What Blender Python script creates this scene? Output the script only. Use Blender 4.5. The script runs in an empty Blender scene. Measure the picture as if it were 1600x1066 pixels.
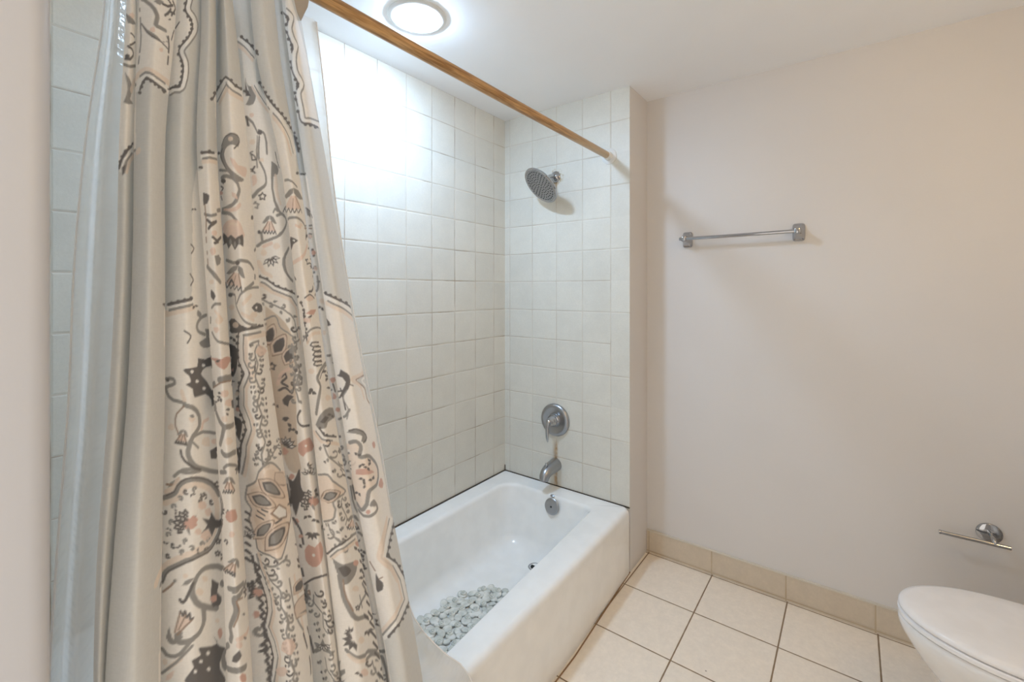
import bpy, math, random
import numpy as np
from mathutils import Vector, Matrix

# ------------------------------------------------------------------ camera, light, exposure
S = bpy.context.scene
C = S.collection
CZ = 1.355
cam_d = bpy.data.cameras.new('camera'); cam = bpy.data.objects.new('camera', cam_d); C.objects.link(cam)
cam_d.sensor_width = 36.0; cam_d.lens = 705 / 1600 * 36.0
cam_d.shift_y = -80 / 1600
cam_d.clip_start = 0.02
cam.location = (-2.0692, -1.6059, CZ)
cam.rotation_euler = (math.radians(90), 0, math.radians(36.987 - 90))
S.camera = cam
W = bpy.data.worlds.new('world'); S.world = W; W.use_nodes = True
W.node_tree.nodes['Background'].inputs[0].default_value = (1.0, .93, .84, 1)
W.node_tree.nodes['Background'].inputs[1].default_value = 1.12
S.view_settings.view_transform = 'Standard'; S.view_settings.look = 'None'
S.view_settings.exposure = 0.36; S.view_settings.gamma = 1.0
S.cycles.use_denoising = True
S.cycles.max_bounces = 10; S.cycles.diffuse_bounces = 6
DOWNLIGHT = 200.0      # radiance of the ceiling light's diffuser
GLOBE = 30.0          # radiance of each vanity globe

# ------------------------------------------------------------------ node helpers
class NT:
    def __init__(s, name):
        s.m = bpy.data.materials.new(name); s.m.use_nodes = True
        s.t = s.m.node_tree; s.n = s.t.nodes; s.l = s.t.links
        s.b = s.n['Principled BSDF']; s.out = s.n['Material Output']
        s.co = s.n.new('ShaderNodeTexCoord').outputs['Object']
    def _in(s, sock, v):
        if hasattr(v, 'is_output') or isinstance(v, bpy.types.NodeSocket): s.l.new(v, sock)
        elif isinstance(v, (tuple, list)) and len(v) == 3 and sock.type == 'RGBA': sock.default_value = (*v, 1)
        else: sock.default_value = v
    def math(s, op, a, b=0.0, c=None, clamp=False):
        n = s.n.new('ShaderNodeMath'); n.operation = op; n.use_clamp = clamp
        s._in(n.inputs[0], a); s._in(n.inputs[1], b)
        if c is not None: s._in(n.inputs[2], c)
        return n.outputs[0]
    def sep(s, v=None):
        n = s.n.new('ShaderNodeSeparateXYZ'); s._in(n.inputs[0], v or s.co); return n.outputs
    def noise(s, scale, detail=3, rough=.5, vec=None, out=0):
        n = s.n.new('ShaderNodeTexNoise'); n.inputs['Scale'].default_value = scale
        n.inputs['Detail'].default_value = detail; n.inputs['Roughness'].default_value = rough
        s.l.new(vec or s.co, n.inputs['Vector']); return n.outputs[out]
    def mapping(s, scale=(1, 1, 1), loc=(0, 0, 0)):
        n = s.n.new('ShaderNodeMapping'); n.inputs['Scale'].default_value = scale; n.inputs['Location'].default_value = loc
        s.l.new(s.co, n.inputs[0]); return n.outputs[0]
    def voro(s, scale, feature='F1', vec=None, out=0):
        n = s.n.new('ShaderNodeTexVoronoi'); n.feature = feature; n.inputs['Scale'].default_value = scale
        s.l.new(vec or s.co, n.inputs['Vector']); return n.outputs[out]
    def ramp(s, v, lo, hi, a=0.0, b=1.0):
        n = s.n.new('ShaderNodeMapRange'); n.clamp = True; n.interpolation_type = 'SMOOTHSTEP'
        s._in(n.inputs[0], v); n.inputs[1].default_value = lo; n.inputs[2].default_value = hi
        n.inputs[3].default_value = a; n.inputs[4].default_value = b; return n.outputs[0]
    def mix(s, f, a, b):
        n = s.n.new('ShaderNodeMix'); n.data_type = 'RGBA'
        s._in(n.inputs[0], f); s._in(n.inputs[6], a); s._in(n.inputs[7], b); return n.outputs[2]
    def bump(s, h, strength=.3, dist=.01, prev=None):
        n = s.n.new('ShaderNodeBump'); n.inputs['Strength'].default_value = strength
        n.inputs['Distance'].default_value = dist; s._in(n.inputs['Height'], h)
        if prev is not None: s.l.new(prev, n.inputs['Normal'])
        return n.outputs[0]
    def set(s, **k):
        for a, v in k.items(): s._in(s.b.inputs[a.replace('_', ' ')], v)
        return s
def srgb(r, g, b):
    f = lambda c: (c / 255 / 12.92) if c / 255 <= .04045 else ((c / 255 + .055) / 1.055) ** 2.4
    return (f(r), f(g), f(b))

def paint(name, col, rough=.55, tex=.12):
    m = NT(name)
    c = m.mix(m.ramp(m.noise(2.2, 2), .3, .7), tuple(x * .97 for x in col), col)
    m.set(Base_Color=c, Roughness=rough)
    m.l.new(m.bump(m.noise(140, 2), tex, .0015), m.b.inputs['Normal'])
    return m.m

def grid_tile(name, u_axis, u_off, v_off, s, base, grout, gw=.0028, v_axis='Z', trim=None, brown=.5, rough=.42, cellvar=.04,
              mottle=None, tex=.5, stain=None, cut=None):
    """square tiles drawn from metres: lines at u_off+k*s and v_off+k*s"""
    m = NT(name); x = m.sep(); ax = {'X': x[0], 'Y': x[1], 'Z': x[2]}
    def line(a, off, per, w):
        u = m.math('DIVIDE', m.math('SUBTRACT', ax[a], off), per)
        f = m.math('FRACT', u)
        d = m.math('MULTIPLY', m.math('MINIMUM', f, m.math('SUBTRACT', 1.0, f)), per)
        return d, m.math('FLOOR', u)
    wob = m.math('MULTIPLY', m.math('SUBTRACT', m.noise(30, 2), .5), .0016)
    if cut is not None: ax[u_axis] = m.math('ADD', ax[u_axis], m.math('MULTIPLY', m.math('LESS_THAN', ax[u_axis], cut[0]), cut[1]))
    du, cu = line(u_axis, u_off, s, gw); dv, cv = line(v_axis, v_off, s, gw)
    if trim is not None:
        dv2, cv2 = line(v_axis, v_off, 2 * s, gw)
        t = m.math('LESS_THAN', ax[u_axis], trim)
        dv = m.math('ADD', m.math('MULTIPLY', dv, m.math('SUBTRACT', 1.0, t)), m.math('MULTIPLY', dv2, t))
    d = m.math('ADD', m.math('MINIMUM', du, dv), wob)
    g = m.ramp(d, gw * .45, gw * .75, 1, 0)
    edge = m.ramp(d, gw * .4, gw * 2.0, 0, 1)
    wn = m.n.new('ShaderNodeTexWhiteNoise'); wn.noise_dimensions = '2D'
    cb = m.n.new('ShaderNodeCombineXYZ'); m.l.new(cu, cb.inputs[0]); m.l.new(cv, cb.inputs[1]); m.l.new(cb.outputs[0], wn.inputs['Vector'])
    cell = wn.outputs[0]
    k = m.ramp(cell, 0, 1, 1 - cellvar, 1 + cellvar * .3)
    hv = m.n.new('ShaderNodeVectorMath'); hv.operation = 'SCALE'
    mo = m.ramp(m.noise(9 if mottle is None else mottle, 6, .65), .3, .7, 0, 1)
    bc = m.mix(mo, tuple(c * .93 for c in base), base)
    bc = m.mix(m.ramp(m.noise(130 if mottle is None else 70, 4, .7), .35, .65, .35, 0), bc, tuple(c * .86 for c in base))
    m.l.new(bc, hv.inputs[0]); m.l.new(k, hv.inputs['Scale'])
    gr = m.mix(m.ramp(m.noise(3.1, 3, .6), .42, .66, 0, brown), grout, srgb(138, 112, 82))
    col = m.mix(g, hv.outputs[0], gr)
    if stain is not None: col = stain(m, x, col)
    m.set(Base_Color=col, Roughness=m.ramp(g, 0, 1, rough, .8))
    h = m.math('ADD', edge, m.math('MULTIPLY', m.noise(70, 6, .7), tex * .9))
    m.l.new(m.bump(h, .5, .002), m.b.inputs['Normal'])
    return m.m

# ------------------------------------------------------------------ materials
TS = .1556
TZ = .3105            # tub rim height = first tile line
def rust(m, x, col):
    # streaks that ran down from the valve and the spout
    dy = m.math('ABSOLUTE', m.math('ADD', x[1], .345))
    wig = m.math('ADD', dy, m.math('MULTIPLY', m.math('SUBTRACT', m.noise(22, 3), .5), .012))
    a = m.ramp(wig, .002, .016, 1, 0)
    z = m.math('MULTIPLY', m.ramp(x[2], .56, .50), m.ramp(x[2], .29, .31))
    f = m.math('MULTIPLY', m.math('MULTIPLY', a, z), m.ramp(m.noise(40, 3), .3, .6, .35, .9))
    col = m.mix(f, col, srgb(172, 136, 88))
    # brown mark where the shower arm meets the wall
    d = m.n.new('ShaderNodeVectorMath'); d.operation = 'DISTANCE'; m.l.new(m.co, d.inputs[0]); d.inputs[1].default_value = (0, -.346, 1.955)
    r = m.math('ADD', d.outputs['Value'], m.math('MULTIPLY', m.math('SUBTRACT', m.noise(60, 3), .5), .03))
    f2 = m.math('MULTIPLY', m.ramp(r, .036, .05, 1, 0), m.ramp(m.noise(70, 2), .45, .6, .1, .8))
    return m.mix(f2, col, srgb(176, 150, 98))
TILE_C = srgb(224, 221, 211)
GROUT_C = srgb(214, 207, 194)
M = {}
M['tile_back'] = grid_tile('glazed_tile_long_wall', 'X', -.107, TZ, TS, TILE_C, GROUT_C, brown=.75, cut=(-1.45, .0434))
M['tile_end'] = grid_tile('glazed_tile_tap_wall', 'Y', -.0366, TZ + .0, TS, TILE_C, GROUT_C, trim=-.0366 - 4 * TS, brown=.35, stain=rust)
M['tile_near'] = grid_tile('glazed_tile_near_wall', 'Y', -.0366, TZ, TS, TILE_C, GROUT_C)
def specks(m, x, col):
    v = m.voro(5.5); f = m.math('LESS_THAN', v, .018)
    return m.mix(m.math('MULTIPLY', f, .7), col, srgb(120, 100, 80))
M['floor'] = grid_tile('cream_floor_tile', 'X', -.0975, -.770, .306, srgb(250, 238, 222), srgb(140, 118, 92), gw=.0045, v_axis='Y',
                       brown=.6, rough=.42, cellvar=.02, mottle=26, tex=.12, stain=specks)
M['base'] = grid_tile('baseboard_tile', 'Y', -.770, -.9, .3035, srgb(214, 200, 180), srgb(192, 174, 148), gw=.0045, brown=.2, rough=.45, mottle=22, tex=.12)
M['wall'] = paint('off_white_wall_paint', srgb(220, 216, 213))
M['ceiling'] = paint('white_ceiling_paint', srgb(246, 246, 247), .8, .2)
M['jamb'] = paint('cream_jamb_paint', srgb(200, 201, 206), .4, .05)
def simple(name, col, rough, metal=0.0, coat=0.0, **k):
    m = NT(name)
    c = m.mix(m.ramp(m.noise(14, 3), .35, .65), tuple(x * .965 for x in col), col)
    m.set(Base_Color=c, Metallic=metal); m.b.inputs['Roughness'].default_value = rough
    m.b.inputs['Roughness'].default_value = rough
    m.b.inputs['Coat Weight'].default_value = coat; m.b.inputs['Coat Roughness'].default_value = .05
    return m.m
M['enamel'] = simple('white_enamel', srgb(248, 248, 246), .22, coat=.35)
M['porcelain'] = simple('white_porcelain', srgb(242, 241, 240), .14, coat=.3)
M['seatplastic'] = simple('white_seat_plastic', srgb(246, 245, 246), .25)
M['chrome'] = simple('polished_chrome', srgb(182, 183, 186), .06, 1.0)
M['chrome_dull'] = simple('dull_chrome', srgb(172, 173, 176), .30, 1.0)
M['whiteplastic'] = simple('white_plastic', srgb(228, 228, 226), .35)
M['wrongside'] = simple('cloth_wrong_side', srgb(172, 162, 150), .85)
M['hemwhite'] = simple('white_hem_plastic', srgb(252, 252, 252), .3)
M['rubber'] = simple('dark_nozzle_rubber', srgb(48, 50, 52), .6)
M['black'] = simple('drain_dark', srgb(12, 12, 12), .7)
M['caulk'] = simple('mouldy_caulk', srgb(70, 62, 52), .8)
M['grime'] = simple('brown_floor_joint', srgb(150, 118, 84), .8)
M['caulk_light'] = simple('light_caulk', srgb(214, 206, 192), .7)
def wood():
    m = NT('oak_grain_rod')
    v = m.mapping((3, 60, 60)); n = m.noise(2.4, 5, .6, v)
    n2 = m.noise(6, 3, .6, m.mapping((2, 30, 30)))
    c = m.mix(m.ramp(n, .35, .68), srgb(146, 106, 62), srgb(206, 162, 108))
    c = m.mix(m.ramp(n2, .5, .75, 0, .45), c, srgb(222, 186, 138))
    x = m.sep(); lit_end = m.ramp(x[0], -.60, -.12, 0, .8)  # light on the rod's tap-wall end, painted in as a paler tone
    c = m.mix(lit_end, c, srgb(196, 178, 152))
    m.set(Base_Color=c, Roughness=.4); m.l.new(m.bump(n, .15, .001), m.b.inputs['Normal']); return m.m
M['wood'] = wood()
def mixshader(m, fac, a, b):
    n = m.n.new('ShaderNodeMixShader'); m._in(n.inputs[0], fac); m.l.new(a, n.inputs[1]); m.l.new(b, n.inputs[2]); return n.outputs[0]
def cloth():
    m = NT('printed_curtain_cloth')
    a = m.n.new('ShaderNodeVertexColor'); a.layer_name = 'print'
    x = m.sep()
    w1 = m.noise(420, 2, .5, m.mapping((1, 1, .25)))
    w2 = m.noise(420, 2, .5, m.mapping((.25, .25, 1)))
    c = m.mix(m.ramp(m.math('ADD', w1, w2), .7, 1.3, 0, .06), a.outputs[0], (.25, .24, .23))
    m.set(Base_Color=c, Roughness=.8); m.b.inputs['Specular IOR Level'].default_value = .2
    m.b.inputs['Sheen Weight'].default_value = .15
    tr = m.n.new('ShaderNodeBsdfTranslucent'); m.l.new(c, tr.inputs[0])
    bp = m.bump(m.math('ADD', w1, w2), .12, .0006); m.l.new(bp, m.b.inputs['Normal'])
    m.l.new(mixshader(m, .22, m.b.outputs[0], tr.outputs[0]), m.out.inputs[0]); return m.m
M['cloth'] = cloth()
def linerm():
    m = NT('pebbled_plastic_liner')
    v = m.mapping((1.0, 1.0, 2.6)); d = m.voro(44, 'SMOOTH_F1', v); d2 = m.noise(7, 2)
    m.set(Base_Color=srgb(246, 245, 243), Roughness=.13)
    bp = m.bump(d, .8, .003); m.l.new(bp, m.b.inputs['Normal'])
    tr = m.n.new('ShaderNodeBsdfTranslucent'); tr.inputs[0].default_value = (*srgb(246, 244, 240), 1)
    tp = m.n.new('ShaderNodeBsdfTransparent'); tp.inputs[0].default_value = (.96, .95, .94, 1)
    s1 = mixshader(m, .50, m.b.outputs[0], tr.outputs[0])
    s2 = mixshader(m, m.ramp(d2, .35, .65, .10, .26), s1, tp.outputs[0]); m.l.new(s2, m.out.inputs[0]); return m.m
M['liner'] = linerm()
def pebm():
    m = NT('clear_grey_pebble_vinyl')
    m.set(Base_Color=m.mix(m.ramp(m.noise(25, 2), .35, .65), srgb(204, 207, 200), srgb(232, 232, 226)), Roughness=.22)
    return m.m
M['pebble'] = pebm()
def emis(name, col, st):
    m = NT(name); m.set(Base_Color=(.8, .8, .8)); m._in(m.b.inputs['Emission Color'], col); m.b.inputs['Emission Strength'].default_value = st; return m.m
M['diffuser'] = emis('lit_diffuser', (.52, .73, 1.0), DOWNLIGHT)
M['globe'] = emis('lit_warm_globe', (1.0, .66, .26), GLOBE)

# ------------------------------------------------------------------ mesh helpers
class MB:
    def __init__(s): s.v = []; s.f = []
    def add(s, v, f):
        o = len(s.v); s.v += [tuple(p) for p in v]; s.f += [tuple(i + o for i in q) for q in f]; return s
    def box(s, x0, x1, y0, y1, z0, z1):
        v = [(x, y, z) for z in (z0, z1) for y in (y0, y1) for x in (x0, x1)]
        return s.add(v, [(0, 2, 3, 1), (4, 5, 7, 6), (0, 1, 5, 4), (2, 6, 7, 3), (0, 4, 6, 2), (1, 3, 7, 5)])
    def loft(s, loops, cap0=True, cap1=True, closed=True):
        n = len(loops[0]); v = [p for l in loops for p in l]; f = []
        for a in range(len(loops) - 1):
            for i in range(n if closed else n - 1):
                j = (i + 1) % n
                f.append((a * n + i, a * n + j, (a + 1) * n + j, (a + 1) * n + i))
        if cap0: f.append(tuple(range(n - 1, -1, -1)))
        if cap1: f.append(tuple((len(loops) - 1) * n + i for i in range(n)))
        return s.add(v, f)
    def lathe(s, prof, mat=None, n=48):
        """prof: (radius, height) list about +Z, then transformed by mat"""
        mat = mat or Matrix()
        loops = [[mat @ Vector((r * math.cos(t), r * math.sin(t), h)) for t in [2 * math.pi * i / n for i in range(n)]] for r, h in prof]
        return s.loft(loops)
    def tube(s, pts, rad, n=20, caps=True):
        pts = [Vector(p) for p in pts]; R = rad if isinstance(rad, (list, tuple)) else [rad] * len(pts)
        loops = []; up = None
        for i, p in enumerate(pts):
            t = (pts[min(i + 1, len(pts) - 1)] - pts[max(i - 1, 0)]).normalized()
            if up is None: up = t.orthogonal().normalized()
            up = (up - t * up.dot(t)).normalized(); w = t.cross(up)
            r = R[i]; ra, rb = (r if isinstance(r, tuple) else (r, r))
            loops.append([p + up * ra * math.cos(a) + w * rb * math.sin(a) for a in [2 * math.pi * k / n for k in range(n)]])
        return s.loft(loops, caps, caps)
    def build(s, name, mat, parent=None, smooth=True, bevel=0, angle=40):
        me = bpy.data.meshes.new(name); me.from_pydata(s.v, [], s.f); me.update()
        import bmesh
        bm = bmesh.new(); bm.from_mesh(me); bmesh.ops.recalc_face_normals(bm, faces=bm.faces); bm.to_mesh(me); bm.free()
        o = bpy.data.objects.new(name, me); C.objects.link(o)
        mats = mat if isinstance(mat, list) else [mat]
        for k in mats: me.materials.append(k)
        if parent: o.parent = parent; o.matrix_parent_inverse = Matrix.Translation(parent.location).inverted()
        if bevel:
            b = o.modifiers.new('bevel', 'BEVEL'); b.width = bevel; b.segments = 3; b.limit_method = 'ANGLE'
        if smooth:
            me.shade_smooth()
            e = o.modifiers.new('es', 'EDGE_SPLIT'); e.split_angle = math.radians(angle)
            e.use_edge_sharp = False
        return o
def tag(o, label=None, cat=None, group=None, kind=None):
    if label: o['label'] = label
    if cat: o['category'] = cat
    if group: o['group'] = group
    if kind: o['kind'] = kind
    return o
def empty(name, loc, label, cat, group=None):
    o = bpy.data.objects.new(name, None); C.objects.link(o); o.location = loc; o.empty_display_size = .05
    return tag(o, label, cat, group)
def struct(name, box, mat, bevel=0, smooth=False):
    return tag(MB().box(*box).build(name, mat, smooth=smooth, bevel=bevel), kind='structure')
def rot_to(axis, loc):
    """matrix taking +Z to axis"""
    return Matrix.Translation(Vector(loc)) @ Vector((0, 0, 1)).rotation_difference(Vector(axis)).to_matrix().to_4x4()
def arc(p0, p1, p2, n=10):
    p0, p1, p2 = map(Vector, (p0, p1, p2)); return [(1 - t) ** 2 * p0 + 2 * t * (1 - t) * p1 + t * t * p2 for t in [i / n for i in range(n + 1)]]

# ------------------------------------------------------------------ room shell
CEIL = 2.332; WX = .225; NX = -1.98; RY = -2.47
struct('floor', (NX - .12, WX + .1, RY - .1, -.74, -.08, 0), M['floor'])
struct('ceiling', (NX - .12, WX + .1, RY - .1, .1, CEIL, CEIL + .1), M['ceiling'])
struct('wall_back', (NX - .12, WX + .1, 0, .1, -.08, CEIL), M['tile_back'])
struct('wall_tap', (0, WX + .002, -.757, 0, -.08, CEIL), [M['wall']])
struct('wall_tap_tile', (-.006, 0, -.757, 0, .30, CEIL), M['tile_end'])
struct('wall_far', (WX, WX + .1, RY - .1, 0, -.08, CEIL), M['wall'])
struct('wall_near', (NX - .12, NX, -.93, 0, -.08, CEIL), M['jamb'], bevel=.018, smooth=True)
struct('wall_near_tile', (NX, NX + .006, -.757, 0, .30, CEIL), M['tile_near'])
struct('wall_door_side', (NX - .12, NX, RY - .1, -1.80, -.08, CEIL), M['jamb'])
struct('wall_header', (NX - .12, NX, -1.80, -.93, 2.05, CEIL), M['jamb'])
struct('wall_right', (NX - .12, WX + .1, RY - .1, RY, -.08, CEIL), M['wall'])
struct('trim_1', (NX + .006, -1.525, -.757, 0, 0, TZ + TS), M['enamel'], bevel=.008, smooth=True)   # ledge past the tub's end
# tiled baseboard, with its light cap line
bb = MB(); bb.box(WX - .011, WX, RY, -.757, 0, .112)
tag(bb.build('baseboard_far', M['base'], smooth=False, bevel=.002), kind='structure')
struct('trim_2', (WX - .013, WX, RY, -.757, .112, .117), M['caulk_light'])
# dark mouldy joints round the tub
struct('trim_3', (-.0105, -.006, -.757, -.004, TZ - .002, TZ + .0035), M['caulk'])
struct('trim_4', (-1.52, -.0105, -.006, 0, TZ - .002, TZ + .0035), M['caulk'])
struct('trim_5', (-.0085, -.006, -.0045, 0, TZ, TZ + .032), M['caulk'])
t6 = MB(); t6.loft([[(0, -.7585 - .0, 0), (0, -.7545, 0), (0, -.7545, .003), (0, -.7585, .0025)], [(-.6, -.7585 - .0325, 0), (-.6, -.7545 - .0325, 0), (-.6, -.7545 - .0325, .003), (-.6, -.7585 - .0325, .0025)], [(-1.52, -.7585 - .0325, 0), (-1.52, -.7545 - .0325, 0), (-1.52, -.7545 - .0325, .003), (-1.52, -.7585 - .0325, .0025)]])
tag(t6.build('trim_6', M['grime'], smooth=False), kind='structure')

# ------------------------------------------------------------------ bathtub
def rrect(x0, x1, y0, y1, r, nc=14, ns=(26, 14)):
    """rounded rectangle; r = radii at corners (x1,y1),(x0,y1),(x0,y0),(x1,y0)"""
    pts = []
    cs = [(x1, y1, -1, -1, 0), (x0, y1, 1, -1, 90), (x0, y0, 1, 1, 180), (x1, y0, -1, 1, 270)]
    cor = []
    for (x, y, sx, sy, a0), rr in zip(cs, r):
        cx, cy = x + sx * rr, y + sy * rr
        cor.append([(cx + rr * math.cos(math.radians(a0 + 90 * k / nc)), cy + rr * math.sin(math.radians(a0 + 90 * k / nc))) for k in range(nc + 1)])
    for i in range(4):
        pts += cor[i]
        a = cor[i][-1]; b = cor[(i + 1) % 4][0]; n = ns[i % 2]
        pts += [(a[0] + (b[0] - a[0]) * k / n, a[1] + (b[1] - a[1]) * k / n) for k in range(1, n)]
    return pts
def tub():
    x1 = -.010; x0 = -1.52; L = []
    def fy(x, y, z):     # the apron leans out a little toward the floor and toward the near end
        if y < -.5: y += (.018 + .018 * (1 - min(z, .31) / .31)) * max(x, -.6)
        return y
    def loop(x0, x1, y0, y1, r, z, skew=0.0, dz=0):
        p = rrect(x0, x1, y0, y1, r)
        out = []
        for x, y in p:
            if skew and y < (y0 + y1) / 2: y -= skew * max(0, -x - .12)
            out.append((x, fy(x, y, z) if not skew else y, z))
        L.append(out)
    R = (.006,) * 4
    loop(x0, x1, -.757, -.006, R, 0)
    loop(x0, x1, -.757, -.006, R, .15)
    loop(x0, x1, -.757, -.006, R, .285)
    for k in range(1, 6):
        a = math.pi / 2 * k / 5; d = .024 * (1 - math.cos(a)); z = .285 + .0255 * math.sin(a)
        loop(x0 + d * .2, x1 - d * .02, -.757 + d, -.006 - d * .02, (.01,) * 4, z)
    # flat rim then rolled inner edge; wide rim at the front, radii: back/tap, back/near, front/near, front/tap
    ri = (.085, .10, .10, .05)
    loop(-1.40, -.098, -.622, -.088, ri, .3105, .055)
    for k in range(1, 6):
        a = math.pi / 2 * k / 5; d = .018 * math.sin(a); z = .3105 - .020 * (1 - math.cos(a))
        loop(-1.40 + d, -.098 - d, -.622 + d * .55, -.088 - d, ri, z, .055)
    for t in (.2, .4, .6, .75):
        z = .29 - .27 * t
        loop(-1.38 + .16 * t, -.117 - .045 * t, -.606 + .022 * t, -.107 - .035 * t, (.085, .1, .1, .055), z, .055)
    zb = .105; fx = (-1.24, -.150, -.578, -.134)
    for k in range(1, 8):
        a = math.pi / 2 * k / 7; d = .07 * (1 - math.cos(a)); z = .088 - .07 * math.sin(a)
        loop(fx[0] - .02 + d, fx[1] - d, fx[2] + d * .8, fx[3] - d, (.085 - d * .2,) * 2 + (.09, .06), z, .05)
    for t in (.3, .6, .85):
        x0b, x1b, y0b, y1b = fx[0] + .05, fx[1] - .07, fx[2] + .056, fx[3] - .07; cx = (x0b + x1b) / 2; cy = -.37
        g = 1 - t; loop(cx + (x0b - cx) * g, cx + (x1b - cx) * g, cy + (y0b - cy) * g, cy + (y1b - cy) * g, (.05 * g,) * 4, .018 - .004 * t, .04 * g)
    m = MB(); m.loft(L, cap0=False, cap1=True)
    root = empty('bathtub', (-.76, -.38, 0), 'white enamelled alcove bathtub with flat wide front rim', 'bathtub')
    m.build('basin', M['enamel'], root, angle=60)
    # overflow plate on the tap-end wall
    ax = Vector((-1, 0, .17)).normalized(); T = rot_to(ax, (-.130, -.398, .262))
    o = MB().lathe([(.0, .0), (.040, .0), (.0405, .004), (.037, .0075), (.030, .0085), (.012, .0095), (.0, .010)], T).build('overflow_plate', M['chrome_dull'], root)
    MB().lathe([(0, .008), (.005, .008), (.005, .011), (.003, .0125), (0, .0125)], T, 16).build('screw', M['rubber'], o)
    nv = Vector((-.72, 0, .69)); cv = Vector((-.1125, -.390, .3068)); uv = Vector((0, 1, 0)); wv = nv.cross(uv)
    e = MB(); e.loft([[cv + nv * h + uv * (.0125 * q * math.cos(a)) + wv * (.0062 * q * math.sin(a)) for a in [2 * math.pi * i / 28 for i in range(28)]] for q, h in ((1, -.001), (1, .0012), (.78, .0016), (.74, .0004), (.6, .0004), (.5, .0012))])
    e.build('maker_badge', M['chrome_dull'], root)
    d = MB().lathe([(0, .0), (.034, .0), (.034, .004), (.028, .006), (.0225, .003), (.022, -.004)], Matrix.Translation((-.262, -.384, .0135))).build('drain_ring', M['chrome_dull'], root)
    MB().lathe([(0, .0), (.022, .0), (.022, .0042), (0, .0042)], Matrix.Translation((-.262, -.384, .0135))).build('drain_hole', M['black'], root)
tub()

# ------------------------------------------------------------------ pebble bath mat
def mat_():
    rnd = random.Random(4)
    cx, cy, a, b = -.825, -.392, .355, .185; zb = .0186
    def inside(x, y, g=1.0):
        return (abs((x - cx) / (a * g)) ** 2.3 + abs((y - cy) / (b * g)) ** 2.3) < 1
    pts = []
    tries = 0
    while tries < 9000 and len(pts) < 900:
        tries += 1
        x = cx + (rnd.random() * 2 - 1) * a; y = cy + (rnd.random() * 2 - 1) * b
        if not inside(x, y, .95): continue
        r = rnd.uniform(.0145, .024)
        if all((x - p[0]) ** 2 + (y - p[1]) ** 2 > (.70 * (r + p[2])) ** 2 for p in pts): pts.append((x, y, r))
    m = MB(); N = 14
    for x, y, r in pts:
        e = rnd.uniform(.65, 1); th = rnd.uniform(0, 3.14); tilt = rnd.uniform(-.3, .3); h = rnd.uniform(.0055, .0085); z0 = zb + rnd.uniform(0, .003)
        ca, sa = math.cos(th), math.sin(th); loops = []
        for rr, hh in ((1.0, .0), (1.06, .35), (1.0, .72), (.72, .96), (.35, 1.0)):
            loops.append([(x + (ca * math.cos(t) - sa * e * math.sin(t)) * r * rr, y + (sa * math.cos(t) + ca * e * math.sin(t)) * r * rr,
                           z0 + h * hh + tilt * r * math.cos(t) * rr * .5) for t in [2 * math.pi * i / N for i in range(N)]])
        m.loft(loops)
    root = empty('bath_mat', (cx, cy, zb), 'oval grey pebble bath mat lying inside the bathtub', 'bath mat')
    m.build('pebble_sheet', M['pebble'], root, angle=80)
    cup = None; k = 0; cups = []
    for i in range(14):
        for j in range(6):
            x = cx + (i - 6.5) * .052 + (.026 if j % 2 else 0); y = cy + (j - 2.5) * .058
            if inside(x, y, .97): cups.append((x + rnd.uniform(-.006, .006), y + rnd.uniform(-.006, .006)))
    for x, y in cups:
        if cup is None:
            cup = MB().lathe([(.0125, 0), (.0135, .004), (.0115, .0085), (.0085, .0088), (.0065, .006), (.0045, .0055), (.004, .009), (0, .0095)], None, 20).build('suction_cup', M['pebble'], None)
            c = cup
        else: c = cup.copy(); C.objects.link(c)
        c.parent = root; c.matrix_parent_inverse = Matrix(); c.location = (x - cx, y - cy, .0055)
mat_()

# ------------------------------------------------------------------ shower fittings
def shower():
    root = empty('rain_shower', (0, -.343, 1.955), 'round chrome rain shower on short arm high on tiled wall', 'shower')
    X = -.006
    MB().lathe([(0, 0), (.030, 0), (.0305, .004), (.026, .010), (.014, .016), (.011, .018), (0, .018)], rot_to((-1, 0, 0), (X, -.343, 1.957))).build('wall_flange', M['chrome'], root)
    pts = arc((X, -.343, 1.957), (-.07, -.343, 1.962), (-.105, -.343, 1.915), 12)
    MB().tube(pts, .0105).build('arm', M['chrome'], root)
    n = Vector((-.66, .34, -.67)).normalized(); c = Vector((-.150, -.343, 1.885))
    T = rot_to(n, c)
    b = Vector(pts[-1]); 
    MB().tube([b + (c - b) * -.15, b + (c - b) * .25, b + (c - b) * .5], [.013, .019, .016], 24).build('swivel_nut', M['chrome'], root)
    hd = MB().lathe([(0, -.036), (.018, -.036), (.024, -.026), (.060, -.020), (.094, -.012), (.103, -.005), (.105, .0), (.1035, .0045), (.098, .006), (.092, .003)], T, 72).build('head', M['chrome'], root)
    MB().lathe([(.094, -.004), (.094, .0035), (.05, .0045), (0, .005)], T, 72).build('face_plate', M['chrome_dull'], hd)
    nz = MB()
    for r, k in ((.012, 6), (.026, 10), (.040, 16), (.054, 20), (.068, 24), (.082, 30)):
        for i in range(k):
            a = 2 * math.pi * (i + .5 * (k % 4 == 0)) / k
            p = T @ Vector((r * math.cos(a), r * math.sin(a), .0035))
            nz.lathe([(.0030, 0), (.0027, .0028), (0, .0032)], rot_to(n, p), 8)
    tag(nz.build('spray_nozzles', M['rubber'], hd), kind='stuff')
shower()
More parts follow.
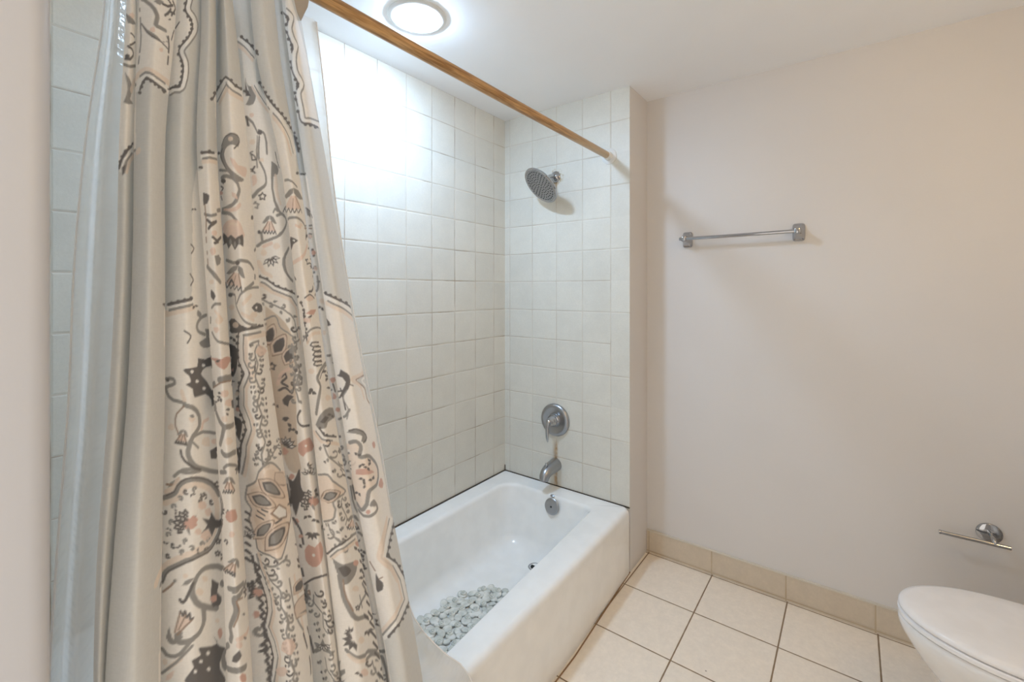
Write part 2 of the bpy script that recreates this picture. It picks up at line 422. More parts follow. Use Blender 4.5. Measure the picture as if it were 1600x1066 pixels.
def valve():
    X = -.006; y, z = -.343, .662
    root = empty('shower_valve', (0, y, z), 'round chrome shower valve plate with lever, set above the tub spout', 'tap')
    T = rot_to((-1, 0, 0), (X, y, z))
    MB().lathe([(0, 0), (.086, 0), (.0865, .006), (.083, .013), (.074, .018), (.064, .0185), (.058, .014), (.036, .013), (.034, .016), (0, .016)], T, 72).build('escutcheon', M['chrome_dull'], root)
    MB().lathe([(0, .012), (.030, .012), (.030, .022), (.027, .024), (.027, .030), (.0295, .032), (.029, .040), (.024, .046), (.021, .062), (.016, .070), (0, .072)], T, 48).build('sleeve', M['chrome'], root)
    h = MB().tube(arc((X - .060, y, z + .008), (X - .090, y + .002, z - .005), (X - .073, y + .004, z - .100), 14), [(.013, .013)] * 3 + [(.010 - .0002 * k, .013 - .0001 * k) for k in range(9)] + [(.008, .012), (.006, .010), (.003, .006)], 20)
    hh = h.build('lever', M['chrome'], root)
    MB().lathe([(0, 0), (.0035, 0), (.0035, .003), (0, .0035)], rot_to((-1, 0, 0), (X - .079, y, z - .004)), 12).build('index_button', M['rubber'], hh)
valve()
def spout():
    X = -.006; y, z = -.345, .420
    root = empty('tub_spout', (0, y, z), 'dull chrome tub spout with diverter pull, just above the tub rim', 'spout')
    pts = [(X, y, z + .004), (X - .02, y, z + .003), (X - .05, y, z), (X - .08, y, z - .005), (X - .10, y, z - .013), (X - .115, y, z - .027), (X - .119, y, z - .044)]
    MB().tube(pts, [.035, .035, .034, .031, .0285, .0255, .0225], 32).build('body', M['chrome_dull'], root)
    MB().tube([(X - .1155, y, z - .040), (X - .119, y, z - .0448)], .018, 24).build('outlet', M['black'], root)
    k = MB().lathe([(.003, 0), (.003, .016), (.007, .017), (.0075, .021), (.006, .024), (0, .025)], Matrix.Translation((X - .093, y, z + .014)), 16)
    k.build('diverter_knob', M['chrome'], root)
spout()

# ------------------------------------------------------------------ curtain rod
def rod():
    y, z = -.652, 2.012
    root = empty('curtain_rod', (0, y, z), 'wood grain curtain rod spanning the tub alcove under the ceiling', 'curtain rod')
    MB().tube([(NX + .012, y, z), (-1.3, y, z), (-.6, y, z), (-.040, y, z)], .0168, 32).build('pole', M['wood'], root)
    MB().lathe([(0, 0), (.038, 0), (.038, .004), (.030, .007), (.0215, .009), (.0205, .034), (.018, .036), (0, .036)], rot_to((-1, 0, 0), (-.006, y, z)), 40).build('end_socket', M['whiteplastic'], root)
    MB().lathe([(0, 0), (.038, 0), (.038, .004), (.030, .007), (.0215, .009), (.0205, .034), (.018, .036), (0, .036)], rot_to((1, 0, 0), (NX + .006, y, z)), 40).build('end_socket', M['whiteplastic'], root)
rod()

# ------------------------------------------------------------------ ceiling light over the tub
def downlight():
    c = (-.983, -.363, CEIL)
    root = empty('ceiling_light', c, 'round flush white ceiling light, switched on, above the tub', 'ceiling light')
    T = Matrix.Translation(c) @ Matrix.Rotation(math.pi, 4, 'X')
    MB().lathe([(.104, 0), (.104, .002), (.099, .006), (.084, .009), (.077, .008), (.076, .003)], T, 72).build('trim_ring', M['whiteplastic'], root)
    MB().lathe([(.077, .002), (.0765, .009), (.068, .0165), (.05, .0225), (.025, .026), (0, .027)], T, 64).build('diffuser', M['diffuser'], root)
downlight()

# ------------------------------------------------------------------ vanity light on the right-hand wall (out of frame; it lights the room)
def vanity():
    root = empty('vanity_light', (-1.0, RY, 2.02), 'chrome vanity light bar with three warm globes, on wall right of the doorway', 'wall light')
    MB().box(-1.25, -.75, RY, RY + .03, 1.98, 2.06).build('back_plate', M['chrome'], root, bevel=.004)
    for x in (-1.17, -1.0, -.83):
        MB().lathe([(0, 0), (.02, 0), (.02, .03), (.028, .035), (.028, .05)], rot_to((0, 1, 0), (x, RY + .03, 2.02)), 24).build('socket', M['chrome'], root)
        prof = [(.045 * math.sin(math.pi * i / 16), .045 - .045 * math.cos(math.pi * i / 16)) for i in range(17)]
        MB().lathe(prof, rot_to((0, 1, 0), (x, RY + .072, 2.02)), 24).build('globe', M['globe'], root)
vanity()

# ------------------------------------------------------------------ towel bar
def towelbar():
    root = empty('towel_bar', (WX, -1.19, 1.60), 'chrome towel bar on square brackets mounted on the off-white wall', 'towel bar')
    for y, z in ((-.962, 1.600), (-1.424, 1.602)):
        m = MB(); sq = lambda s, sz, x, dz=0: [(x, y + s * 1.0 * math.copysign(abs(math.cos(t)) ** .35, math.cos(t)), z + dz + sz * math.copysign(abs(math.sin(t)) ** .35, math.sin(t))) for t in [2 * math.pi * i / 40 for i in range(40)]]
        m.loft([sq(.0225, .037, WX), sq(.0235, .038, WX - .006), sq(.021, .0355, WX - .011), sq(.0185, .031, WX - .014), sq(.0115, .020, WX - .030, -.001), sq(.0105, .015, WX - .052, -.001), sq(.0105, .0125, WX - .078, 0), sq(.006, .009, WX - .081, 0)])
        m.build('bracket', M['chrome'], root, angle=50)
    MB().tube([(WX - .065, -.940, 1.6), (WX - .065, -1.2, 1.600), (WX - .065, -1.436, 1.602)], .0078, 20).build('bar', M['chrome'], root)
towelbar()
def tp():
    y0, z0 = -1.994, .494
    root = empty('toilet_roll_holder', (WX, y0, z0), 'empty chrome toilet roll holder with single bar above the toilet lid', 'toilet roll holder')
    MB().lathe([(0, 0), (.0325, 0), (.0345, .003), (.0335, .007), (.029, .010), (.012, .0115), (0, .012)], rot_to((-1, 0, 0), (WX, y0, z0)), 48).build('wall_plate', M['chrome'], root)
    MB().tube(arc((WX - .008, y0, z0 + .002), (WX - .06, y0 - .002, z0 + .006), (WX - .062, y0 - .004, z0 - .012), 12), .0068, 20).build('post', M['chrome'], root)
    b = MB().tube([(WX - .062, -2.036, z0 - .0135), (WX - .062, -1.862, z0 - .0135)], .0068, 20).build('bar', M['chrome'], root)
    MB().tube([(WX - .062, -1.864, z0 - .0135), (WX - .062, -1.861, z0 - .0135), (WX - .062, -1.857, z0 - .0135)], [.006, .0078, .0072], 20).build('end_cap', M['chrome'], b)
tp()

# ------------------------------------------------------------------ toilet
def toilet():
    cx = -.262; tip = -1.722
    root = empty('toilet', (cx, -2.05, 0), 'white toilet with closed lid beside the off-white wall', 'toilet')
    def egg(w, yt, yb, z, n=72, p=2.0, dz=0.0):
        # front half a long ellipse, back half squarer
        out = []; yc = yb + (yt - yb) * .44
        for i in range(n):
            t = 2 * math.pi * i / n; c, s_ = math.cos(t), math.sin(t)
            if s_ >= 0: x = w * c; y = yc + (yt - yc) * s_
            else: x = w * math.copysign(abs(c) ** .75, c); y = yc + (yc - yb) * -abs(s_) ** .75
            out.append((cx + x, y, z + dz * s_))
        return out
    m = MB()
    L = [egg(.105, tip - .125, -2.36, 0), egg(.108, tip - .12, -2.36, .02), egg(.098, tip - .125, -2.34, .06), egg(.092, tip - .13, -2.30, .12), egg(.098, tip - .12, -2.28, .17),
         egg(.118, tip - .085, -2.27, .22), egg(.145, tip - .045, -2.26, .27), egg(.166, tip - .018, -2.255, .315), egg(.178, tip - .001, -2.25, .345), egg(.182, tip + .004, -2.25, .362), egg(.182, tip + .004, -2.25, .375), egg(.179, tip + .001, -2.25, .380), egg(.165, tip - .012, -2.24, .382)]
    m.loft(L); 
    m.box(cx - .115, cx + .115, -2.44, -2.21, .20, .372)
    m.build('bowl', M['porcelain'], root, angle=45)
    s = MB(); s.loft([egg(.180, tip + .001, -2.2, .3845), egg(.183, tip + .005, -2.2, .388), egg(.183, tip + .005, -2.2, .397), egg(.180, tip + .001, -2.2, .4)])
    s.build('seat', M['seatplastic'], root)
    l = MB(); l.loft([egg(.179, tip - .001, -2.195, .403), egg(.182, tip + .003, -2.195, .406), egg(.1825, tip + .0035, -2.195, .413), egg(.179, tip - .001, -2.192, .4195), egg(.168, tip - .014, -2.19, .4225), egg(.13, tip - .07, -2.14, .4245), egg(.06, tip - .16, -2.07, .4255)])
    l.build('lid', M['seatplastic'], root, angle=60)
    for sx in (-.075, .075): MB().tube([(cx + sx - .02, -2.205, .408), (cx + sx + .02, -2.205, .408)], .011, 16).build('hinge', M['seatplastic'], root)
    t = MB(); rr = lambda w, y0, y1, z, r=.03: [(cx + x, y, z) for x, y in rrect(-w, w, y0, y1, (r,) * 4, 8, (12, 6))]
    t.loft([rr(.17, -2.44, -2.26, .36), rr(.195, -2.448, -2.245, .42), rr(.215, -2.45, -2.235, .70)]); t.build('tank', M['porcelain'], root)
    t = MB(); t.loft([rr(.222, -2.455, -2.228, .70), rr(.226, -2.458, -2.224, .706), rr(.226, -2.458, -2.224, .73), rr(.215, -2.45, -2.234, .742)]); t.build('tank_lid', M['porcelain'], root)
    MB().tube([(cx - .15, -2.235, .64), (cx - .15, -2.213, .64), (cx - .12, -2.208, .638), (cx - .075, -2.208, .630)], .007, 12).build('flush_lever', M['chrome'], root)
toilet()

# ------------------------------------------------------------------ shower curtain and liner
ZG = [0.04, 0.2, 0.37, 0.47, 0.6, 0.8, 1.0, 1.2, 1.4, 1.6, 1.8, 1.99]
CURTAIN = [
 [(-1.9372,-0.888),(-1.9361,-0.888),(-1.935,-0.8839),(-1.9343,-0.8735),(-1.9335,-0.8599),(-1.9322,-0.8386),(-1.9244,-0.8167),(-1.9084,-0.7941),(-1.8953,-0.7706),(-1.8862,-0.7457),(-1.8722,-0.7188),(-1.8658,-0.69)],
 [(-1.9338,-0.896),(-1.9326,-0.896),(-1.9312,-0.8919),(-1.9305,-0.8815),(-1.9294,-0.8679),(-1.9279,-0.8466),(-1.9174,-0.8247),(-1.8999,-0.8019),(-1.8874,-0.7775),(-1.8788,-0.7518),(-1.8665,-0.724),(-1.8608,-0.6952)],
 [(-1.9219,-0.866),(-1.9204,-0.866),(-1.9188,-0.8619),(-1.9178,-0.8515),(-1.9166,-0.8379),(-1.9147,-0.8166),(-1.8991,-0.7947),(-1.8805,-0.7727),(-1.8695,-0.7514),(-1.8623,-0.7291),(-1.8528,-0.7045),(-1.8479,-0.676)],
 [(-1.929,-0.892),(-1.9275,-0.892),(-1.926,-0.8879),(-1.9251,-0.8775),(-1.9239,-0.8639),(-1.922,-0.8426),(-1.9081,-0.8207),(-1.8893,-0.798),(-1.8777,-0.774),(-1.8699,-0.7488),(-1.8597,-0.7214),(-1.8549,-0.6926)],
 [(-1.9065,-0.928),(-1.9054,-0.928),(-1.9042,-0.9239),(-1.9036,-0.9135),(-1.9027,-0.8999),(-1.9013,-0.8786),(-1.8915,-0.8567),(-1.8769,-0.8331),(-1.8664,-0.8054),(-1.8576,-0.7761),(-1.8403,-0.7446),(-1.8325,-0.7157)],
 [(-1.8681,-0.896),(-1.8674,-0.896),(-1.8666,-0.8919),(-1.8661,-0.8815),(-1.8655,-0.8679),(-1.8646,-0.8466),(-1.857,-0.8247),(-1.8474,-0.8019),(-1.8401,-0.7775),(-1.8323,-0.7518),(-1.8113,-0.7238),(-1.7988,-0.695)],
 [(-1.8625,-0.853),(-1.8617,-0.853),(-1.8609,-0.8489),(-1.8605,-0.8385),(-1.8599,-0.8249),(-1.8586,-0.8036),(-1.8505,-0.7817),(-1.8415,-0.7601),(-1.8355,-0.7401),(-1.8293,-0.7192),(-1.8106,-0.696),(-1.7978,-0.6683)],
 [(-1.8253,-0.89),(-1.8249,-0.89),(-1.8245,-0.8859),(-1.8243,-0.8755),(-1.824,-0.8619),(-1.8232,-0.8407),(-1.8188,-0.8205),(-1.816,-0.7997),(-1.8146,-0.7775),(-1.8118,-0.753),(-1.7941,-0.7261),(-1.7829,-0.6975)],
 [(-1.7661,-0.858),(-1.7661,-0.858),(-1.7661,-0.8539),(-1.7661,-0.8435),(-1.7662,-0.8299),(-1.7658,-0.8093),(-1.7658,-0.7898),(-1.7705,-0.7706),(-1.776,-0.7522),(-1.7805,-0.7315),(-1.7665,-0.7082),(-1.757,-0.6808)],
 [(-1.7804,-0.888),(-1.7804,-0.888),(-1.7804,-0.8839),(-1.7803,-0.8735),(-1.7803,-0.8599),(-1.7798,-0.8386),(-1.7789,-0.8166),(-1.7822,-0.7941),(-1.786,-0.7706),(-1.7887,-0.7457),(-1.7735,-0.7185),(-1.7638,-0.69)],
 [(-1.7722,-0.918),(-1.7724,-0.918),(-1.7726,-0.9139),(-1.7727,-0.9035),(-1.7728,-0.8899),(-1.7733,-0.8686),(-1.7752,-0.8466),(-1.7785,-0.8232),(-1.7809,-0.7967),(-1.7816,-0.7685),(-1.7679,-0.7379),(-1.7587,-0.7085)],
 [(-1.7434,-0.892),(-1.7438,-0.892),(-1.7442,-0.8879),(-1.7444,-0.8775),(-1.7447,-0.8639),(-1.7472,-0.8425),(-1.7517,-0.8206),(-1.7559,-0.798),(-1.7587,-0.774),(-1.7603,-0.7488),(-1.7511,-0.721),(-1.7424,-0.6924)],
 [(-1.7299,-0.843),(-1.7303,-0.843),(-1.7308,-0.8389),(-1.731,-0.8285),(-1.7314,-0.8149),(-1.7349,-0.7935),(-1.7389,-0.7716),(-1.7441,-0.7504),(-1.7487,-0.7314),(-1.7526,-0.7116),(-1.7463,-0.6893),(-1.7381,-0.663)],
 [(-1.6894,-0.858),(-1.6912,-0.858),(-1.6931,-0.8539),(-1.6942,-0.8435),(-1.6957,-0.8299),(-1.707,-0.8085),(-1.7238,-0.7866),(-1.7384,-0.7649),(-1.7436,-0.7444),(-1.7468,-0.723),(-1.7396,-0.699),(-1.7307,-0.672)],
 [(-1.6898,-0.922),(-1.6916,-0.922),(-1.6935,-0.9179),(-1.6946,-0.9075),(-1.696,-0.8939),(-1.7034,-0.8725),(-1.7207,-0.8506),(-1.7369,-0.8271),(-1.744,-0.8002),(-1.7455,-0.7715),(-1.743,-0.7404),(-1.7412,-0.7108)],
 [(-1.639,-0.888),(-1.641,-0.888),(-1.6431,-0.8839),(-1.6444,-0.8735),(-1.6461,-0.8599),(-1.6541,-0.8385),(-1.6747,-0.8166),(-1.6921,-0.7941),(-1.7051,-0.7705),(-1.7097,-0.7458),(-1.7161,-0.7184),(-1.7244,-0.69)],
 [(-1.6206,-0.838),(-1.6228,-0.838),(-1.625,-0.8339),(-1.6264,-0.8235),(-1.6281,-0.8099),(-1.6378,-0.7885),(-1.6603,-0.7666),(-1.6773,-0.7455),(-1.6926,-0.727),(-1.6999,-0.7079),(-1.708,-0.6861),(-1.7188,-0.6604)],
 [(-1.6058,-0.854),(-1.6078,-0.854),(-1.6098,-0.8499),(-1.6111,-0.8395),(-1.6127,-0.8259),(-1.6232,-0.8045),(-1.643,-0.7826),(-1.6581,-0.761),(-1.6726,-0.7409),(-1.6817,-0.72),(-1.6963,-0.6964),(-1.7043,-0.67)],
 [(-1.6122,-0.906),(-1.6134,-0.906),(-1.6148,-0.9019),(-1.6155,-0.8915),(-1.6165,-0.8779),(-1.624,-0.8518),(-1.6358,-0.8232),(-1.6443,-0.7928),(-1.6531,-0.7616),(-1.662,-0.7331),(-1.6849,-0.702),(-1.687,-0.6725)],
 [(-1.5642,-0.858),(-1.5657,-0.858),(-1.5673,-0.8539),(-1.5683,-0.8435),(-1.5695,-0.8299),(-1.5831,-0.8078),(-1.5952,-0.7851),(-1.6056,-0.7625),(-1.6194,-0.7413),(-1.6326,-0.7198),(-1.6691,-0.6955),(-1.6699,-0.6692)],
 [(-1.5901,-0.892),(-1.5916,-0.892),(-1.5932,-0.8879),(-1.5941,-0.8775),(-1.5953,-0.8639),(-1.6071,-0.8425),(-1.6199,-0.8206),(-1.6305,-0.798),(-1.6427,-0.774),(-1.6558,-0.7488),(-1.6865,-0.7209),(-1.6878,-0.6924)],
 [(-1.5632,-0.922),(-1.5655,-0.922),(-1.5679,-0.9179),(-1.5694,-0.9075),(-1.5713,-0.8939),(-1.5888,-0.8725),(-1.6087,-0.8506),(-1.6252,-0.8271),(-1.6386,-0.8001),(-1.6509,-0.7716),(-1.6731,-0.7403),(-1.6751,-0.71)],
 [(-1.4926,-0.886),(-1.496,-0.886),(-1.4997,-0.8819),(-1.5019,-0.8715),(-1.5079,-0.8579),(-1.5353,-0.8366),(-1.5626,-0.8146),(-1.5857,-0.7921),(-1.6039,-0.7688),(-1.6184,-0.7443),(-1.6381,-0.7171),(-1.6431,-0.6889)],
 [(-1.4797,-0.858),(-1.4832,-0.858),(-1.487,-0.8539),(-1.4892,-0.8435),(-1.4978,-0.8299),(-1.5253,-0.8086),(-1.5525,-0.7866),(-1.5757,-0.7648),(-1.5955,-0.7444),(-1.6115,-0.7231),(-1.6336,-0.699),(-1.6398,-0.6729)],
 [(-1.47,-0.866),(-1.4736,-0.866),(-1.4774,-0.8619),(-1.4796,-0.8515),(-1.4886,-0.8379),(-1.5162,-0.8166),(-1.5435,-0.7946),(-1.566,-0.7726),(-1.5856,-0.7514),(-1.6029,-0.7292),(-1.6213,-0.7042),(-1.6294,-0.6775)],
 [(-1.4506,-0.858),(-1.4542,-0.858),(-1.4581,-0.8539),(-1.4604,-0.8435),(-1.4714,-0.8298),(-1.4991,-0.8086),(-1.5266,-0.7867),(-1.5485,-0.7648),(-1.5687,-0.7444),(-1.5883,-0.7231),(-1.604,-0.6991),(-1.6152,-0.6731)],
 [(-1.4777,-0.888),(-1.4812,-0.888),(-1.4849,-0.8839),(-1.4871,-0.8735),(-1.4942,-0.8599),(-1.5218,-0.8386),(-1.5492,-0.8166),(-1.5711,-0.7941),(-1.5895,-0.7705),(-1.6071,-0.7458),(-1.6207,-0.7184),(-1.6302,-0.69)],
 [(-1.4596,-0.918),(-1.4632,-0.918),(-1.467,-0.9139),(-1.4692,-0.9035),(-1.4759,-0.8899),(-1.5034,-0.8686),(-1.5322,-0.8466),(-1.5583,-0.8233),(-1.579,-0.7967),(-1.5957,-0.7686),(-1.6115,-0.7378),(-1.6237,-0.7072)],
 [(-1.3895,-0.88),(-1.3935,-0.88),(-1.3977,-0.8759),(-1.4002,-0.8655),(-1.4144,-0.8518),(-1.4422,-0.8305),(-1.4728,-0.8087),(-1.5045,-0.7863),(-1.5319,-0.7636),(-1.5526,-0.7397),(-1.5752,-0.7134),(-1.5949,-0.6855)],
]
LINER = [
 [(-1.9683,-0.812),(-1.9671,-0.812),(-1.9659,-0.8079),(-1.9651,-0.7974),(-1.9642,-0.7836),(-1.9627,-0.7618),(-1.9505,-0.7392),(-1.9358,-0.7157),(-1.9259,-0.6909),(-1.9081,-0.6642),(-1.883,-0.6343),(-1.8693,-0.6)],
 [(-1.9531,-0.792),(-1.9519,-0.792),(-1.9506,-0.7879),(-1.9499,-0.7774),(-1.9489,-0.7636),(-1.9474,-0.7418),(-1.9348,-0.7192),(-1.9198,-0.6963),(-1.9094,-0.6735),(-1.8947,-0.6491),(-1.8729,-0.6213),(-1.8604,-0.5875)],
 [(-1.9444,-0.824),(-1.9432,-0.824),(-1.942,-0.8199),(-1.9413,-0.8094),(-1.9404,-0.7956),(-1.9389,-0.7738),(-1.9279,-0.7512),(-1.9124,-0.7274),(-1.9002,-0.7014),(-1.8873,-0.6733),(-1.8682,-0.642),(-1.8574,-0.6075)],
 [(-1.9187,-0.8),(-1.9175,-0.8),(-1.9163,-0.7959),(-1.9155,-0.7854),(-1.9145,-0.7716),(-1.913,-0.7498),(-1.9011,-0.7272),(-1.8854,-0.7041),(-1.872,-0.6805),(-1.863,-0.6551),(-1.8489,-0.6264),(-1.8399,-0.5926)],
 [(-1.9026,-0.822),(-1.9009,-0.822),(-1.8992,-0.8179),(-1.8981,-0.8074),(-1.8967,-0.7936),(-1.8944,-0.7718),(-1.8752,-0.7492),(-1.856,-0.7254),(-1.8436,-0.6996),(-1.8348,-0.6718),(-1.8235,-0.6405),(-1.8159,-0.6061)],
 [(-1.8013,-0.797),(-1.8006,-0.797),(-1.7998,-0.7929),(-1.7994,-0.7824),(-1.7988,-0.7686),(-1.7955,-0.7467),(-1.7883,-0.7242),(-1.781,-0.7011),(-1.7736,-0.6778),(-1.7656,-0.6529),(-1.7565,-0.6241),(-1.7491,-0.5912)],
 [(-1.6214,-0.824),(-1.6224,-0.824),(-1.6234,-0.8199),(-1.624,-0.8094),(-1.6248,-0.7956),(-1.6317,-0.7737),(-1.6403,-0.7512),(-1.6493,-0.7274),(-1.6556,-0.7013),(-1.6584,-0.6735),(-1.661,-0.6416),(-1.662,-0.6068)],
 [(-1.3979,-0.8),(-1.402,-0.8),(-1.4062,-0.7959),(-1.4091,-0.7854),(-1.4263,-0.7714),(-1.4538,-0.7497),(-1.4834,-0.7273),(-1.5139,-0.704),(-1.5403,-0.6804),(-1.5599,-0.6552),(-1.5808,-0.6268),(-1.5998,-0.5934)],
 [(-1.2504,-0.82),(-1.2587,-0.82),(-1.2674,-0.8159),(-1.3251,-0.8053),(-1.4029,-0.7916),(-1.4269,-0.7697),(-1.4411,-0.7473),(-1.4721,-0.7236),(-1.4965,-0.6978),(-1.5086,-0.6703),(-1.5097,-0.6394),(-1.5235,-0.6093)],
 [(-1.131,-0.812),(-1.1438,-0.812),(-1.207,-0.8057),(-1.2887,-0.7963),(-1.3675,-0.7835),(-1.4009,-0.7617),(-1.423,-0.7393),(-1.4541,-0.7158),(-1.4795,-0.6909),(-1.4945,-0.6642),(-1.4967,-0.6342),(-1.5033,-0.6063)],
]

def catmull(P, nseg):
    """P (k,2); nseg samples per span"""
    P = np.asarray(P, float); Q = np.vstack([2 * P[0] - P[1], P, 2 * P[-1] - P[-2]]); out = []
    for i in range(1, len(Q) - 2):
        p0, p1, p2, p3 = Q[i - 1], Q[i], Q[i + 1], Q[i + 2]
        n = nseg[i - 1]; t = np.arange(n)[:, None] / n
        m1 = (p2 - p0) * .42; m2 = (p3 - p1) * .42
        out.append((2 * t**3 - 3 * t**2 + 1) * p1 + (t**3 - 2 * t**2 + t) * m1 + (-2 * t**3 + 3 * t**2) * p2 + (t**3 - t**2) * m2)
    out.append(P[-1:]); return np.vstack(out)
def sheet(cols, zs, step):
    K = np.array(cols)                       # (k, levels, 2)
    zz = np.asarray(zs)
    # smooth interpolation along height
    Z = np.array(ZG)
    def at(z):
        i = int(np.clip(np.searchsorted(Z, z) - 1, 0, len(Z) - 2)); t = (z - Z[i]) / (Z[i + 1] - Z[i]); h = Z[i + 1] - Z[i]
        def tan(j):
            a, b = max(j - 1, 0), min(j + 1, len(Z) - 1); return (K[:, b] - K[:, a]) / (Z[b] - Z[a])
        return (2*t**3-3*t**2+1) * K[:, i] + (t**3-2*t**2+t) * h * tan(i) + (-2*t**3+3*t**2) * K[:, i+1] + (t**3-t**2) * h * tan(i+1)
    ref = at(.95); d = np.linalg.norm(np.diff(ref, axis=0), axis=1)
    nseg = [max(5, int(math.ceil(x / step))) for x in d]
    rows = np.stack([catmull(at(z), nseg) for z in zz])     # (nz, nu, 2)
    r = catmull(ref, nseg); s = np.concatenate([[0], np.cumsum(np.linalg.norm(np.diff(r, axis=0), axis=1))])
    nz, nu = rows.shape[:2]
    V = np.empty((nz, nu, 3)); V[..., :2] = rows; V[..., 2] = zz[:, None]
    return V, s
def grid_obj(name, V, mat, parent, colors=None):
    nz, nu = V.shape[:2]
    me = bpy.data.meshes.new(name)
    idx = np.arange(nz * nu).reshape(nz, nu)
    F = np.stack([idx[:-1, :-1], idx[:-1, 1:], idx[1:, 1:], idx[1:, :-1]], -1).reshape(-1, 4)
    me.vertices.add(nz * nu); me.vertices.foreach_set('co', V.reshape(-1).astype(np.float32))
    me.loops.add(F.size); me.loops.foreach_set('vertex_index', F.reshape(-1).astype(np.int32))
    me.polygons.add(len(F)); me.polygons.foreach_set('loop_start', np.arange(0, F.size, 4, dtype=np.int32))
    me.update(calc_edges=True); me.validate()
    if colors is not None:
        a = me.color_attributes.new('print', 'FLOAT_COLOR', 'POINT')
        c4 = np.ones((nz * nu, 4), np.float32); c4[:, :3] = colors.reshape(-1, 3); a.data.foreach_set('color', c4.reshape(-1))
    me.materials.append(mat); me.shade_smooth()
    o = bpy.data.objects.new(name, me); C.objects.link(o)
    if parent: o.parent = parent; o.matrix_parent_inverse = Matrix.Translation(parent.location).inverted()
    return o
PRINT_PAL = {'D': srgb(118, 114, 112), 'G': srgb(160, 157, 153), 'P': srgb(238, 214, 200), 'R': srgb(218, 180, 166), 'K': srgb(243, 227, 212),
             'C': srgb(238, 221, 205), 'O': srgb(168, 146, 130), 'W': srgb(250, 247, 242), 'E': srgb(222, 208, 192), 'T': srgb(222, 221, 217), 'B': srgb(248, 243, 236)}
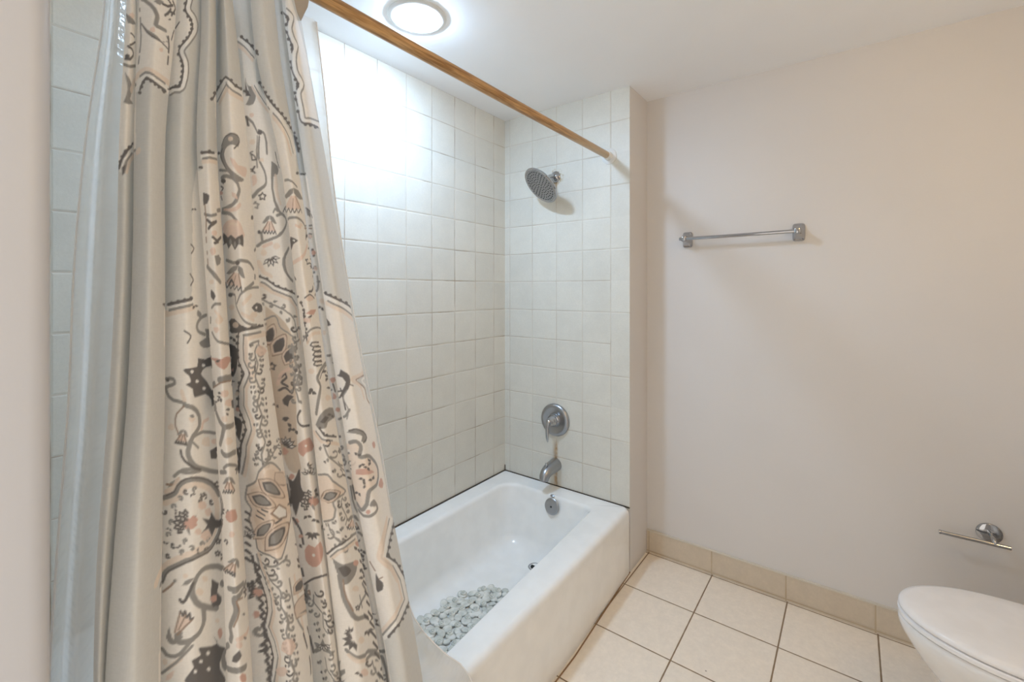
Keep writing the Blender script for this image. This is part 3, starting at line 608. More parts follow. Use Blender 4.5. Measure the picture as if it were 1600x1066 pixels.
PRINT_MASK = """494 500 501 531 532 539 540 545 546 551 552 593 594 618|494 618|494 618|496 618|498 618|501 618|502 618|503 618|503 618|504 618|504 618|505 618|506 618|506 618|506 618|506 618|508 527 528 530 531 535 536 539 540 618|508 516 519 522 523 524 525 526 532 533 534 535 536 537 538 539 544 547 548 618|508 510 511 512 513 514 515 516 520 522 523 524 525 526 546 547 548 618|508 509 521 522 523 524 546 547 548 618|508 509 545 547 548 618|508 509 518 519 545 597 598 618|508 509 510 511 515 516 517 519 528 529 530 531 546 597 598 599 600 602 603 604 605 618|508 516 517 521 522 523 524 525 526 527 528 532 533 534 535 536 539 540 541 542 546 548 552 553 554 555 556 588 589 595 596 597 605 618|508 516 517 521 522 523 524 525 526 527 528 536 537 538 539 540 541 542 543 544 545 547 556 579 581 588 589 590 591 592 594 595 605 618|507 523 524 525 526 527 528 536 537 538 539 540 541 542 543 544 545 548 556 579 581 582 583 586 587 588 589 590 591 592 594 595 605 618|507 540 541 542 543 552 556 579 581 582 583 585 587 588 605 618|507 580 581 582 583 585 605 618|506 585 605 618|506 580 581 583 584 585 605 618|506 544 545 577 605 618|506 540 554 595 605 618|506 516 542 603 605 618|543 603 605 618|544 603 605 618|545 603 605 618|546 604 605 618|548 618|549 618|550 618|553 618|553 618|552 618|552 618|552 618|551 618|551 618|551 618|551 618|550 618|550 618|550 618|550 618|550 618|550 618|549 618|550 618|549 618|550 618|550 618|550 618|547 618|545 618|545 618|206 223 389 411 546 618|206 223 228 240 254 258 274 276 389 393 394 411 547 618|205 286 293 297 307 308 362 370 371 411 547 618|204 297 303 308 319 320 337 339 358 370 371 411 548 618|204 297 303 308 319 320 337 339 358 359 360 362 363 370 371 411 548 618|203 237 239 258 261 273 283 297 303 308 337 339 363 367 368 370 373 376 377 379 380 384 385 387 388 397 398 411 548 618|203 226 232 236 239 240 241 243 244 250 264 273 286 288 290 291 296 297 303 305 365 367 374 376 378 379 382 383 385 387 389 397 398 411 548 618|203 204 205 209 213 217 223 226 265 272 366 367 374 375 382 383 386 387 389 397 398 411 548 618|205 209 213 217 266 271 374 375 382 383 386 387 390 392 393 394 395 397 399 400 403 404 406 407 410 411 548 618|269 271 374 375 382 383 386 387 393 394 399 400 403 404 406 407 410 411 548 618|374 375 382 383 386 387 403 404 406 407 548 618|374 375 386 387 406 407 548 618|386 387 406 407 548 618|548 549 551 552 553 618|553 618|553 618|553 554 555 618|389 390 553 554 556 618|389 390 553 554 556 618|389 390 553 554 556 618|223 226 249 250 252 253 263 264 274 276 281 282 284 286 297 300 315 316 333 334 349 350 354 355 367 368 375 376 378 379 380 381 383 384 387 388 389 390 391 392 394 395 401 402 404 405 553 554 556 618|203 208 209 213 218 226 237 238 248 253 255 256 258 259 262 264 268 282 284 286 290 300 301 307 308 313 314 316 317 319 329 330 333 334 340 341 343 345 349 350 353 355 358 359 363 364 366 369 371 372 375 377 378 379 380 381 383 384 387 388 389 390 391 392 394 395 401 402 404 405 407 408 553 554 556 618|194 208 209 233 235 238 240 241 248 259 262 264 268 282 284 287 288 307 308 316 317 319 324 327 329 330 331 334 336 341 342 345 347 350 351 352 353 355 357 360 361 365 366 369 371 372 375 377 378 381 382 384 386 397 398 399 401 402 404 405 407 409 552 554 555 618|195 410 551 554 555 618|195 410 551 618|195 411 551 618|195 411 551 618|195 411 551 618|195 411 551 618|195 411 552 618|195 412 552 618|195 412 552 618|195 412 552 618|195 412 551 618|195 412 552 618|195 412 552 579 580 618|194 412 552 577 581 617|194 413 552 575 582 617|194 413 552 574 583 617|194 413 556 572 583 617|193 413 562 566 585 610 613 617|192 413 586 608|192 414 587 607|191 413 588 607|190 414 590 606|189 421 591 607|188 432 437 438 439 440 592 606|188 446 447 448 594 605|187 450 595 604 605 606|186 459 597 601|185 472|184 472 473 479|184 484 485 486|183 486|182 489|181 491|180 493|179 495|178 498|177 499|177 502|176 502|174 502|174 502|173 502|173 502|173 502|173 502|173 502|173 502|176 502|176 502|176 502|176 502|176 502|177 179 180 502|181 501|181 501|181 501|182 500|183 500|183 500|183 500|184 500|184 501|185 500|184 502 503 509|185 509|185 509|186 509|186 509|186 509|184 509|184 509|183 510|182 510|181 510|180 510|179 510|178 511|177 511|176 511|176 511 539 542 543 546 547 551|175 513 525 527 538 552|175 518 519 520 525 535 536 537 538 553|173 524 525 554|173 554|173 554|170 171 173 554|170 554|170 514 516 517 518 521 522 524 525 528 529 530 531 554|168 169 170 514 516 517 522 524 525 527 529 530 531 537 540 541 544 545 548 549 552 553|168 514 516 517 522 523 525 526 531 537 540 541 544 545 548 549 552 553|168 514 516 517 522 523 525 526 531 532 535 536 540 541 544 545 548 549|168 514 516 517 525 526 531 532 535 536|167 514 516 517 531 532 535 536|167 514 516 517 531 532 535 536|166 514 516 517 531 532 535 536|166 514 516 517 531 532 535 536|165 514 516 517 531 532 535 536|165 514 516 517 531 532 535 536|165 514 516 517 531 532 535 536|164 514 516 517 531 532 535 536|163 514 516 517 531 532 535 536|162 514 516 517 521 522 531 532 535 536|160 161 162 514 516 517 521 522 531 532 535 536 538 539 546 547 550 551 553 554 557 558|157 514 516 517 521 522 526 527 531 532 535 536 538 539 546 547 550 551 553 554 557 558|157 515 516 517 521 522 526 529 531 532 535 536 538 539 546 547 550 551 553 554 557 558|157 515 516 517 521 522 526 530 531 539 541 542 546 547 550 559|156 515 516 517 518 523 525 542 543 559|155 515 516 559|155 559|155 559|154 559|154 559|154 560|154 560|154 562|155 562|155 562|156 563|156 562|157 562|157 564|158 564|158 564|158 564|159 564|160 564|161 565|161 564|161 565|163 565|163 565|164 565|164 566|165 566|165 566|165 566|166 566|166 566|167 565|167 564|167 563|166 563|165 563|164 562|163 561|163 562|161 562|160 562|160 562|159 562|158 562|157 562|156 562|155 562|154 563|153 562|153 562|152 563|150 563|150 563|149 563|148 563|147 563|147 563|146 563|146 563|146 563|146 563|142 143 146 563|142 143 146 563|141 143 144 145 146 563|141 145 146 563|138 139 141 145 146 563|138 139 140 145 146 563|138 145 146 563|138 145 146 563|137 145 146 565 567 568|134 135 137 568|134 135 137 568|134 135 136 568|134 135 136 569|134 569|134 569|133 569|130 131 133 569|130 132 133 569|130 569|130 569|130 569|130 568|130 570 573 574|130 582 583 587 589 591 594 595|130 608|130 609|130 608|131 608|132 608|132 608|133 607|134 607|135 606|135 606|136 607|137 607|137 606|138 605|139 605|140 605|140 605|141 605|141 605|142 604|142 576 581 603|141 575 584 602|140 575 586 602|139 573 588 589 590 602|138 573 591 602|138 572 593 603|137 572 595 602|135 571 596 602|134 571 597 602|133 569 570 571 598 601|133 570 599 601|133 569 599 601|133 569 599 601|133 569 599 601|128 129 133 569 599 601|126 127 128 130 131 132 133 569 599 601|126 127 128 130 131 132 133 569 599 601|126 127 128 130 131 132 133 569 599 601|121 125 126 130 131 132 133 569 599 600|121 132 133 564 566 567|121 132 133 564 566 567|121 564|121 564|121 564|121 564|121 565|122 565|122 565|123 565|123 124 125 565|123 124 125 565|125 565|125 565|125 127 128 565|126 127 128 565|129 130 131 565|129 130 132 565|132 565|132 565|132 565|134 564|134 564|134 562|135 561|135 560|135 559|135 557|136 557|136 556|136 555|136 555|135 553|135 552|135 551|134 550|133 549|132 547|131 548|130 546|129 546|128 546|126 545|125 544|124 544|123 544|122 543|121 543|120 542|119 542|118 510 512 541|117 510 514 540|116 511 516 539|115 511 517 537 538 539|113 511 519 520 523 534|113 511 524 534|112 511 526 533|111 511 527 532|110 512 528 530|109 511 529 530|107 108 109 511 529 530|107 511 529 530|105 106 107 511 529 530|105 106 107 511 529 530|105 106 107 511 529 530|104 511 529 530|102 511 529 530|102 511|102 513|102 514|102 514|101 514|99 100 101 514|99 514|99 514|99 514|99 513|99 514|98 513|97 514|97 514|97 514|97 100 101 426 427 440 441 448 449 458 459 499 500 514|97 99 101 103 104 106 108 111 112 114 115 117 119 120 121 123 124 127 128 131 132 133 134 416 417 424 425 426 427 434 435 436 437 440 441 442 443 444 445 447 449 454 455 458 459 460 461 462 464 465 466 467 468 471 472 477 478 481 482 485 486 487 488 489 491 494 495 499 500 503 504 505 506 509 510 511 513 514|97 98 101 102 104 106 108 111 113 114 115 117 121 123 124 127 128 129 130 131 132 133 134 416 417 418 419 420 421 424 425 426 427 430 431 432 433 434 435 436 437 438 439 440 441 442 443 444 445 446 450 454 455 456 459 460 464 465 466 467 468 469 470 471 472 477 478 479 480 481 482 485 486 487 488 489 491 492 493 494 495 496 497 498 500 503 504 505 507 508 510 511 513 514|104 105 108 109 110 111 113 114 121 122 125 126 128 129 130 131 135 416 417 418 419 420 421 424 425 426 427 428 429 430 431 432 433 434 435 436 437 438 439 440 443 444 445 446 450 454 455 456 464 465 466 467 468 469 470 471 472 477 478 479 480 481 482 485 486 487 488 489 491 492 493 494 495 496 497 498 500 503 504 505 507 508 510 511 513 514|104 105 108 109 113 114 121 122 125 126 130 131 135 416 417 418 419 420 421 424 425 426 427 428 429 430 431 432 433 434 435 436 437 438 450 452 453 454 455 456 464 465 466 467 468 469 470 471 472 477 478 479 480 481 482 485 486 487 488 489 491 492 493 494 495 496 497 498 500 503 504 505 507 508 510 511|104 105 108 109 113 114 121 122 125 126 130 131 135 416 417 418 419 420 421 424 425 426 427 428 429 430 431 432 433 434 435 436 437 438 450 452 453 454 455 456 464 465 466 467 468 469 470 471 472 477 478 479 480 481 482 485 486 487 488 489 491 492 493 494 495 496 497 498 500 503 504 505 507 508 510 511|104 105 108 109 113 114 121 122 125 126 130 131 135 416 417 418 419 420 421 424 425 426 427 428 429 430 431 432 433 434 435 436 437 438 450 452 453 454 455 456 464 465 466 467 468 469 470 471 472 479 480 487 488 489 491 492 493 498 500 503 504 505 507 508 510 511|104 105 108 109 113 114 121 122 125 126 130 131 136 416 417 418 419 420 421 424 425 426 427 428 429 430 431 432 433 434 435 436 437 438 450 452 453 454 455 456 464 465 466 467 468 471 472 489 490 498 500 503 504 505 507 508 510 511|104 105 108 109 113 114 121 122 125 126 130 131 136 416 417 418 419 420 421 424 425 426 427 428 429 430 431 432 433 434 435 436 437 438 450 452 453 454 455 456 461 462 463 467 468 489 490 499 500 503 504 505 506 508 510 511 512 513|104 105 107 109 113 114 121 122 125 126 130 131 136 416 417 418 419 420 421 424 425 426 427 428 429 430 431 432 433 434 435 436 437 438 442 443 444 445 447 448 450 452 453 454 455 458 459 460 461 462 463 489 490 499 500 503 504 505 506 511 512 513|104 105 107 109 111 112 113 114 120 122 125 126 127 128 130 132 135 416 417 418 419 420 421 424 425 426 427 428 429 430 431 432 433 434 435 436 437 438 442 443 444 445 447 448 449 452 453 454 455 458 459 460 461 489 490 503 504 505 506 511 512 513|104 105 107 109 111 112 113 115 117 118 120 122 123 124 125 126 127 128 130 132 135 416 417 420 421 424 425 426 427 428 429 430 431 434 435 436 437 438 442 443 444 446 447 454 455 489 490 503 504 513|104 110 111 112 113 115 116 118 119 124 125 128 129 132 133 424 425 426 427 428 429 430 431 436 437 439 442 443 444 454 455 513|104 110 111 426 427 428 429 430 431 436 437 439 440 441 442 513|104 512|104 512|104 512|104 512|105 512|107 109 111 112 144 417 418 423 424 432 434 436 437 439 441 512|145 417 420 421 443 444 446 447 450 452 453 456 457 512|147 417 464 465 468 470 472 474 475 480 482 483 484 487 488 490 491 493 494 496 501 502|147 416|149 416|150 416 642 643|151 415 641 650|152 415 556 557 560 561 562 564 565 567 568 574 575 578 594 598 600 602 627 629 641 652|152 415 556 557 558 578 593 605 623 624 625 630 640 652|154 414 556 579 590 608 621 632 639 654|155 414 556 581 588 611 617 618 619 634 639 654|155 413 555 582 586 611 616 636 638 654|156 413 556 612 613 637 638 654|157 413 556 654|157 209 212 412 556 654|157 208 214 412 556 654|158 207 215 412 556 654|158 206 216 411 556 654|158 205 216 411 556 653|158 204 218 411 556 651|159 203 218 411 557 650|158 201 219 411 556 649|159 201 220 410 556 647 648 649|158 200 220 410 557 646|159 199 221 410 557 646|158 198 221 349 351 409 557 645|158 197 223 348 350 409 557 644|159 195 196 197 222 348 351 409 557 643|158 194 223 347 350 409 557 640|159 192 223 347 351 409 557 639|158 190 223 346 351 408 557 637|159 189 225 345 351 408 557 635|158 186 187 188 224 345 351 408 558 632 633 634|158 185 225 345 351 408 558 630 631 632|158 185 225 344 351 407 559 628 629 630|158 182 226 343 350 407 558 624 625 626 629 630|158 180 181 182 226 342 351 406 559 621 623 624|158 177 227 341 351 406 559 621 623 624|158 169 170 171 173 174 176 177 228 340 350 406 559 619 620 621|157 158 230 231 233 234 236 237 238 240 241 336 351 405 560 562 563 565 566 568 569 574 575 577 578 583 584 585 586 615 616 617|242 243 245 246 248 335 351 405 561 562 564 565 567 568 569 571 573 574 576 577 578 580 582 583 584 585 587 589 591 592 593 595 597 598 599 601 602 603 604 605 606 607 608 611 612 613|253 254 255 257 258 260 261 268 269 295 296 331 351 403 404 405 604 605 610 611|298 299 301 302 304 305 306 307 308 310 311 323 324 325 329 330 351 402 403 404|298 299 301 302 304 305 306 307 308 310 311 323 324 325 329 330 351 402 403 404"""
PRINT_ART = """LD41:15 3445 8 -4 12 -1 7 -7 0 -9 -21 -21 -14 1
PD0:22 3414 -2 -7 -5 -3 -7 2 -4 6 3 6 7 2 6 -2
PG0:8 3363 18 -22 9 -7 6 -9 2 -10 -2 -13 -5 -14 -7 -11 -16 -12 4 16 3 25 -2 21 -6 24
LD33:23 3489 24 -2
LD33:22 3451 32 22
PP0:41 3555 -7 -11 -15 -10 -7 5 0 10 16 11
PG0:-3 3555 26 -15 21 -2 11 -5 -29 -14 -16 2 -6 9 -4 13
LG49:1 3387 17 -6 6 0 38 17
PG0:10 3265 8 20 40 -11 -35 -13
LK99:182 3121 -12 -4
LK99:112 3122 30 -11
LK99:61 3109 -17 -15 -11 -17 -9 -19
LW107:56 3129 -26 -18 -6 -8 -13 -42
LG40:159 3124 -27 0
LG40:57 3118 -28 -24 -5 -8 -6 -27
LD46:56 3141 -28 -19 -6 -8 -12 -24 -9 -26
PD0:68 3151 0 -6 -10 -1 -5 3 4 5 11 4 0 -5
PD0:51 3136 -4 -5 -9 -4 -8 -1 -4 3 3 5 8 4 10 1
PD0:25 3117 -1 -5 -3 -2 -3 1 -2 4 2 4 2 2 3 -1
PD0:18 3099 -2 -4 -4 -2 -5 2 -2 4 2 4 9 0
PD0:12 3082 -2 -4 -9 0 -2 4 1 4 5 2 5 -2
PD0:5 3065 -2 -4 -4 -2 0 12 4 -2
PD0:11 3065 11 11 -2 -26 -7 -10 -1 11
LK99:40 3312 21 36
LK99:150 3352 13 9 15 7 21 6 11 0 22 -7 30 -4 57 0
LW107:113 3319 49 -2
LW107:171 3334 15 14 18 10 45 -13 34 -3 33 1
LG40:133 3324 17 6 -38 20 -13 13
LG40:175 3355 26 11 17 -2 25 -9 49 -3
LG40:377 3371 -48 -17
LD46:178 3312 13 23 16 13 35 -14 61 -4
PD0:188 3301 -3 -4 -7 -1 -8 3 -4 4 3 4 8 1 7 -2
PD0:195 3319 -2 -4 -7 -1 -7 2 -3 5 2 4 7 1 7 -2
PD0:202 3333 -2 -4 -6 -1 -7 2 -3 4 3 4 6 2 7 -2
PD0:214 3345 -2 -5 -5 -1 -6 2 -3 4 2 4 6 2 6 -2
PD0:218 3345 -2 -4 -5 -2 -6 2 -3 5 3 4 5 2 6 -2
PD0:231 3339 -1 -4 -4 -3 -5 2 -2 4 1 4 5 2 4 -1
PD0:249 3335 -2 -5 -6 -4 -5 0 -2 4 1 4 5 4 6 0
PD0:269 3333 -2 -5 -7 -4 -7 -1 -3 3 2 5 7 4 7 1
PD0:294 3331 1 -4 -8 -5 -9 -1 -4 3 3 5 8 5 8 1
LG66:173 3610 10 -3 26 -16 13 -13 8 -16 2 -9 -4 -25 5 -5 36 2
PG0:172 3530 27 -22 53 -27 12 0 17 15 9 16 -19 -1 9 -9 5 -10 -32 -10 -25 -2 -23 11 -25 29
LD25:172 3528 26 -29 21 -14 13 -5 14 -1 42 -8
LD43:271 3638 18 -8
LD43:290 3612 -16 -26
LD43:301 3645 17 -11 4 -6 -6 -11 -20 -25
LD43:248 3608 24 4 30 19
LD43:261 3575 23 25 35 8
PP0:228 3510 -1 -10 -8 -1 -10 6 0 7 16 7
PP0:264 3457 -1 -7 -10 -5 -5 1 -4 5 8 8 9 2
PG0:219 3604 10 -5 9 -1 15 19 -20 0
LD49:286 3511 9 -28 1 -21
LD49:297 3446 0 -24
LG33:161 3579 1 -8
LG33:94 3586 -3 -7
LG33:165 3548 6 -61 0 -23 -3 -30
LG33:166 3420 -3 -22
LW107:526 3686 -9 -32 1 -10 5 -7 35 -13 7 -7 6 -9 2 -9 -1 -11 -6 -11 -19 -25 -47 -48 -4 -8 2 -11 22 -32 3 -11 2 -20 -1 -12 -5 -32 -3 -9 -5 -7 -11 -5 -32 1 -13 -4
LW107:333 3334 42 3
LG40:544 3690 -10 -24 -3 -10 1 -6 5 -4 27 -6 14 -6 9 -8 7 -9 2 -10 -2 -13 -7 -13 -11 -14 -58 -61 -9 -12 2 -7 22 -29 6 -22 1 -11 -2 -23 -11 -35 -8 -11 -15 -8 -30 1 -23 -7
LD46:509 3676 -7 -22 1 -13 8 -11 10 -8 17 -9 9 -14 2 -8 -1 -8 -4 -9 -23 -33 -15 -15 -20 -16 -6 -12 3 -14 18 -25 8 -19 2 -19 -3 -30 -7 -22 -7 -2 -33 1 -17 -4
PD0:504 1487 -6 1 6 -1
PD0:511 3666 -2 -5 -7 -2 -8 3 -3 5 3 4 7 2 7 -2
PD0:510 3641 -3 -5 -7 -2 -7 3 -4 5 3 4 7 2 8 -2
PD0:528 3622 -3 -5 -7 -4 -6 1 -3 5 2 5 14 2
PD0:547 3615 -4 -6 -9 -5 -8 -1 -4 4 3 6 8 4 10 1
PD0:556 3602 -4 -6 -9 -6 -10 -1 -4 4 4 6 9 5 10 1
PD0:558 3586 -4 -6 -11 -5 -9 -1 -3 4 3 5 9 5 10 1
PD0:546 3568 -3 -6 -9 -5 -8 0 -3 3 2 6 8 4 9 1
PD0:528 3545 -2 -6 -7 -3 -6 1 -3 5 2 5 13 2
PD0:513 3528 -3 -5 -6 -2 -7 3 -4 4 3 5 7 2 7 -2
PD0:493 3510 -3 -4 -7 -2 -8 3 -3 5 2 5 8 1 7 -3
PD0:490 3483 -3 -5 -7 -1 -8 2 -3 5 2 5 8 1 7 -3
PD0:507 3458 -2 -5 -6 -1 -7 2 -4 5 2 4 7 2 7 -2
PD0:515 3440 -2 -4 -7 -2 -6 2 -4 4 2 5 7 2 7 -2
PD0:516 3421 -1 -5 -6 -2 -7 2 -4 5 3 5 13 0
PD0:515 3401 -2 -4 -6 -2 -7 2 -3 4 2 5 7 2 6 -2
PD0:511 3381 -2 -4 -6 -2 -7 2 -3 5 2 4 7 2 6 -2
PD0:507 3371 -2 -5 -6 -1 -7 2 -4 5 3 4 6 2 7 -3
PD0:491 3370 -3 -5 -7 -1 -7 2 -4 5 2 5 8 1 7 -3
PD0:330 3349 7 -5 -20 -4 -5 3 54 19 -38 -8 6 0
PD0:306 3330 -12 -11 -9 -1 -4 3 3 5 8 5 9 1
LD33:471 3600 -22 -20
LD33:323 3550 -6 -11 -9 -28
PD0:423 3616 -38 -17 -9 1 6 2
PD0:295 3578 -7 0 -12 -11 15 5
LD41:726 3109 22 -3
LG33:690 3097 -35 4
LK104:440 2636 110 20
LW113:451 2655 94 17
LG42:453 2647 94 17
LD49:448 2664 94 17
PD0:323 2666 4 -3 -7 -3 -7 4 -10 2 4 4 49 1 -22 -2
PD0:472 2669 -3 -4 -6 -2 -6 2 -2 4 2 4 6 2 6 -2
PD0:499 2674 -2 -4 -5 -2 -6 2 -2 4 2 5 11 0
PD0:522 2679 -2 -4 -5 -2 -4 2 -2 4 2 4 5 2 4 -2
PD0:551 2683 -4 -4 -6 -2 -7 2 -2 5 3 4 6 2 7 -2
PD0:584 2973 2 -5 8 0 9 2 -9 5
PD0:584 2973 -11 -1 -5 -4 -2 -4 15 4
LD26:551 2854 10 -5 7 -6 -6 -9 -10 -9
LD26:541 2760 12 -13 3 -7 -14 -16
PD0:557 2660 7 -5 7 1 7 3 -14 4
PD0:557 2660 -10 -2 -1 -4 2 -5 10 5
PG0:582 2620 13 11 -8 9 -14 7 -5 -9 0 -9
LG56:622 2628 -29 -6 -11 -6 -10 -7 -6 -8 -2 -8 2 -8 5 -6 9 -5 27 -8
LD26:511 2584 16 -10 6 -6 -2 -7 -11 -14
PG0:609 2584 104 -9 -87 -18 59 -6 -48 -13 81 -6 -101 -10 -22 2 -17 9 -7 11 42 11 1 13
PD0:717 2500 -118 -13 -38 9 0 -12 -5 -14 -45 -1 -8 -3 6 -8 12 -10 5 -11 1 -9 -17 -6 23 -16 2 -15 4 -12 53 0 18 -11 12 -14 1 -21 87 14 -28 8 41 16 -21 8 -74 5 -25 33 -24 21 -5 8 10 10 19 6 112 -3 4 8 -1 22
PW0:600 2468 -4 -3 -7 -1 -7 3 -2 4 3 4 14 -2
PW0:540 2457 -3 -3 -5 -1 -4 2 -2 4 2 4 5 1 5 -3
PW0:562 2424 -3 -3 -6 -1 -6 3 -2 4 2 3 6 1 6 -3
PW0:596 2396 -3 -3 -7 -1 -6 3 -3 5 3 3 7 0 7 -3
LG53:439 2437 14 2 12 -1 6 -6 1 -7 -9 -5 -26 -8 3 -14 9 -14 17 -10 39 -6
PD0:452 2434 -2 -4 -6 -2 -5 1 -2 4 2 4 5 2 6 -1
LK66:497 2401 8 -25
LG69:505 2361 23 -9 14 -11 6 -7 8 -15 2 -16 -1 -9 -3 -7 -5 -6 -19 -15 -10 -17 -7 -25 1 -13 5 -15 11 -17 13 -11 53 -30 36 -17
LG69:731 2140 30 7
LO26:503 2357 -25 -23 -5 -16 0 -17 2 -7 7 -14 11 -31
LG49:532 2264 30 3 11 -1 34 -11 24 -10
LP53:565 2276 6 15 5 6 23 2
PK0:540 2314 -7 -6 -8 -1 -7 8 -1 6 8 6 8 -5
PG0:537 2320 -5 9 -7 1 -5 -2 3 -5 6 -4
PP0:493 2275 -16 -21 11 -3 21 -2 -1 12 -4 12
LO26:494 2275 -18 -22
LO26:503 2273 6 -25
LO21:498 2270 -4 -14
PG0:502 2288 -10 -1 -14 -15 6 -1 15 9
PG0:502 2288 8 -5 5 -18 -5 1 -9 13
LD28:472 2248 6 7 1 -8
PW0:484 2252 -1 -2 -4 0 0 4 4 0
LD28:481 2247 5 7 1 -8
PW0:492 2251 -3 -3 -2 1 0 4 4 0
LD28:489 2246 5 7 1 -8
PW0:500 2250 -3 -3 -2 1 0 3 4 0
LD28:496 2245 5 6 1 -7
PW0:507 2248 -1 -2 -4 1 0 3 4 0
LD28:504 2243 4 7 1 -8
PK0:469 2294 -1 -9 -12 -1 -10 4 1 9 9 8 11 -3
LG53:469 2151 15 12 15 7 8 1 15 0 33 -16 -61 9
PG0:447 2117 19 6 12 13 8 13 -30 -17
LD36:491 2227 3 -16 9 -14 29 -28 21 -11
PD0:600 2200 21 0 91 11 -80 -25 3 -13 -5 -9 -26 9 -3 12
PK0:604 2227 -4 -15 -24 9 -14 11 5 13 13 3 18 -4
PP0:632 2218 0 -7 -10 2 -11 7 -1 10 13 0 11 -4
LG33:525 2250 23 -25
LO33:443 2126 9 -1 17 2 6 5 9 13
LK82:442 2104 22 10 6 6 12 21
LK115:439 2075 21 7 21 11 17 26 10 6 15 2 13 -4 20 -9 15 -10 20 -17 8 -11 17 -31 5 -24 0 -15 -7 -41 -14 -21 -7 -5 -19 -12 -7 -2 -7 -1 -35 4 -20 -5 -24 -9 -29 -14 -20 -15
LK115:325 1919 -8 -2
LK115:307 1910 -7 -8
LG76:434 2087 24 8 13 7 5 6 7 14 10 10 14 7 14 2 14 -4 28 -13 36 -26 20 -24 14 -25
LG76:710 2059 8 -5 5 -15 -2 -20 -7 -26
LG76:636 1964 -5 -18 -8 -13 -31 -21 -21 -5 -42 7 -24 -4 -52 -24 -10 -8 -4 -6 -7 -18
LG76:333 1885 -8 -1
LD23:442 2094 26 11 11 19 14 13 15 7 12 1 29 -10 36 -20 18 -15 22 -26 5 -9
LD23:716 2077 3 -7 6 -5 7 -15 2 -8 -2 -26 -54 -30 48 9 -7 -20 -8 -11
LD23:633 1936 -14 -16 -25 -14 -9 -3 -10 -1 -35 6 -23 1 -14 -4 -28 -12 -22 -12 -6 -6 -5 -7 -8 -21
LG31:474 2063 -1 4 -3 2 -6 0 -4 -3 1 -4 3 -1
PG0:468 2062 -1 -3 -5 0 0 4 5 1
LD31:509 2100 -6 1 -3 4 2 6 3 0 1 -2
PD0:509 2109 -1 -3 -4 1 0 4 4 0
LG31:528 2102 -3 7 1 5 3 1 4 -2 2 -4 -2 -1
PG0:537 2106 -4 -1 -3 4 1 2 5 -2
LD31:551 2085 6 -8 7 -3 3 1 1 4 -5 4
PD0:567 2081 -5 -1 -3 2 -1 3 2 1 6 -2
LD31:602 2033 -6 2 -8 7 0 7 7 -2 2 -3
PD0:602 2042 -5 -1 -4 3 -1 2 2 2 6 -3
LG31:457 2013 -3 2 -1 6 4 4 4 0 2 -1 -1 -4
PG0:465 2021 -1 -3 -4 0 0 4 4 1
LG31:457 1982 -1 4 -3 2 -6 0 -3 -3 0 -4 4 -1
PG0:451 1981 -1 -3 -5 0 0 4 5 1
LD31:470 1947 -4 -1 -6 3 0 6 2 2 3 0 1 -2
PD0:469 1955 -3 -3 -2 1 0 4 4 0
LG31:491 1929 -3 6 1 5 6 1 2 -3 -1 -2
PG0:499 1936 -3 -3 -2 1 0 4 4 0
LG31:515 1948 3 1 5 -4 1 -7 -3 -1 -2 3
PG0:521 1939 0 -2 -2 0 -3 3 1 2 4 -1
LG31:561 1934 -9 11 -7 0 1 -4 3 -2
PG0:553 1937 -1 -2 -5 3 0 4 3 0 2 -3
LG31:573 1935 -5 8 3 4 6 -1 5 -6 -2 -2
PG0:585 1936 -5 -1 -3 3 0 4 6 -3
LG31:484 2092 3 2 6 -2 2 -3 -2 -6 -5 2
PG0:492 2085 -1 -2 -5 0 0 4 5 0
LD31:328 2075 11 -7
LD31:435 2041 3 -1 5 3 1 4 -3 2 -2 -1
PD0:442 2049 -1 -3 -4 0 -1 4 5 1
LD31:454 1918 -7 -1 -3 2 0 7 5 1 1 -2
PD0:453 1926 -1 -3 -4 0 0 4 4 1
LG31:500 1959 -3 9 6 4 3 -4 -1 -2
PG0:508 1966 -1 -2 -4 1 0 4 4 -1
LD31:550 2076 5 -7 -1 -5 -3 -1 -5 2 -2 2 1 3
PD0:549 2069 -2 -2 -5 2 0 4 5 -2
PD0:477 2049 -6 -2 0 -4 1 -4 6 5
PD0:477 2049 1 5 -4 2 -5 1 3 -7
PD0:454 2000 -1 -5 3 -2 5 -1 -2 7
PD0:454 2000 -5 3 -4 -2 -3 -3 8 -1
PD0:522 2098 4 -6 4 0 4 1 -8 6
PD0:522 2098 -5 -1 0 -4 1 -4 5 4
PD0:576 2068 -8 1 -1 -3 1 -5 9 1
PD0:576 2068 1 5 -5 5 -7 3 4 -9
PD0:485 1948 -5 3 -4 -2 -3 -3 8 -2
PD0:485 1948 5 2 0 4 -2 4 -5 -6
PD0:534 1926 5 0 -1 9 -6 -3
PD0:534 1926 0 -5 4 -4 5 -3 -4 9
PD0:440 1956 0 6 -3 2 -4 -1 2 -6
PD0:440 1956 5 -2 4 2 3 4 -9 0
PD0:567 1920 5 -7 5 -2 5 0 -10 9
PD0:567 1920 -8 2 0 -4 1 -5 8 1
PR0:528 2009 -7 -11 -13 -1 -11 10 0 15 12 9 13 -6
PR0:536 2002 -9 -4 -8 -1 -8 9 3 9 5 6 11 -6
LD31:503 2008 -10 -2 5 9 -8 7 11 1 0 10 7 -8
LD31:498 2000 -11 -3 3 10 -10 3 8 7 -8 7 11 3 -2 10 10 -3 4 9 6 -8
LD31:493 1991 -12 -2 1 11 -12 2 7 10 -10 7 11 6 -5 10 13 1 0 12 11 -4 6 10 7 -9
PG0:515 2021 9 -1 11 11 -9 1 -7 -3
PG0:510 2006 -3 -10 4 -9 5 -8 -1 18
PR0:539 2016 -5 -5 -11 -1 -9 10 3 10 7 5 8 -8
PP0:575 2041 -7 -6 -16 4 -11 11 1 14 9 1 17 -9
PP0:596 2012 -4 -10 -18 8 -8 12 -1 10 10 0 13 -4
PP0:591 1945 -9 -5 -20 1 -16 20 5 11 13 4 19 -13
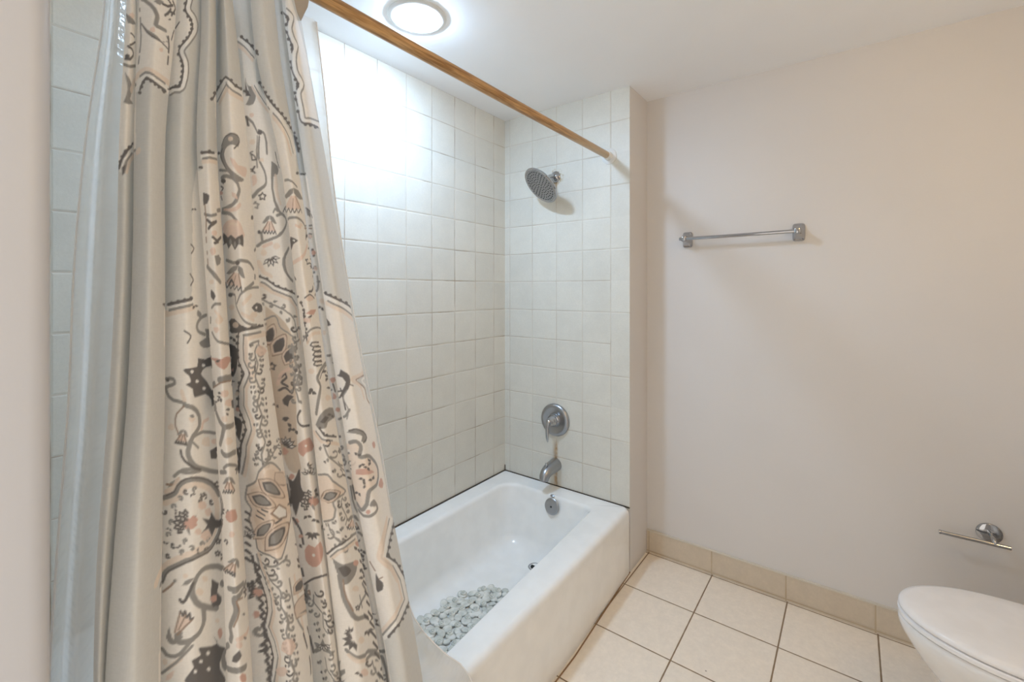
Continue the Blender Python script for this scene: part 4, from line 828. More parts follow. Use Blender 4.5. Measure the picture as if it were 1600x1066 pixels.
PP0:551 1977 -3 -9 -12 5 -9 10 3 8 7 0 8 -4
PD0:593 2014 19 -33 16 -10 93 19 6 -8 -9 -12 -93 -21 -17 7 -16 -16 -13 30 -18 2 -13 -1 19 7 7 6 -20 29 29 -18 6 7
LG73:728 1841 -11 6
LG73:632 1820 -18 17 -32 18 -21 8 -14 0 -11 -5 -7 -8 -8 -15 -2 -12 1 -13 9 -24 6 -9 7 -9 23 -21 41 -32
LG76:551 1759 4 -30 -1 -13 -4 -10 -11 -12 -32 -9 -19 0 -5 2 -5 8 0 8 9 7
LD43:522 1842 -19 -41 -7 -7 -5 3 -4 6
PD0:587 1815 30 -32 -9 -21 18 -26 0 -12 -6 -7 -15 3 -15 10 -5 10 -5 26 6 39
PR0:607 1745 -3 -6 -15 5 -12 17 5 4 9 -1 13 -7
PK0:555 1798 -7 -5 -10 5 -9 12 0 8 9 2 9 -8
PK0:573 1824 -7 -4 -10 7 -5 7 -3 10 9 -1 11 -9
PG0:614 1710 -4 -3 -7 3 -8 7 -3 7 4 4 7 -3 8 -8
LG53:434 1667 13 -16 12 -4 14 0 13 6 6 5 21 24
PG0:455 1730 -8 -28 0 -7 7 -12 12 -5 8 3 10 6 12 12 -5 8 -9 3 -12 -18 -7 7 -6 20
PP0:474 1710 12 40 3 8 4 4 10 1 10 -9 4 -10 -9 -10 -23 -17
LO26:472 1712 17 59
LO26:480 1706 23 23 17 14
LD28:489 1771 7 -14 5 14 5 -19 7 10 1 -17 7 1
LO20:483 1719 20 39
LO33:436 1823 22 16 16 17
PG0:477 1854 -1 -3 -4 -2 -5 1 0 8 9 0
PG0:494 1842 15 0 9 7 6 8 -10 1 -12 -4
PK0:510 1867 -3 -4 -6 -3 -5 4 0 9 5 2 6 -2
LK66:451 1613 37 27
LG40:434 1601 42 30 42 39
PP0:443 1580 16 5 8 11 3 13 -12 -6 -11 -9
PK0:451 1631 -3 -6 -7 -4 -5 6 -1 8 6 5 8 -3
PR0:626 1626 -5 -7 -7 -2 -6 15 -2 16 9 2 8 -8
PK0:615 1672 -3 -3 -8 4 -6 8 -2 8 9 -3 8 -6
PD0:587 1648 17 -30 -7 -2 -16 7 -40 27 -7 3 7 -25 -19 4 -6 -2 5 -20 -19 -22 -4 -8 3 -7 17 -9 88 -74 18 -12 8 1 -3 13 -17 38 -3 14 3 9 20 18 3 5 -23 23 -9 14 -8 18
PW0:573 1609 -3 -2 -5 2 -5 6 -1 5 2 2 5 -2 5 -6
PW0:547 1606 -2 -3 -8 7 -2 5 2 3 8 -7
PW0:529 1592 -2 -3 -6 5 0 7 3 0 4 -5
PW0:573 1562 -2 -2 -5 3 -7 11 2 2 5 -2 5 -6
LK99:755 3127 16 1 8 4 51 6
LW107:751 3144 17 1 12 4 25 3 51 11
LG40:753 3135 17 1 9 4 59 8
LD46:749 3154 18 1 44 9
PD0:759 3155 -4 -4 -7 -1 -7 3 -2 4 2 4 8 1 7 -2
PD0:792 3164 -4 -5 -7 -4 -5 1 0 8 6 4 7 0
PD0:1007 3187 -5 -4 -11 -1 -8 7 9 6 11 -3
PD0:743 3024 20 -4 10 -6 -2 -14 -8 -13 -22 -5 -1 18 2 13
LG49:743 2954 13 -4 19 -2 26 8
LO33:749 2984 1 -52 -6 -38
LO33:741 2878 0 -15
LO33:741 2832 0 -7
LO33:741 2808 0 -22
LD49:757 2934 15 -11 25 9 -25 -15 -12 -11
LD49:775 2878 9 -6 12 -3 28 14
LD49:800 2866 -20 -6
LD49:806 2810 -19 -16
PP0:798 2895 -8 -10 -13 -4 -7 7 2 9 6 3 12 1
PP0:782 2833 -5 -10 -9 -4 -7 8 -3 10 12 9 9 -2
PG0:775 2818 23 6 9 -13 -1 -15 -23 -10 -4 7 -2 13
LG74:736 2784 29 -20 16 -18 14 -11
LG74:945 2729 -25 -9
PK0:768 2736 -3 -8 -15 0 -13 5 14 10 14 0
PO0:910 2756 7 -6 23 0 9 6 -5 1
LG43:747 2653 11 8 11 5 19 -1
LG43:734 2621 -3 -16
LG43:738 2575 13 -15 15 -11 7 -3 22 -6 46 -8
PK0:796 2614 -7 -9 -17 -5 -12 9 6 11 7 8 13 -1
PP0:775 2585 -5 -8 -9 -3 -11 7 0 9 12 3 10 -1
LK49:764 2643 16 -17 15 -12
PD0:761 2676 10 14 -6 12 -14 10 -5 -12 0 -13
PR0:662 2492 97 3 14 -3 16 4 17 1 85 -17 -66 -6 -20 -10 -22 -5 -35 17 -8 11
PD0:748 2483 12 -1 9 4 4 6 -18 -3
LG91:706 2404 23 9
LG91:760 2428 9 3 22 1 45 -5
LO26:717 2399 54 22 7 1 55 -6
PD0:748 2389 4 -6 17 3 -10 6
PD0:665 2372 7 6 8 -3 -13 -3 1 -4 -2 3
PD0:764 2373 -9 -6 3 -4 6 -4 4 5 1 5
PD0:764 2373 -4 6 -10 -1 -11 -3 10 -2 4 -3
PD0:744 2359 -10 2 -23 -8 24 1
PD0:744 2359 11 4 0 4 -3 4 -11 -7
PP0:803 2381 -10 -8 -17 1 -13 7 4 11 11 5 20 -6
PP0:854 2338 -37 0 -25 5 -16 9 4 11 17 2 31 -7
PD0:905 2301 30 -6 -52 5 17 2 -9 6
PD0:807 2330 -13 8 -11 0 -6 -3 18 -7
PK0:783 2306 -5 -7 -11 0 -7 5 0 9 9 5 8 0
PD0:791 2314 2 6 -7 4 -7 2 0 -4 3 -4
PD0:941 2281 -37 10 38 -9
LG82:691 2354 30 -2 4 -15 -44 -16
LG82:729 2323 19 -23 21 -15 34 -6 23 -1
LG82:769 2285 -12 -30 -15 -27
LG82:659 2199 -7 -10
LG82:750 2206 8 -6 8 -2 37 -2 25 -5
PK0:814 2228 -21 -2 -16 2 -7 7 0 12 7 5 19 -6
PP0:767 2118 -17 -28 28 -1 20 -7 -7 16 -11 17
LO26:769 2118 -15 -21
LO26:779 2116 6 -14 13 -20
LO21:773 2113 -1 -16
PG0:774 2134 -11 -4 -22 -23 12 2 12 7 8 8
PG0:774 2134 14 -9 20 -27 -13 5 -12 10 -8 10
LD28:739 2079 8 10 5 -7
PW0:759 2089 -1 -2 -4 -1 -4 1 1 2 7 2
LD28:755 2083 7 9 4 -7
PW0:770 2091 -3 -3 -3 2 1 2 5 1
LD28:768 2085 4 9 3 -9
PW0:778 2089 -1 -2 -4 4 5 0
LD28:776 2084 5 6 5 -10
PW0:792 2083 -5 -1 -3 3 0 3 7 -3
LD28:788 2079 8 5
LD28:632 2075 -6 5 -8 1 1 5 -5 6 8 -2 4 3 4 -6
LD28:698 2096 2 -10
LG49:754 2157 17 12 8 -1 37 -15 40 -21
LD33:762 2031 -3 -5 -6 -4
LD33:737 2017 -10 1
LD33:729 2024 4 3 7 1
PD0:742 2029 2 -2 -5 -2 -5 -1 -2 2 6 2 2 4 5 0
LD33:680 1900 -14 -7
LD33:744 1927 7 8 -3 4
LD33:740 1938 -3 -2
PD0:740 1935 -6 -5 -5 -1 -3 2 9 6 5 0
PR0:755 2026 20 8 20 -8 9 -25 -5 -8 -21 4 -13 0 -12 4 -7 7
PP0:783 1957 -7 -4 -8 -1 -8 4 3 9 7 7 7 -5
LD28:626 1905 1 -5 -7 6 -7 1 1 5 -5 6 7 -3 4 3 4 -7 7 -4 -5 -2
PD0:636 1852 -8 4 -1 -5 2 -6 5 0 1 3
PD0:636 1856 0 4 -3 5 -8 5 4 -11
LD28:621 1871 1 -6 -7 6 -7 2 1 4 -4 7 7 -3 3 2 4 -6 7 -5 -5 -1
PP0:769 1878 -21 -14 -70 -39 70 24 15 -1 11 -4 3 7 1 19
LO26:770 1878 -45 -30
LO26:777 1871 -4 -27
LO21:771 1872 -11 -17
PG0:785 1884 -13 7 -28 -17 9 0 23 6
PG0:785 1884 11 -15 0 -11 -3 -9 -8 8 -5 10 -2 11
LD28:729 1850 -47 -31
PW0:667 1815 -5 -5 13 8 -6 -2 -1 2 -7 -5
LD28:728 1840 16 12 -3 -11
PW0:753 1850 -2 -3 -6 -2 2 3 -2 1 6 2
LD28:744 1842 13 9 -3 -9
PW0:764 1848 -7 -3 0 4 6 1
LD28:756 1841 11 9 -2 -10
PW0:772 1846 -3 -3 -2 1 0 3 4 0
LD28:767 1840 7 6 -1 -9
LG76:628 1778 7 -10
LG76:744 1796 29 4 41 -9
PG0:759 1785 27 2 10 4 -17 9 -11 -2
LG86:840 1779 -22 0
LG86:802 1775 -12 -3 -19 2 -5 -6 0 -7 6 -15 0 -10 -4 -11 -22 -37 -2 -8 5 -20 -6 -16
LG86:729 1626 -41 -31 14 4
LG86:632 1566 -6 -7 -2 -7 2 -17 9 -18
LG86:718 1553 55 13 24 -11
LO26:853 1753 -10 2 40 -28
LO26:804 1755 -24 9 -5 -1 0 -6 7 -21 0 -9 -21 -38
PD0:752 1601 23 21 7 -21 -16 -14 -21 -3
PP0:788 1627 -5 -5 -10 5 -7 6 2 10 5 3 12 -9
LP66:773 1653 36 -13 10 -1 14 3
PR0:798 1521 -2 -8 -18 12 -5 13 -1 11 8 2 16 -17
PD0:914 1560 20 -20 0 -2 0 4 -7 1 -3 6
PD0:810 1626 4 2 -19 18 4 -12
PD0:899 1649 9 -10 -15 4 -22 10 8 0 7 -3
PD0:815 1697 -7 9 -8 4 -6 1 15 -13
LK99:1013 3369 67 17 38 13 13 10 -19 4 -18 -1 27 -15 16 -12 46 0 69 8
LW107:828 3352 25 18
LW107:995 3401 16 8 22 6 55 10 23 6 32 -20 16 -5 94 10
LG40:990 3377 13 8 20 7 92 23 -4 7 5 -8 16 -12 15 -6 24 0 58 5
LD46:803 3348 27 30
LD46:985 3418 13 10 22 7 60 7 31 0 31 -14 34 -8 58 7
LD46:1381 3453 15 -6
PD0:814 3353 -15 -12 -9 -1 -4 4 4 5 8 6 11 1
PD0:853 3387 -10 -9 -19 -8 -13 -2 -5 3 4 6 13 7 19 4
PD0:1013 3426 -7 -3 -13 0 -8 4 6 3 -6 4 8 2 13 -4
PD0:1070 3436 -9 -3 -22 3 -21 7 -8 6 8 3 22 -3 22 -7
PD0:1158 3435 -5 -6 -8 -5 -8 0 -2 4 3 5 8 5 9 1
PD0:1197 3429 -6 -7 -13 -6 -11 -2 -3 4 5 6 12 6 12 2
PD0:1254 3437 7 -1 -25 -14 -16 -3 -5 4 8 7 19 8 9 -2
PD0:1409 3449 -5 -5 -8 -2 -6 2 -2 5 4 5 7 2 6 -2
PG0:1025 3210 20 13 25 10 93 6 11 -16 -3 -13 -9 -12 -27 2 -41 -3 -26 -7 -15 -13 5 -14 14 -17 18 -15 48 -30 16 -5 21 -3 11 -4 -15 -11 -27 -4 -94 58 -20 14 -16 14 -9 12 0 14 10 12
LD26:1025 3210 27 17 18 6 76 7 17 -1 11 -8 -1 -12 -9 -10 -25 -21
LD26:1040 3199 -25 -13 -3 -10 13 -17 48 -41
PK0:1136 3221 -3 -7 -9 -3 -13 4 -6 8 7 5 14 1 8 -3
PP0:1113 3157 23 -7 7 -9 11 -8 62 5 3 -11 -9 -16 -12 -11 -24 -1 -23 7 -11 7 -9 10 -14 23
LG69:1026 3081 -14 10 -4 8 23 2 38 -3 50 -11 12 -6 14 -14 6 -16 -1 -9 -18 -35 -9 -7 -14 -5 -24 -3 -85 -3
LG69:839 2976 -27 -6
PD0:1058 3082 -10 -5 -23 0 -19 5 -6 7 8 5 21 0 21 -5
LG49:996 3128 91 -14 38 -15 17 -10 12 -2 27 1
LP66:1013 2984 84 -6 31 0 21 18
PP0:1110 3038 1 -14 18 -9 12 -3 -3 10 -6 10
LD33:999 3070 23 -8 -19 -7
LD33:995 3035 6 -12
PR0:1019 3044 -30 -5 -2 10 4 7 16 -6
LG66:995 2978 56 -6 26 -5 19 -6 13 -7 18 -14
PP0:988 2921 7 11 18 9 29 5 38 1 35 -2 18 -3 9 -8 9 -12 13 -28 -11 -13 -27 -5 -115 8 -22 4 -5 11 11 12
LK49:1008 2902 40 21 14 6 14 3 23 0 32 -7
PD0:993 2908 42 -19 39 7 41 -16 36 16 3 -7 0 -14 -5 -22 -18 9 -13 -11 -16 -9 -28 23 -41 -15 -18 21 -40 -7 17 8 -4 10 -1 13
PG0:1076 2872 -6 -8 -11 -2 -10 3 -3 8 7 8 11 2 9 -4
PG0:1116 2861 -4 -8 -9 -2 -7 3 -2 8 5 7 9 3 6 -4
PG0:1139 2869 -6 -11 -4 3 2 15 3 4 4 -3
LG59:1002 2812 77 -12 25 1 29 6 35 -2 13 -4 9 -5 16 -14
LG59:1357 2779 -27 -9
LG59:1214 2759 -3 -9
LG59:1195 2734 -52 -22
PD0:1129 2799 -5 -5 -11 -2 -13 2 -4 6 7 5 13 1 10 -2
PP0:1073 2769 -59 -20 -21 -9 -9 -8 45 -8 97 -6 1 22 -3 14 -4 9
LO26:1078 2768 -66 -22 -17 -8
LO26:1117 2764 0 -10 8 -37
LO21:1092 2758 -26 -25
PG0:1120 2791 -45 -1 -31 -6 -34 -10 -17 -8 25 -3 43 4 43 9
PG0:1120 2791 17 -9 7 -34 -11 2 -22 25
LD28:911 2721 74 13 2 -15
PW0:1003 2727 -2 -2 -10 0 -1 3 2 2 9 -1
LD28:992 2718 25 12 3 -15
PW0:1043 2724 -10 -3 -7 1 -2 2 3 2 14 0
LD28:1027 2715 32 12 3 -15
PW0:1083 2720 -9 -2 -6 1 -2 2 3 1 12 0
LD28:1069 2711 28 12 2 -14
PW0:1115 2717 -7 -3 -6 3 7 3 5 -1
LD28:1104 2708 21 12 0 -15
LD49:1013 2730 15 8 16 5 13 -7 11 -11
LG40:1006 2695 34 1 28 -3 4 -7 -3 -19 4 -10 11 -14 22 -21 30 -21 9 -4 24 -5 17 0
PD0:1043 2693 -8 -6 -18 -2 -15 2 -4 5 6 6 16 2 17 -2
LG40:1081 2665 32 27 30 18 15 4 35 4 44 1
LK66:1128 2664 13 11 27 16
PK0:1200 2625 -16 -9 -19 2 -15 5 7 9 11 4 23 1
PD0:1164 2650 18 10 22 6 36 -5 22 -11 -7 -11 -34 -8 -39 6
PW0:1201 2649 5 -4 -8 -1 -7 2 -2 3 3 4 8 1 8 -2
LD26:1202 2642 37 -7
LK66:1117 2632 51 -23
PK0:1056 2652 -14 -9 -28 -3 -17 7 6 8 15 5 28 -2
PD0:991 2602 19 9 33 2 57 -19 28 -5 10 -5 -10 -6 -33 -8 -47 -6 -42 -3 -15 7 5 13 -3 10
PK0:1083 2593 -11 -8 -23 -4 -23 2 -8 7 11 8 25 4 22 -2
LK99:1248 2557 -88 0 -33 -3 -5 2 6 0 -7 -32 -4 -42 10 -17 8 -28 -8 -18 -32 -34 -5 -22 -12 -35 30 -42 5 -24 -1 -9 -5 -9 -8 -9 -47 -48 -18 -37 -23 -31 -21 -40
LW107:1181 2574 -23 0 -59 -8 -16 -45 -6 -47 28 -28 7 -10 -27 -26 -33 -28 -21 -65 36 -43 6 -21 0 -7 -64 -65 -12 -37 -13 -26 -15 -37
LG40:1210 2566 -51 -1 -47 -4 2 -5 -10 -33 -5 -45 22 -28 5 -13 -4 -8 -19 -20 -29 -25 -10 -37 -9 -24 34 -42 5 -23 0 -8 -13 -16 -51 -50 -17 -38 -10 -15 -24 -51
LD46:1238 2586 -82 -3 -33 -3 -41 -8 -10 -9 -16 -44 -6 -50 32 -30 8 -5 -65 -53 -20 -70 3 -7 32 -37 7 -26 -36 -35 -11 -13 -8 -13 -10 -36 -11 -24
LD46:856 2134 -23 0 -11 -7
PD0:1383 2583 -3 -5 -4 -2 -4 2 -1 5 2 5 4 2 4 -2
PD0:1205 2587 9 -5 -11 -1 -9 3 -3 4 5 4 10 1 11 -2
PD0:1166 2585 -4 -4 -7 -2 -7 3 -1 4 3 4 7 1 7 -2
PD0:1131 2582 -3 -4 -6 -2 -8 1 -3 4 5 5 8 2 5 -2
PD0:1080 2555 -6 -5 -26 -2 -4 5 6 4 14 3 12 -1
PD0:1072 2532 -6 -5 -14 -3 -13 1 -4 4 7 5 13 3 13 -1
PD0:1066 2508 -6 -5 -14 -3 -13 1 -4 4 7 5 13 3 13 -1
PD0:1063 2484 -7 -5 -13 -3 -12 1 -5 4 7 5 13 3 13 -1
PD0:1073 2459 -6 -5 -13 -4 -12 1 -4 4 7 5 13 3 12 0
PD0:1093 2440 -6 -5 -12 -3 -11 0 -4 4 6 5 13 3 10 -1
PD0:1089 2426 -6 -5 -12 -3 -11 1 -4 4 6 5 13 3 11 -1
PD0:1057 2399 -7 -5 -13 -3 -12 0 -4 4 6 5 14 3 12 0
PD0:1031 2367 -6 -5 -13 -4 -10 1 -2 4 4 5 12 3 9 0
PD0:1023 2341 -6 -5 -12 -4 -8 1 -3 4 4 5 11 3 11 0
PD0:1015 2312 -6 -5 -10 -3 -8 1 -2 4 4 5 9 3 10 -1
PD0:1034 2289 -6 -6 -13 -4 -10 0 -3 4 6 6 11 3 12 0
PD0:1052 2268 -7 -6 -13 -4 -11 0 -4 4 7 5 13 5 11 0
PD0:1058 2243 -6 -6 -13 -4 -12 0 -3 3 7 6 12 4 12 1
PD0:1035 2221 -19 -10 -10 0 -3 4 5 6 12 4 11 0
PD0:1009 2195 -5 -5 -8 -3 -7 1 -2 4 4 5 8 3 8 0
PD0:994 2168 -3 -5 -7 -3 -7 2 -2 4 4 5 7 2 6 -1
PD0:988 2145 -4 -5 -6 -2 -6 1 -2 5 3 4 7 3 6 -2
PD0:977 2120 -3 -4 -6 -2 -1 8 8 3
PD0:854 2127 -11 0 -18 5 -12 6 -4 6 19 -1 22 -10
PD0:841 2537 186 -17 18 -8 3 -8 0 -11 -8 -25 -12 -22 -18 -19 -18 -15 -136 10 -17 8 -3 9 152 16 -4 2 0 9 7 13 -122 30 -29 15
PD0:842 2412 162 -15 -153 -29 126 -65 -86 8 -70 21 -1 22 77 -2 -2 11 -8 16 -54 22
PD0:847 2300 160 -30 12 -9 -2 -9 -31 -61 -13 21 -1 6 6 11 -3 6 0 10 -132 43
PD0:975 2168 6 -21 1 -13 -6 -31 -7 -22 -116 39 113 -10 1 13 4 3 -3 18 -112 30
PR0:998 2436 -3 -7 -12 3 0 4 16 8
PR0:1010 2303 -3 -8 -15 -1 -8 2 2 8 10 5 15 -1
PD0:1015 2546 -7 -9 13 -3 19 0 0 6 -4 5
PD0:1015 2546 -16 5 -12 -4 4 -3 -4 -4 13 0
PK0:1028 2360 -10 -9 -19 -4 -9 5 4 7 9 4 14 1
LG36:1187 2536 -5 -6 1 -7 6 -5 9 -4 10 -2
LG36:1332 2501 -14 5
LG36:1224 2524 -4 1
PG0:1230 2524 -12 -3 -6 2 2 5 7 0 4 -2
PG0:1153 2532 -11 0 -3 -5 0 -6 14 4
PD0:1140 2535 -5 -4 0 -4 3 -5 5 8
LG36:1172 2495 3 -5 7 -4 8 -2 15 2
LG36:1210 2491 -6 5 -7 0
PG0:1206 2495 -10 -3 -5 2 -2 3 3 3 12 -2
PG0:1146 2503 -10 0 -2 -6 0 -6 12 5
PD0:1134 2505 -5 -4 1 -4 2 -4 4 7
LG36:1157 2490 -6 -10 -12 -2 -6 5 -1 3 2 4 4 1
PG0:1142 2490 -1 -2 -6 0 0 6 3 1 3 -2
PG0:1179 2481 -7 -7 7 -5 11 -4 2 5 -1 6
PD0:1203 2477 -10 -3 5 -9 10 7
LG36:1154 2473 -1 -8 -5 -6 -13 -4 -8 4 -2 4 2 6 5 2
PG0:1135 2470 -4 -3 -3 4 1 3 3 1 3 -2
PG0:1177 2462 -5 -7 18 -10 0 12
PD0:1197 2459 -10 -3 2 -5 5 -5 8 8
LD36:1149 2455 -3 -7 2 -7 5 -6 16 -5 8 1 5 3 2 4 -1 3 -7 3
PD0:1183 2443 -8 -3 -6 5 3 3 10 -2
PG0:1143 2445 -9 -1 -1 -6 1 -6 10 6
PD0:1126 2445 -5 -5 1 -4 4 -3 4 8
LG36:1146 2414 -5 -5 -15 0 -3 3 0 7 5 4 4 -1
PG0:1136 2422 -4 -4 -4 4 4 4 3 -1
PG0:1176 2415 -4 -7 19 -9 1 6 -3 6
PD0:1194 2413 -9 -3 8 -10 7 8
LG36:1152 2392 14 -9 18 0 7 6 -1 4 -8 5 -7 -1
PG0:1182 2396 -3 -2 -10 2 -1 3 3 2 10 -2
PG0:1140 2399 -8 -1 -1 -6 1 -6 9 6
PD0:1127 2399 -6 -5 1 -4 4 -3 4 8
LD36:1149 2377 5 -5 14 -5 11 3 2 4 -1 3 -7 4 -5 -1
PD0:1175 2379 -3 -2 -9 2 -1 3 2 2 10 -2
PG0:1142 2382 -8 -1 -1 -12 10 6
PD0:1126 2383 -7 -5 2 -5 4 -3 4 9
LG36:1150 2356 -3 -4 -10 -3 -8 7 3 7 3 -1
PG0:1139 2361 -4 -3 -3 2 1 5 3 1 2 -2
PG0:1162 2355 -5 -7 7 -5 10 -4 1 5 -2 6
PD0:1188 2350 -8 -3 7 -9 7 7
LG36:1157 2339 -4 -6 -7 -4 -13 1 -6 6 0 5 4 5 4 0
PG0:1139 2345 -4 -3 -3 1 -1 3 2 3 3 1 2 -2
PG0:1159 2338 -4 -7 6 -5 9 -4 1 5 -2 7
PD0:1186 2333 -8 -3 2 -5 5 -4 6 7
LG36:1136 2326 -1 -9 -3 -3 -7 -2 -6 3 1 5 4 1
PG0:1129 2322 -5 -5 -4 1 -2 3 3 3 7 0
PG0:1169 2314 -5 -7 7 -5 11 -5 -2 12
PD0:1184 2311 -8 -3 6 -10 7 7
LD36:1148 2297 -8 -6 -8 0 -3 3 -1 5 3 4 3 -1
PD0:1138 2302 -2 -3 -5 1 -1 3 2 3 5 -1
PG0:1155 2297 -4 -7 6 -6 9 -4 1 6 -2 6
PD0:1182 2291 -8 -3 2 -5 5 -5 6 7
LG36:1144 2274 4 -6 6 -4 8 -3 7 0 8 5 -1 4 -6 5 -6 0
PG0:1171 2273 -3 -2 -9 3 -1 3 3 2 8 -2
PG0:1134 2278 -8 -2 -1 -6 1 -6 9 7
PD0:1118 2276 -7 -5 2 -4 5 -3 5 9
LG36:1142 2251 -5 -6 -4 -1 -6 2 -2 5 3 4 3 0
PG0:1134 2254 -4 -3 -3 4 4 4 3 -2
PG0:1155 2249 -4 -7 6 -6 9 -4 1 5 -2 7
PD0:1179 2243 -8 -3 2 -4 5 -5 4 2 2 4
LG36:1144 2239 -5 -8 -8 -1 -6 5 2 5 4 1
PG0:1134 2240 -4 -3 -3 1 1 6 3 1 2 -2
PG0:1153 2235 -3 -7 6 -6 9 -4 -2 12
PD0:1178 2229 -7 -3 6 -10 6 7
LD36:1155 2199 6 -4 16 0 2 3 -3 5 -7 3 -3 -1
PD0:1173 2203 -3 -2 -5 0 -4 3 -1 3 2 2 9 -3
PG0:1129 2211 -11 -4 -3 -6 2 -6 12 9
PD0:1115 2209 -8 -7 2 -4 5 -2 6 9
LD36:1136 2196 -4 -6 -7 -2 -6 5 3 4 4 1
PD0:1130 2198 -1 -3 -8 -1 -1 3 3 3 6 0
PG0:1153 2189 -5 -6 5 -6 9 -5 0 11
PD0:1173 2182 -8 -2 5 -10 7 6
LG36:1141 2157 9 -8 12 0 3 2 0 6 -3 3 -7 1
PG0:1161 2159 -7 -2 -4 3 -1 3 2 2 8 -3
PG0:1119 2168 -15 -4 -6 -7 -1 -7 21 11
PD0:1101 2165 -11 -6 0 -5 5 -3 10 11
LD36:1131 2150 0 -12 4 -5 15 -3 3 3 0 3 -1 3 -5 3
PD0:1152 2140 -2 -2 -4 0 -3 3 -1 3 2 2 4 0 3 -3
PG0:1111 2145 -17 -5 -7 -7 -1 -6 24 11
PD0:1088 2141 -13 -6 0 -5 5 -3 12 11
LG33:1174 2524 -11 -9 -7 -10 1 -14 7 -23 0 -7 -16 -27 -3 -9 1 -8 15 -39 -17 -28 -4 -10 14 -47 -14 -25 -3 -9 3 -16 9 -25 1 -8 -14 -22 -6 -14 0 -23
PP0:1244 2498 -32 -12 -30 -1 -23 17 10 12 21 10 31 -12
LG33:1139 2532 13 3 34 3
LG33:1354 2524 -49 9
LG36:1092 2169 15 2 10 6 2 3 -2 4 -10 -3
PG0:1115 2182 -9 -6 -6 0 -1 3 3 3 6 3 5 0
PG0:1074 2155 -10 -10 9 -2 14 0 3 6 -1 6
LG36:1145 2144 2 -6 -3 -7 -8 -1 -5 6 3 4
PG0:1138 2139 -2 -3 -5 1 -1 3 2 3 5 -1
PG0:1141 2155 8 -6 7 1 6 4 -16 6
LG36:1178 2153 3 4 -1 6 -9 8 -6 2 -8 -1 -1 -4 4 -3
PG0:1166 2163 -2 -2 -5 0 -4 3 -1 3 2 2 5 0 4 -3
PG0:1177 2148 11 -9 21 0 -22 11
LD36:1236 2151 9 -4 5 -5 0 -3 -15 0
LD36:1308 2117 4 0
PD0:1238 2140 -12 0 -8 7 4 2 7 -1 7 -4
PG0:1192 2170 14 1 -1 6 -7 8 -12 -7
LG36:1253 2173 8 1 1 4 -9 7 -19 8
LG36:1222 2194 -2 -3 5 -3
PG0:1235 2184 -11 0 -7 3 -1 4 3 1 14 -4
PG0:1375 2144 8 -1 7 12 -13 -3
LG33:1091 2165 28 -6 9 -4 11 -9 9 0 48 21 40 9 23 1
PK0:995 2039 52 23 24 14 31 37 30 23 13 5 14 -2 14 -7 15 -12 27 -28 93 -44 -65 9 14 -20 116 -49 2 -28 -1 -51 -109 20 -47 -30 -31 -33 -40 -36 -16 2 -10 5 -23 1 -66 -15 -23 -1 -6 10 0 27 -16 59 -1 11 16 33 -5 9 -9 10 -5 11 0 11 8 24
LG36:995 2039 52 23 24 14 31 37 30 23 13 5 14 -2 14 -7 15 -12 27 -28
LG36:1308 2048 -65 9 14 -20
LG36:1373 1988 2 -28 -1 -51
LG36:1265 1929 -47 -30 -31 -33 -40 -36 -16 2 -10 5 -23 1 -66 -15 -23 -1 -6 10 0 27 -16 59 -1 11 16 33 -5 9 -9 10 -5 11 0 11 3 12 9 24
PC0:1017 2033 58 25 23 12 13 13 17 26 8 8 11 3 14 -2 15 -10 17 -16 15 -19 6 -11 4 -13 107 -51 -4 -12 -96 25 93 -48 -92 25 0 -10 97 -49 -102 30 121 -63 -130 45 -15 -27 -17 -25 -14 -15 -24 -18 -6 -3 -67 0 -21 6 -11 16 -12 30 -15 22 -2 10 29 35 -8 8 -14 8 -8 10 0 11 5 12
PO0:1086 2086 9 -25 9 -9 26 -9 25 -18 49 -26 18 -5 1 7 -9 17 -25 35 -13 15 -14 13 -14 10 -14 7 -17 -3
PK0:1096 2086 7 -23 8 -9 20 -9 44 -28 22 -11 15 -5 2 7 -8 15 -33 44 -12 12 -13 9 -13 6 -14 -1
PD0:1115 2083 3 -13 5 -11 9 -8 25 -18 21 -11 15 -5 0 9 -19 29 -13 15 -13 11 -15 6
PG0:1126 2080 4 -19 14 -14 18 -11 17 -7 -2 11 -11 17 -18 18
PO0:990 2012 13 -24 13 -7 21 0 27 4 54 12 17 1 14 -5 10 -1 -1 8 -8 14 -18 26 -10 7 -16 1 -24 -4 -33 -10 -36 -14
PK0:996 2010 14 -20 13 -6 32 2 68 15 30 -4 -3 11 -20 31 -16 7 -31 -4 -62 -22
PD0:1015 2010 12 -10 15 -7 24 1 61 13 13 1 -5 14 -11 13 -15 4 -23 -3 -34 -12
PG0:1036 2011 20 -11 39 5 37 9 -3 9 -11 8 -29 0
PO0:1177 2100 -7 -12 -3 -11 22 -24 33 -19 29 -7 5 11 -20 39 -30 13
PK0:1180 2097 -7 -11 -2 -10 20 -22 63 -28 6 10 -7 16 -19 23 -28 12
PD0:1348 2015 6 -3 -110 21 87 -11 -12 16
PG0:1347 2016 7 -4 -48 5 28 3 -10 12
PO0:990 1857 17 3 30 10 30 13 34 20 21 19 20 30 0 6 -7 5 -11 -2 -51 -23 -40 -22 -27 -20 -8 -13 -4 -13
PK0:994 1860 47 15 27 11 31 19 20 17 11 14 6 13 2 8 -8 3 -56 -24 -37 -20 -26 -19 -8 -12 -5 -13
PD0:1008 1871 31 10 32 13 39 28 16 18 4 13 -18 -5 -37 -17 -48 -30 -12 -15
PG0:1024 1881 48 19 31 21 13 15 5 10 -17 -5 -29 -14 -35 -22
PO0:1055 1835 76 31 24 0 29 8 23 12 11 8 7 8 -2 8 -15 9 -44 14 -18 3 -11 -1 -35 -24 -19 -18 -10 -15 -10 -28
PK0:1068 1845 64 25 9 -1 25 3 38 20 9 10 -1 9 -16 9 -25 8 -22 4 -14 0 -29 -20 -16 -16 -9 -13 -9 -25
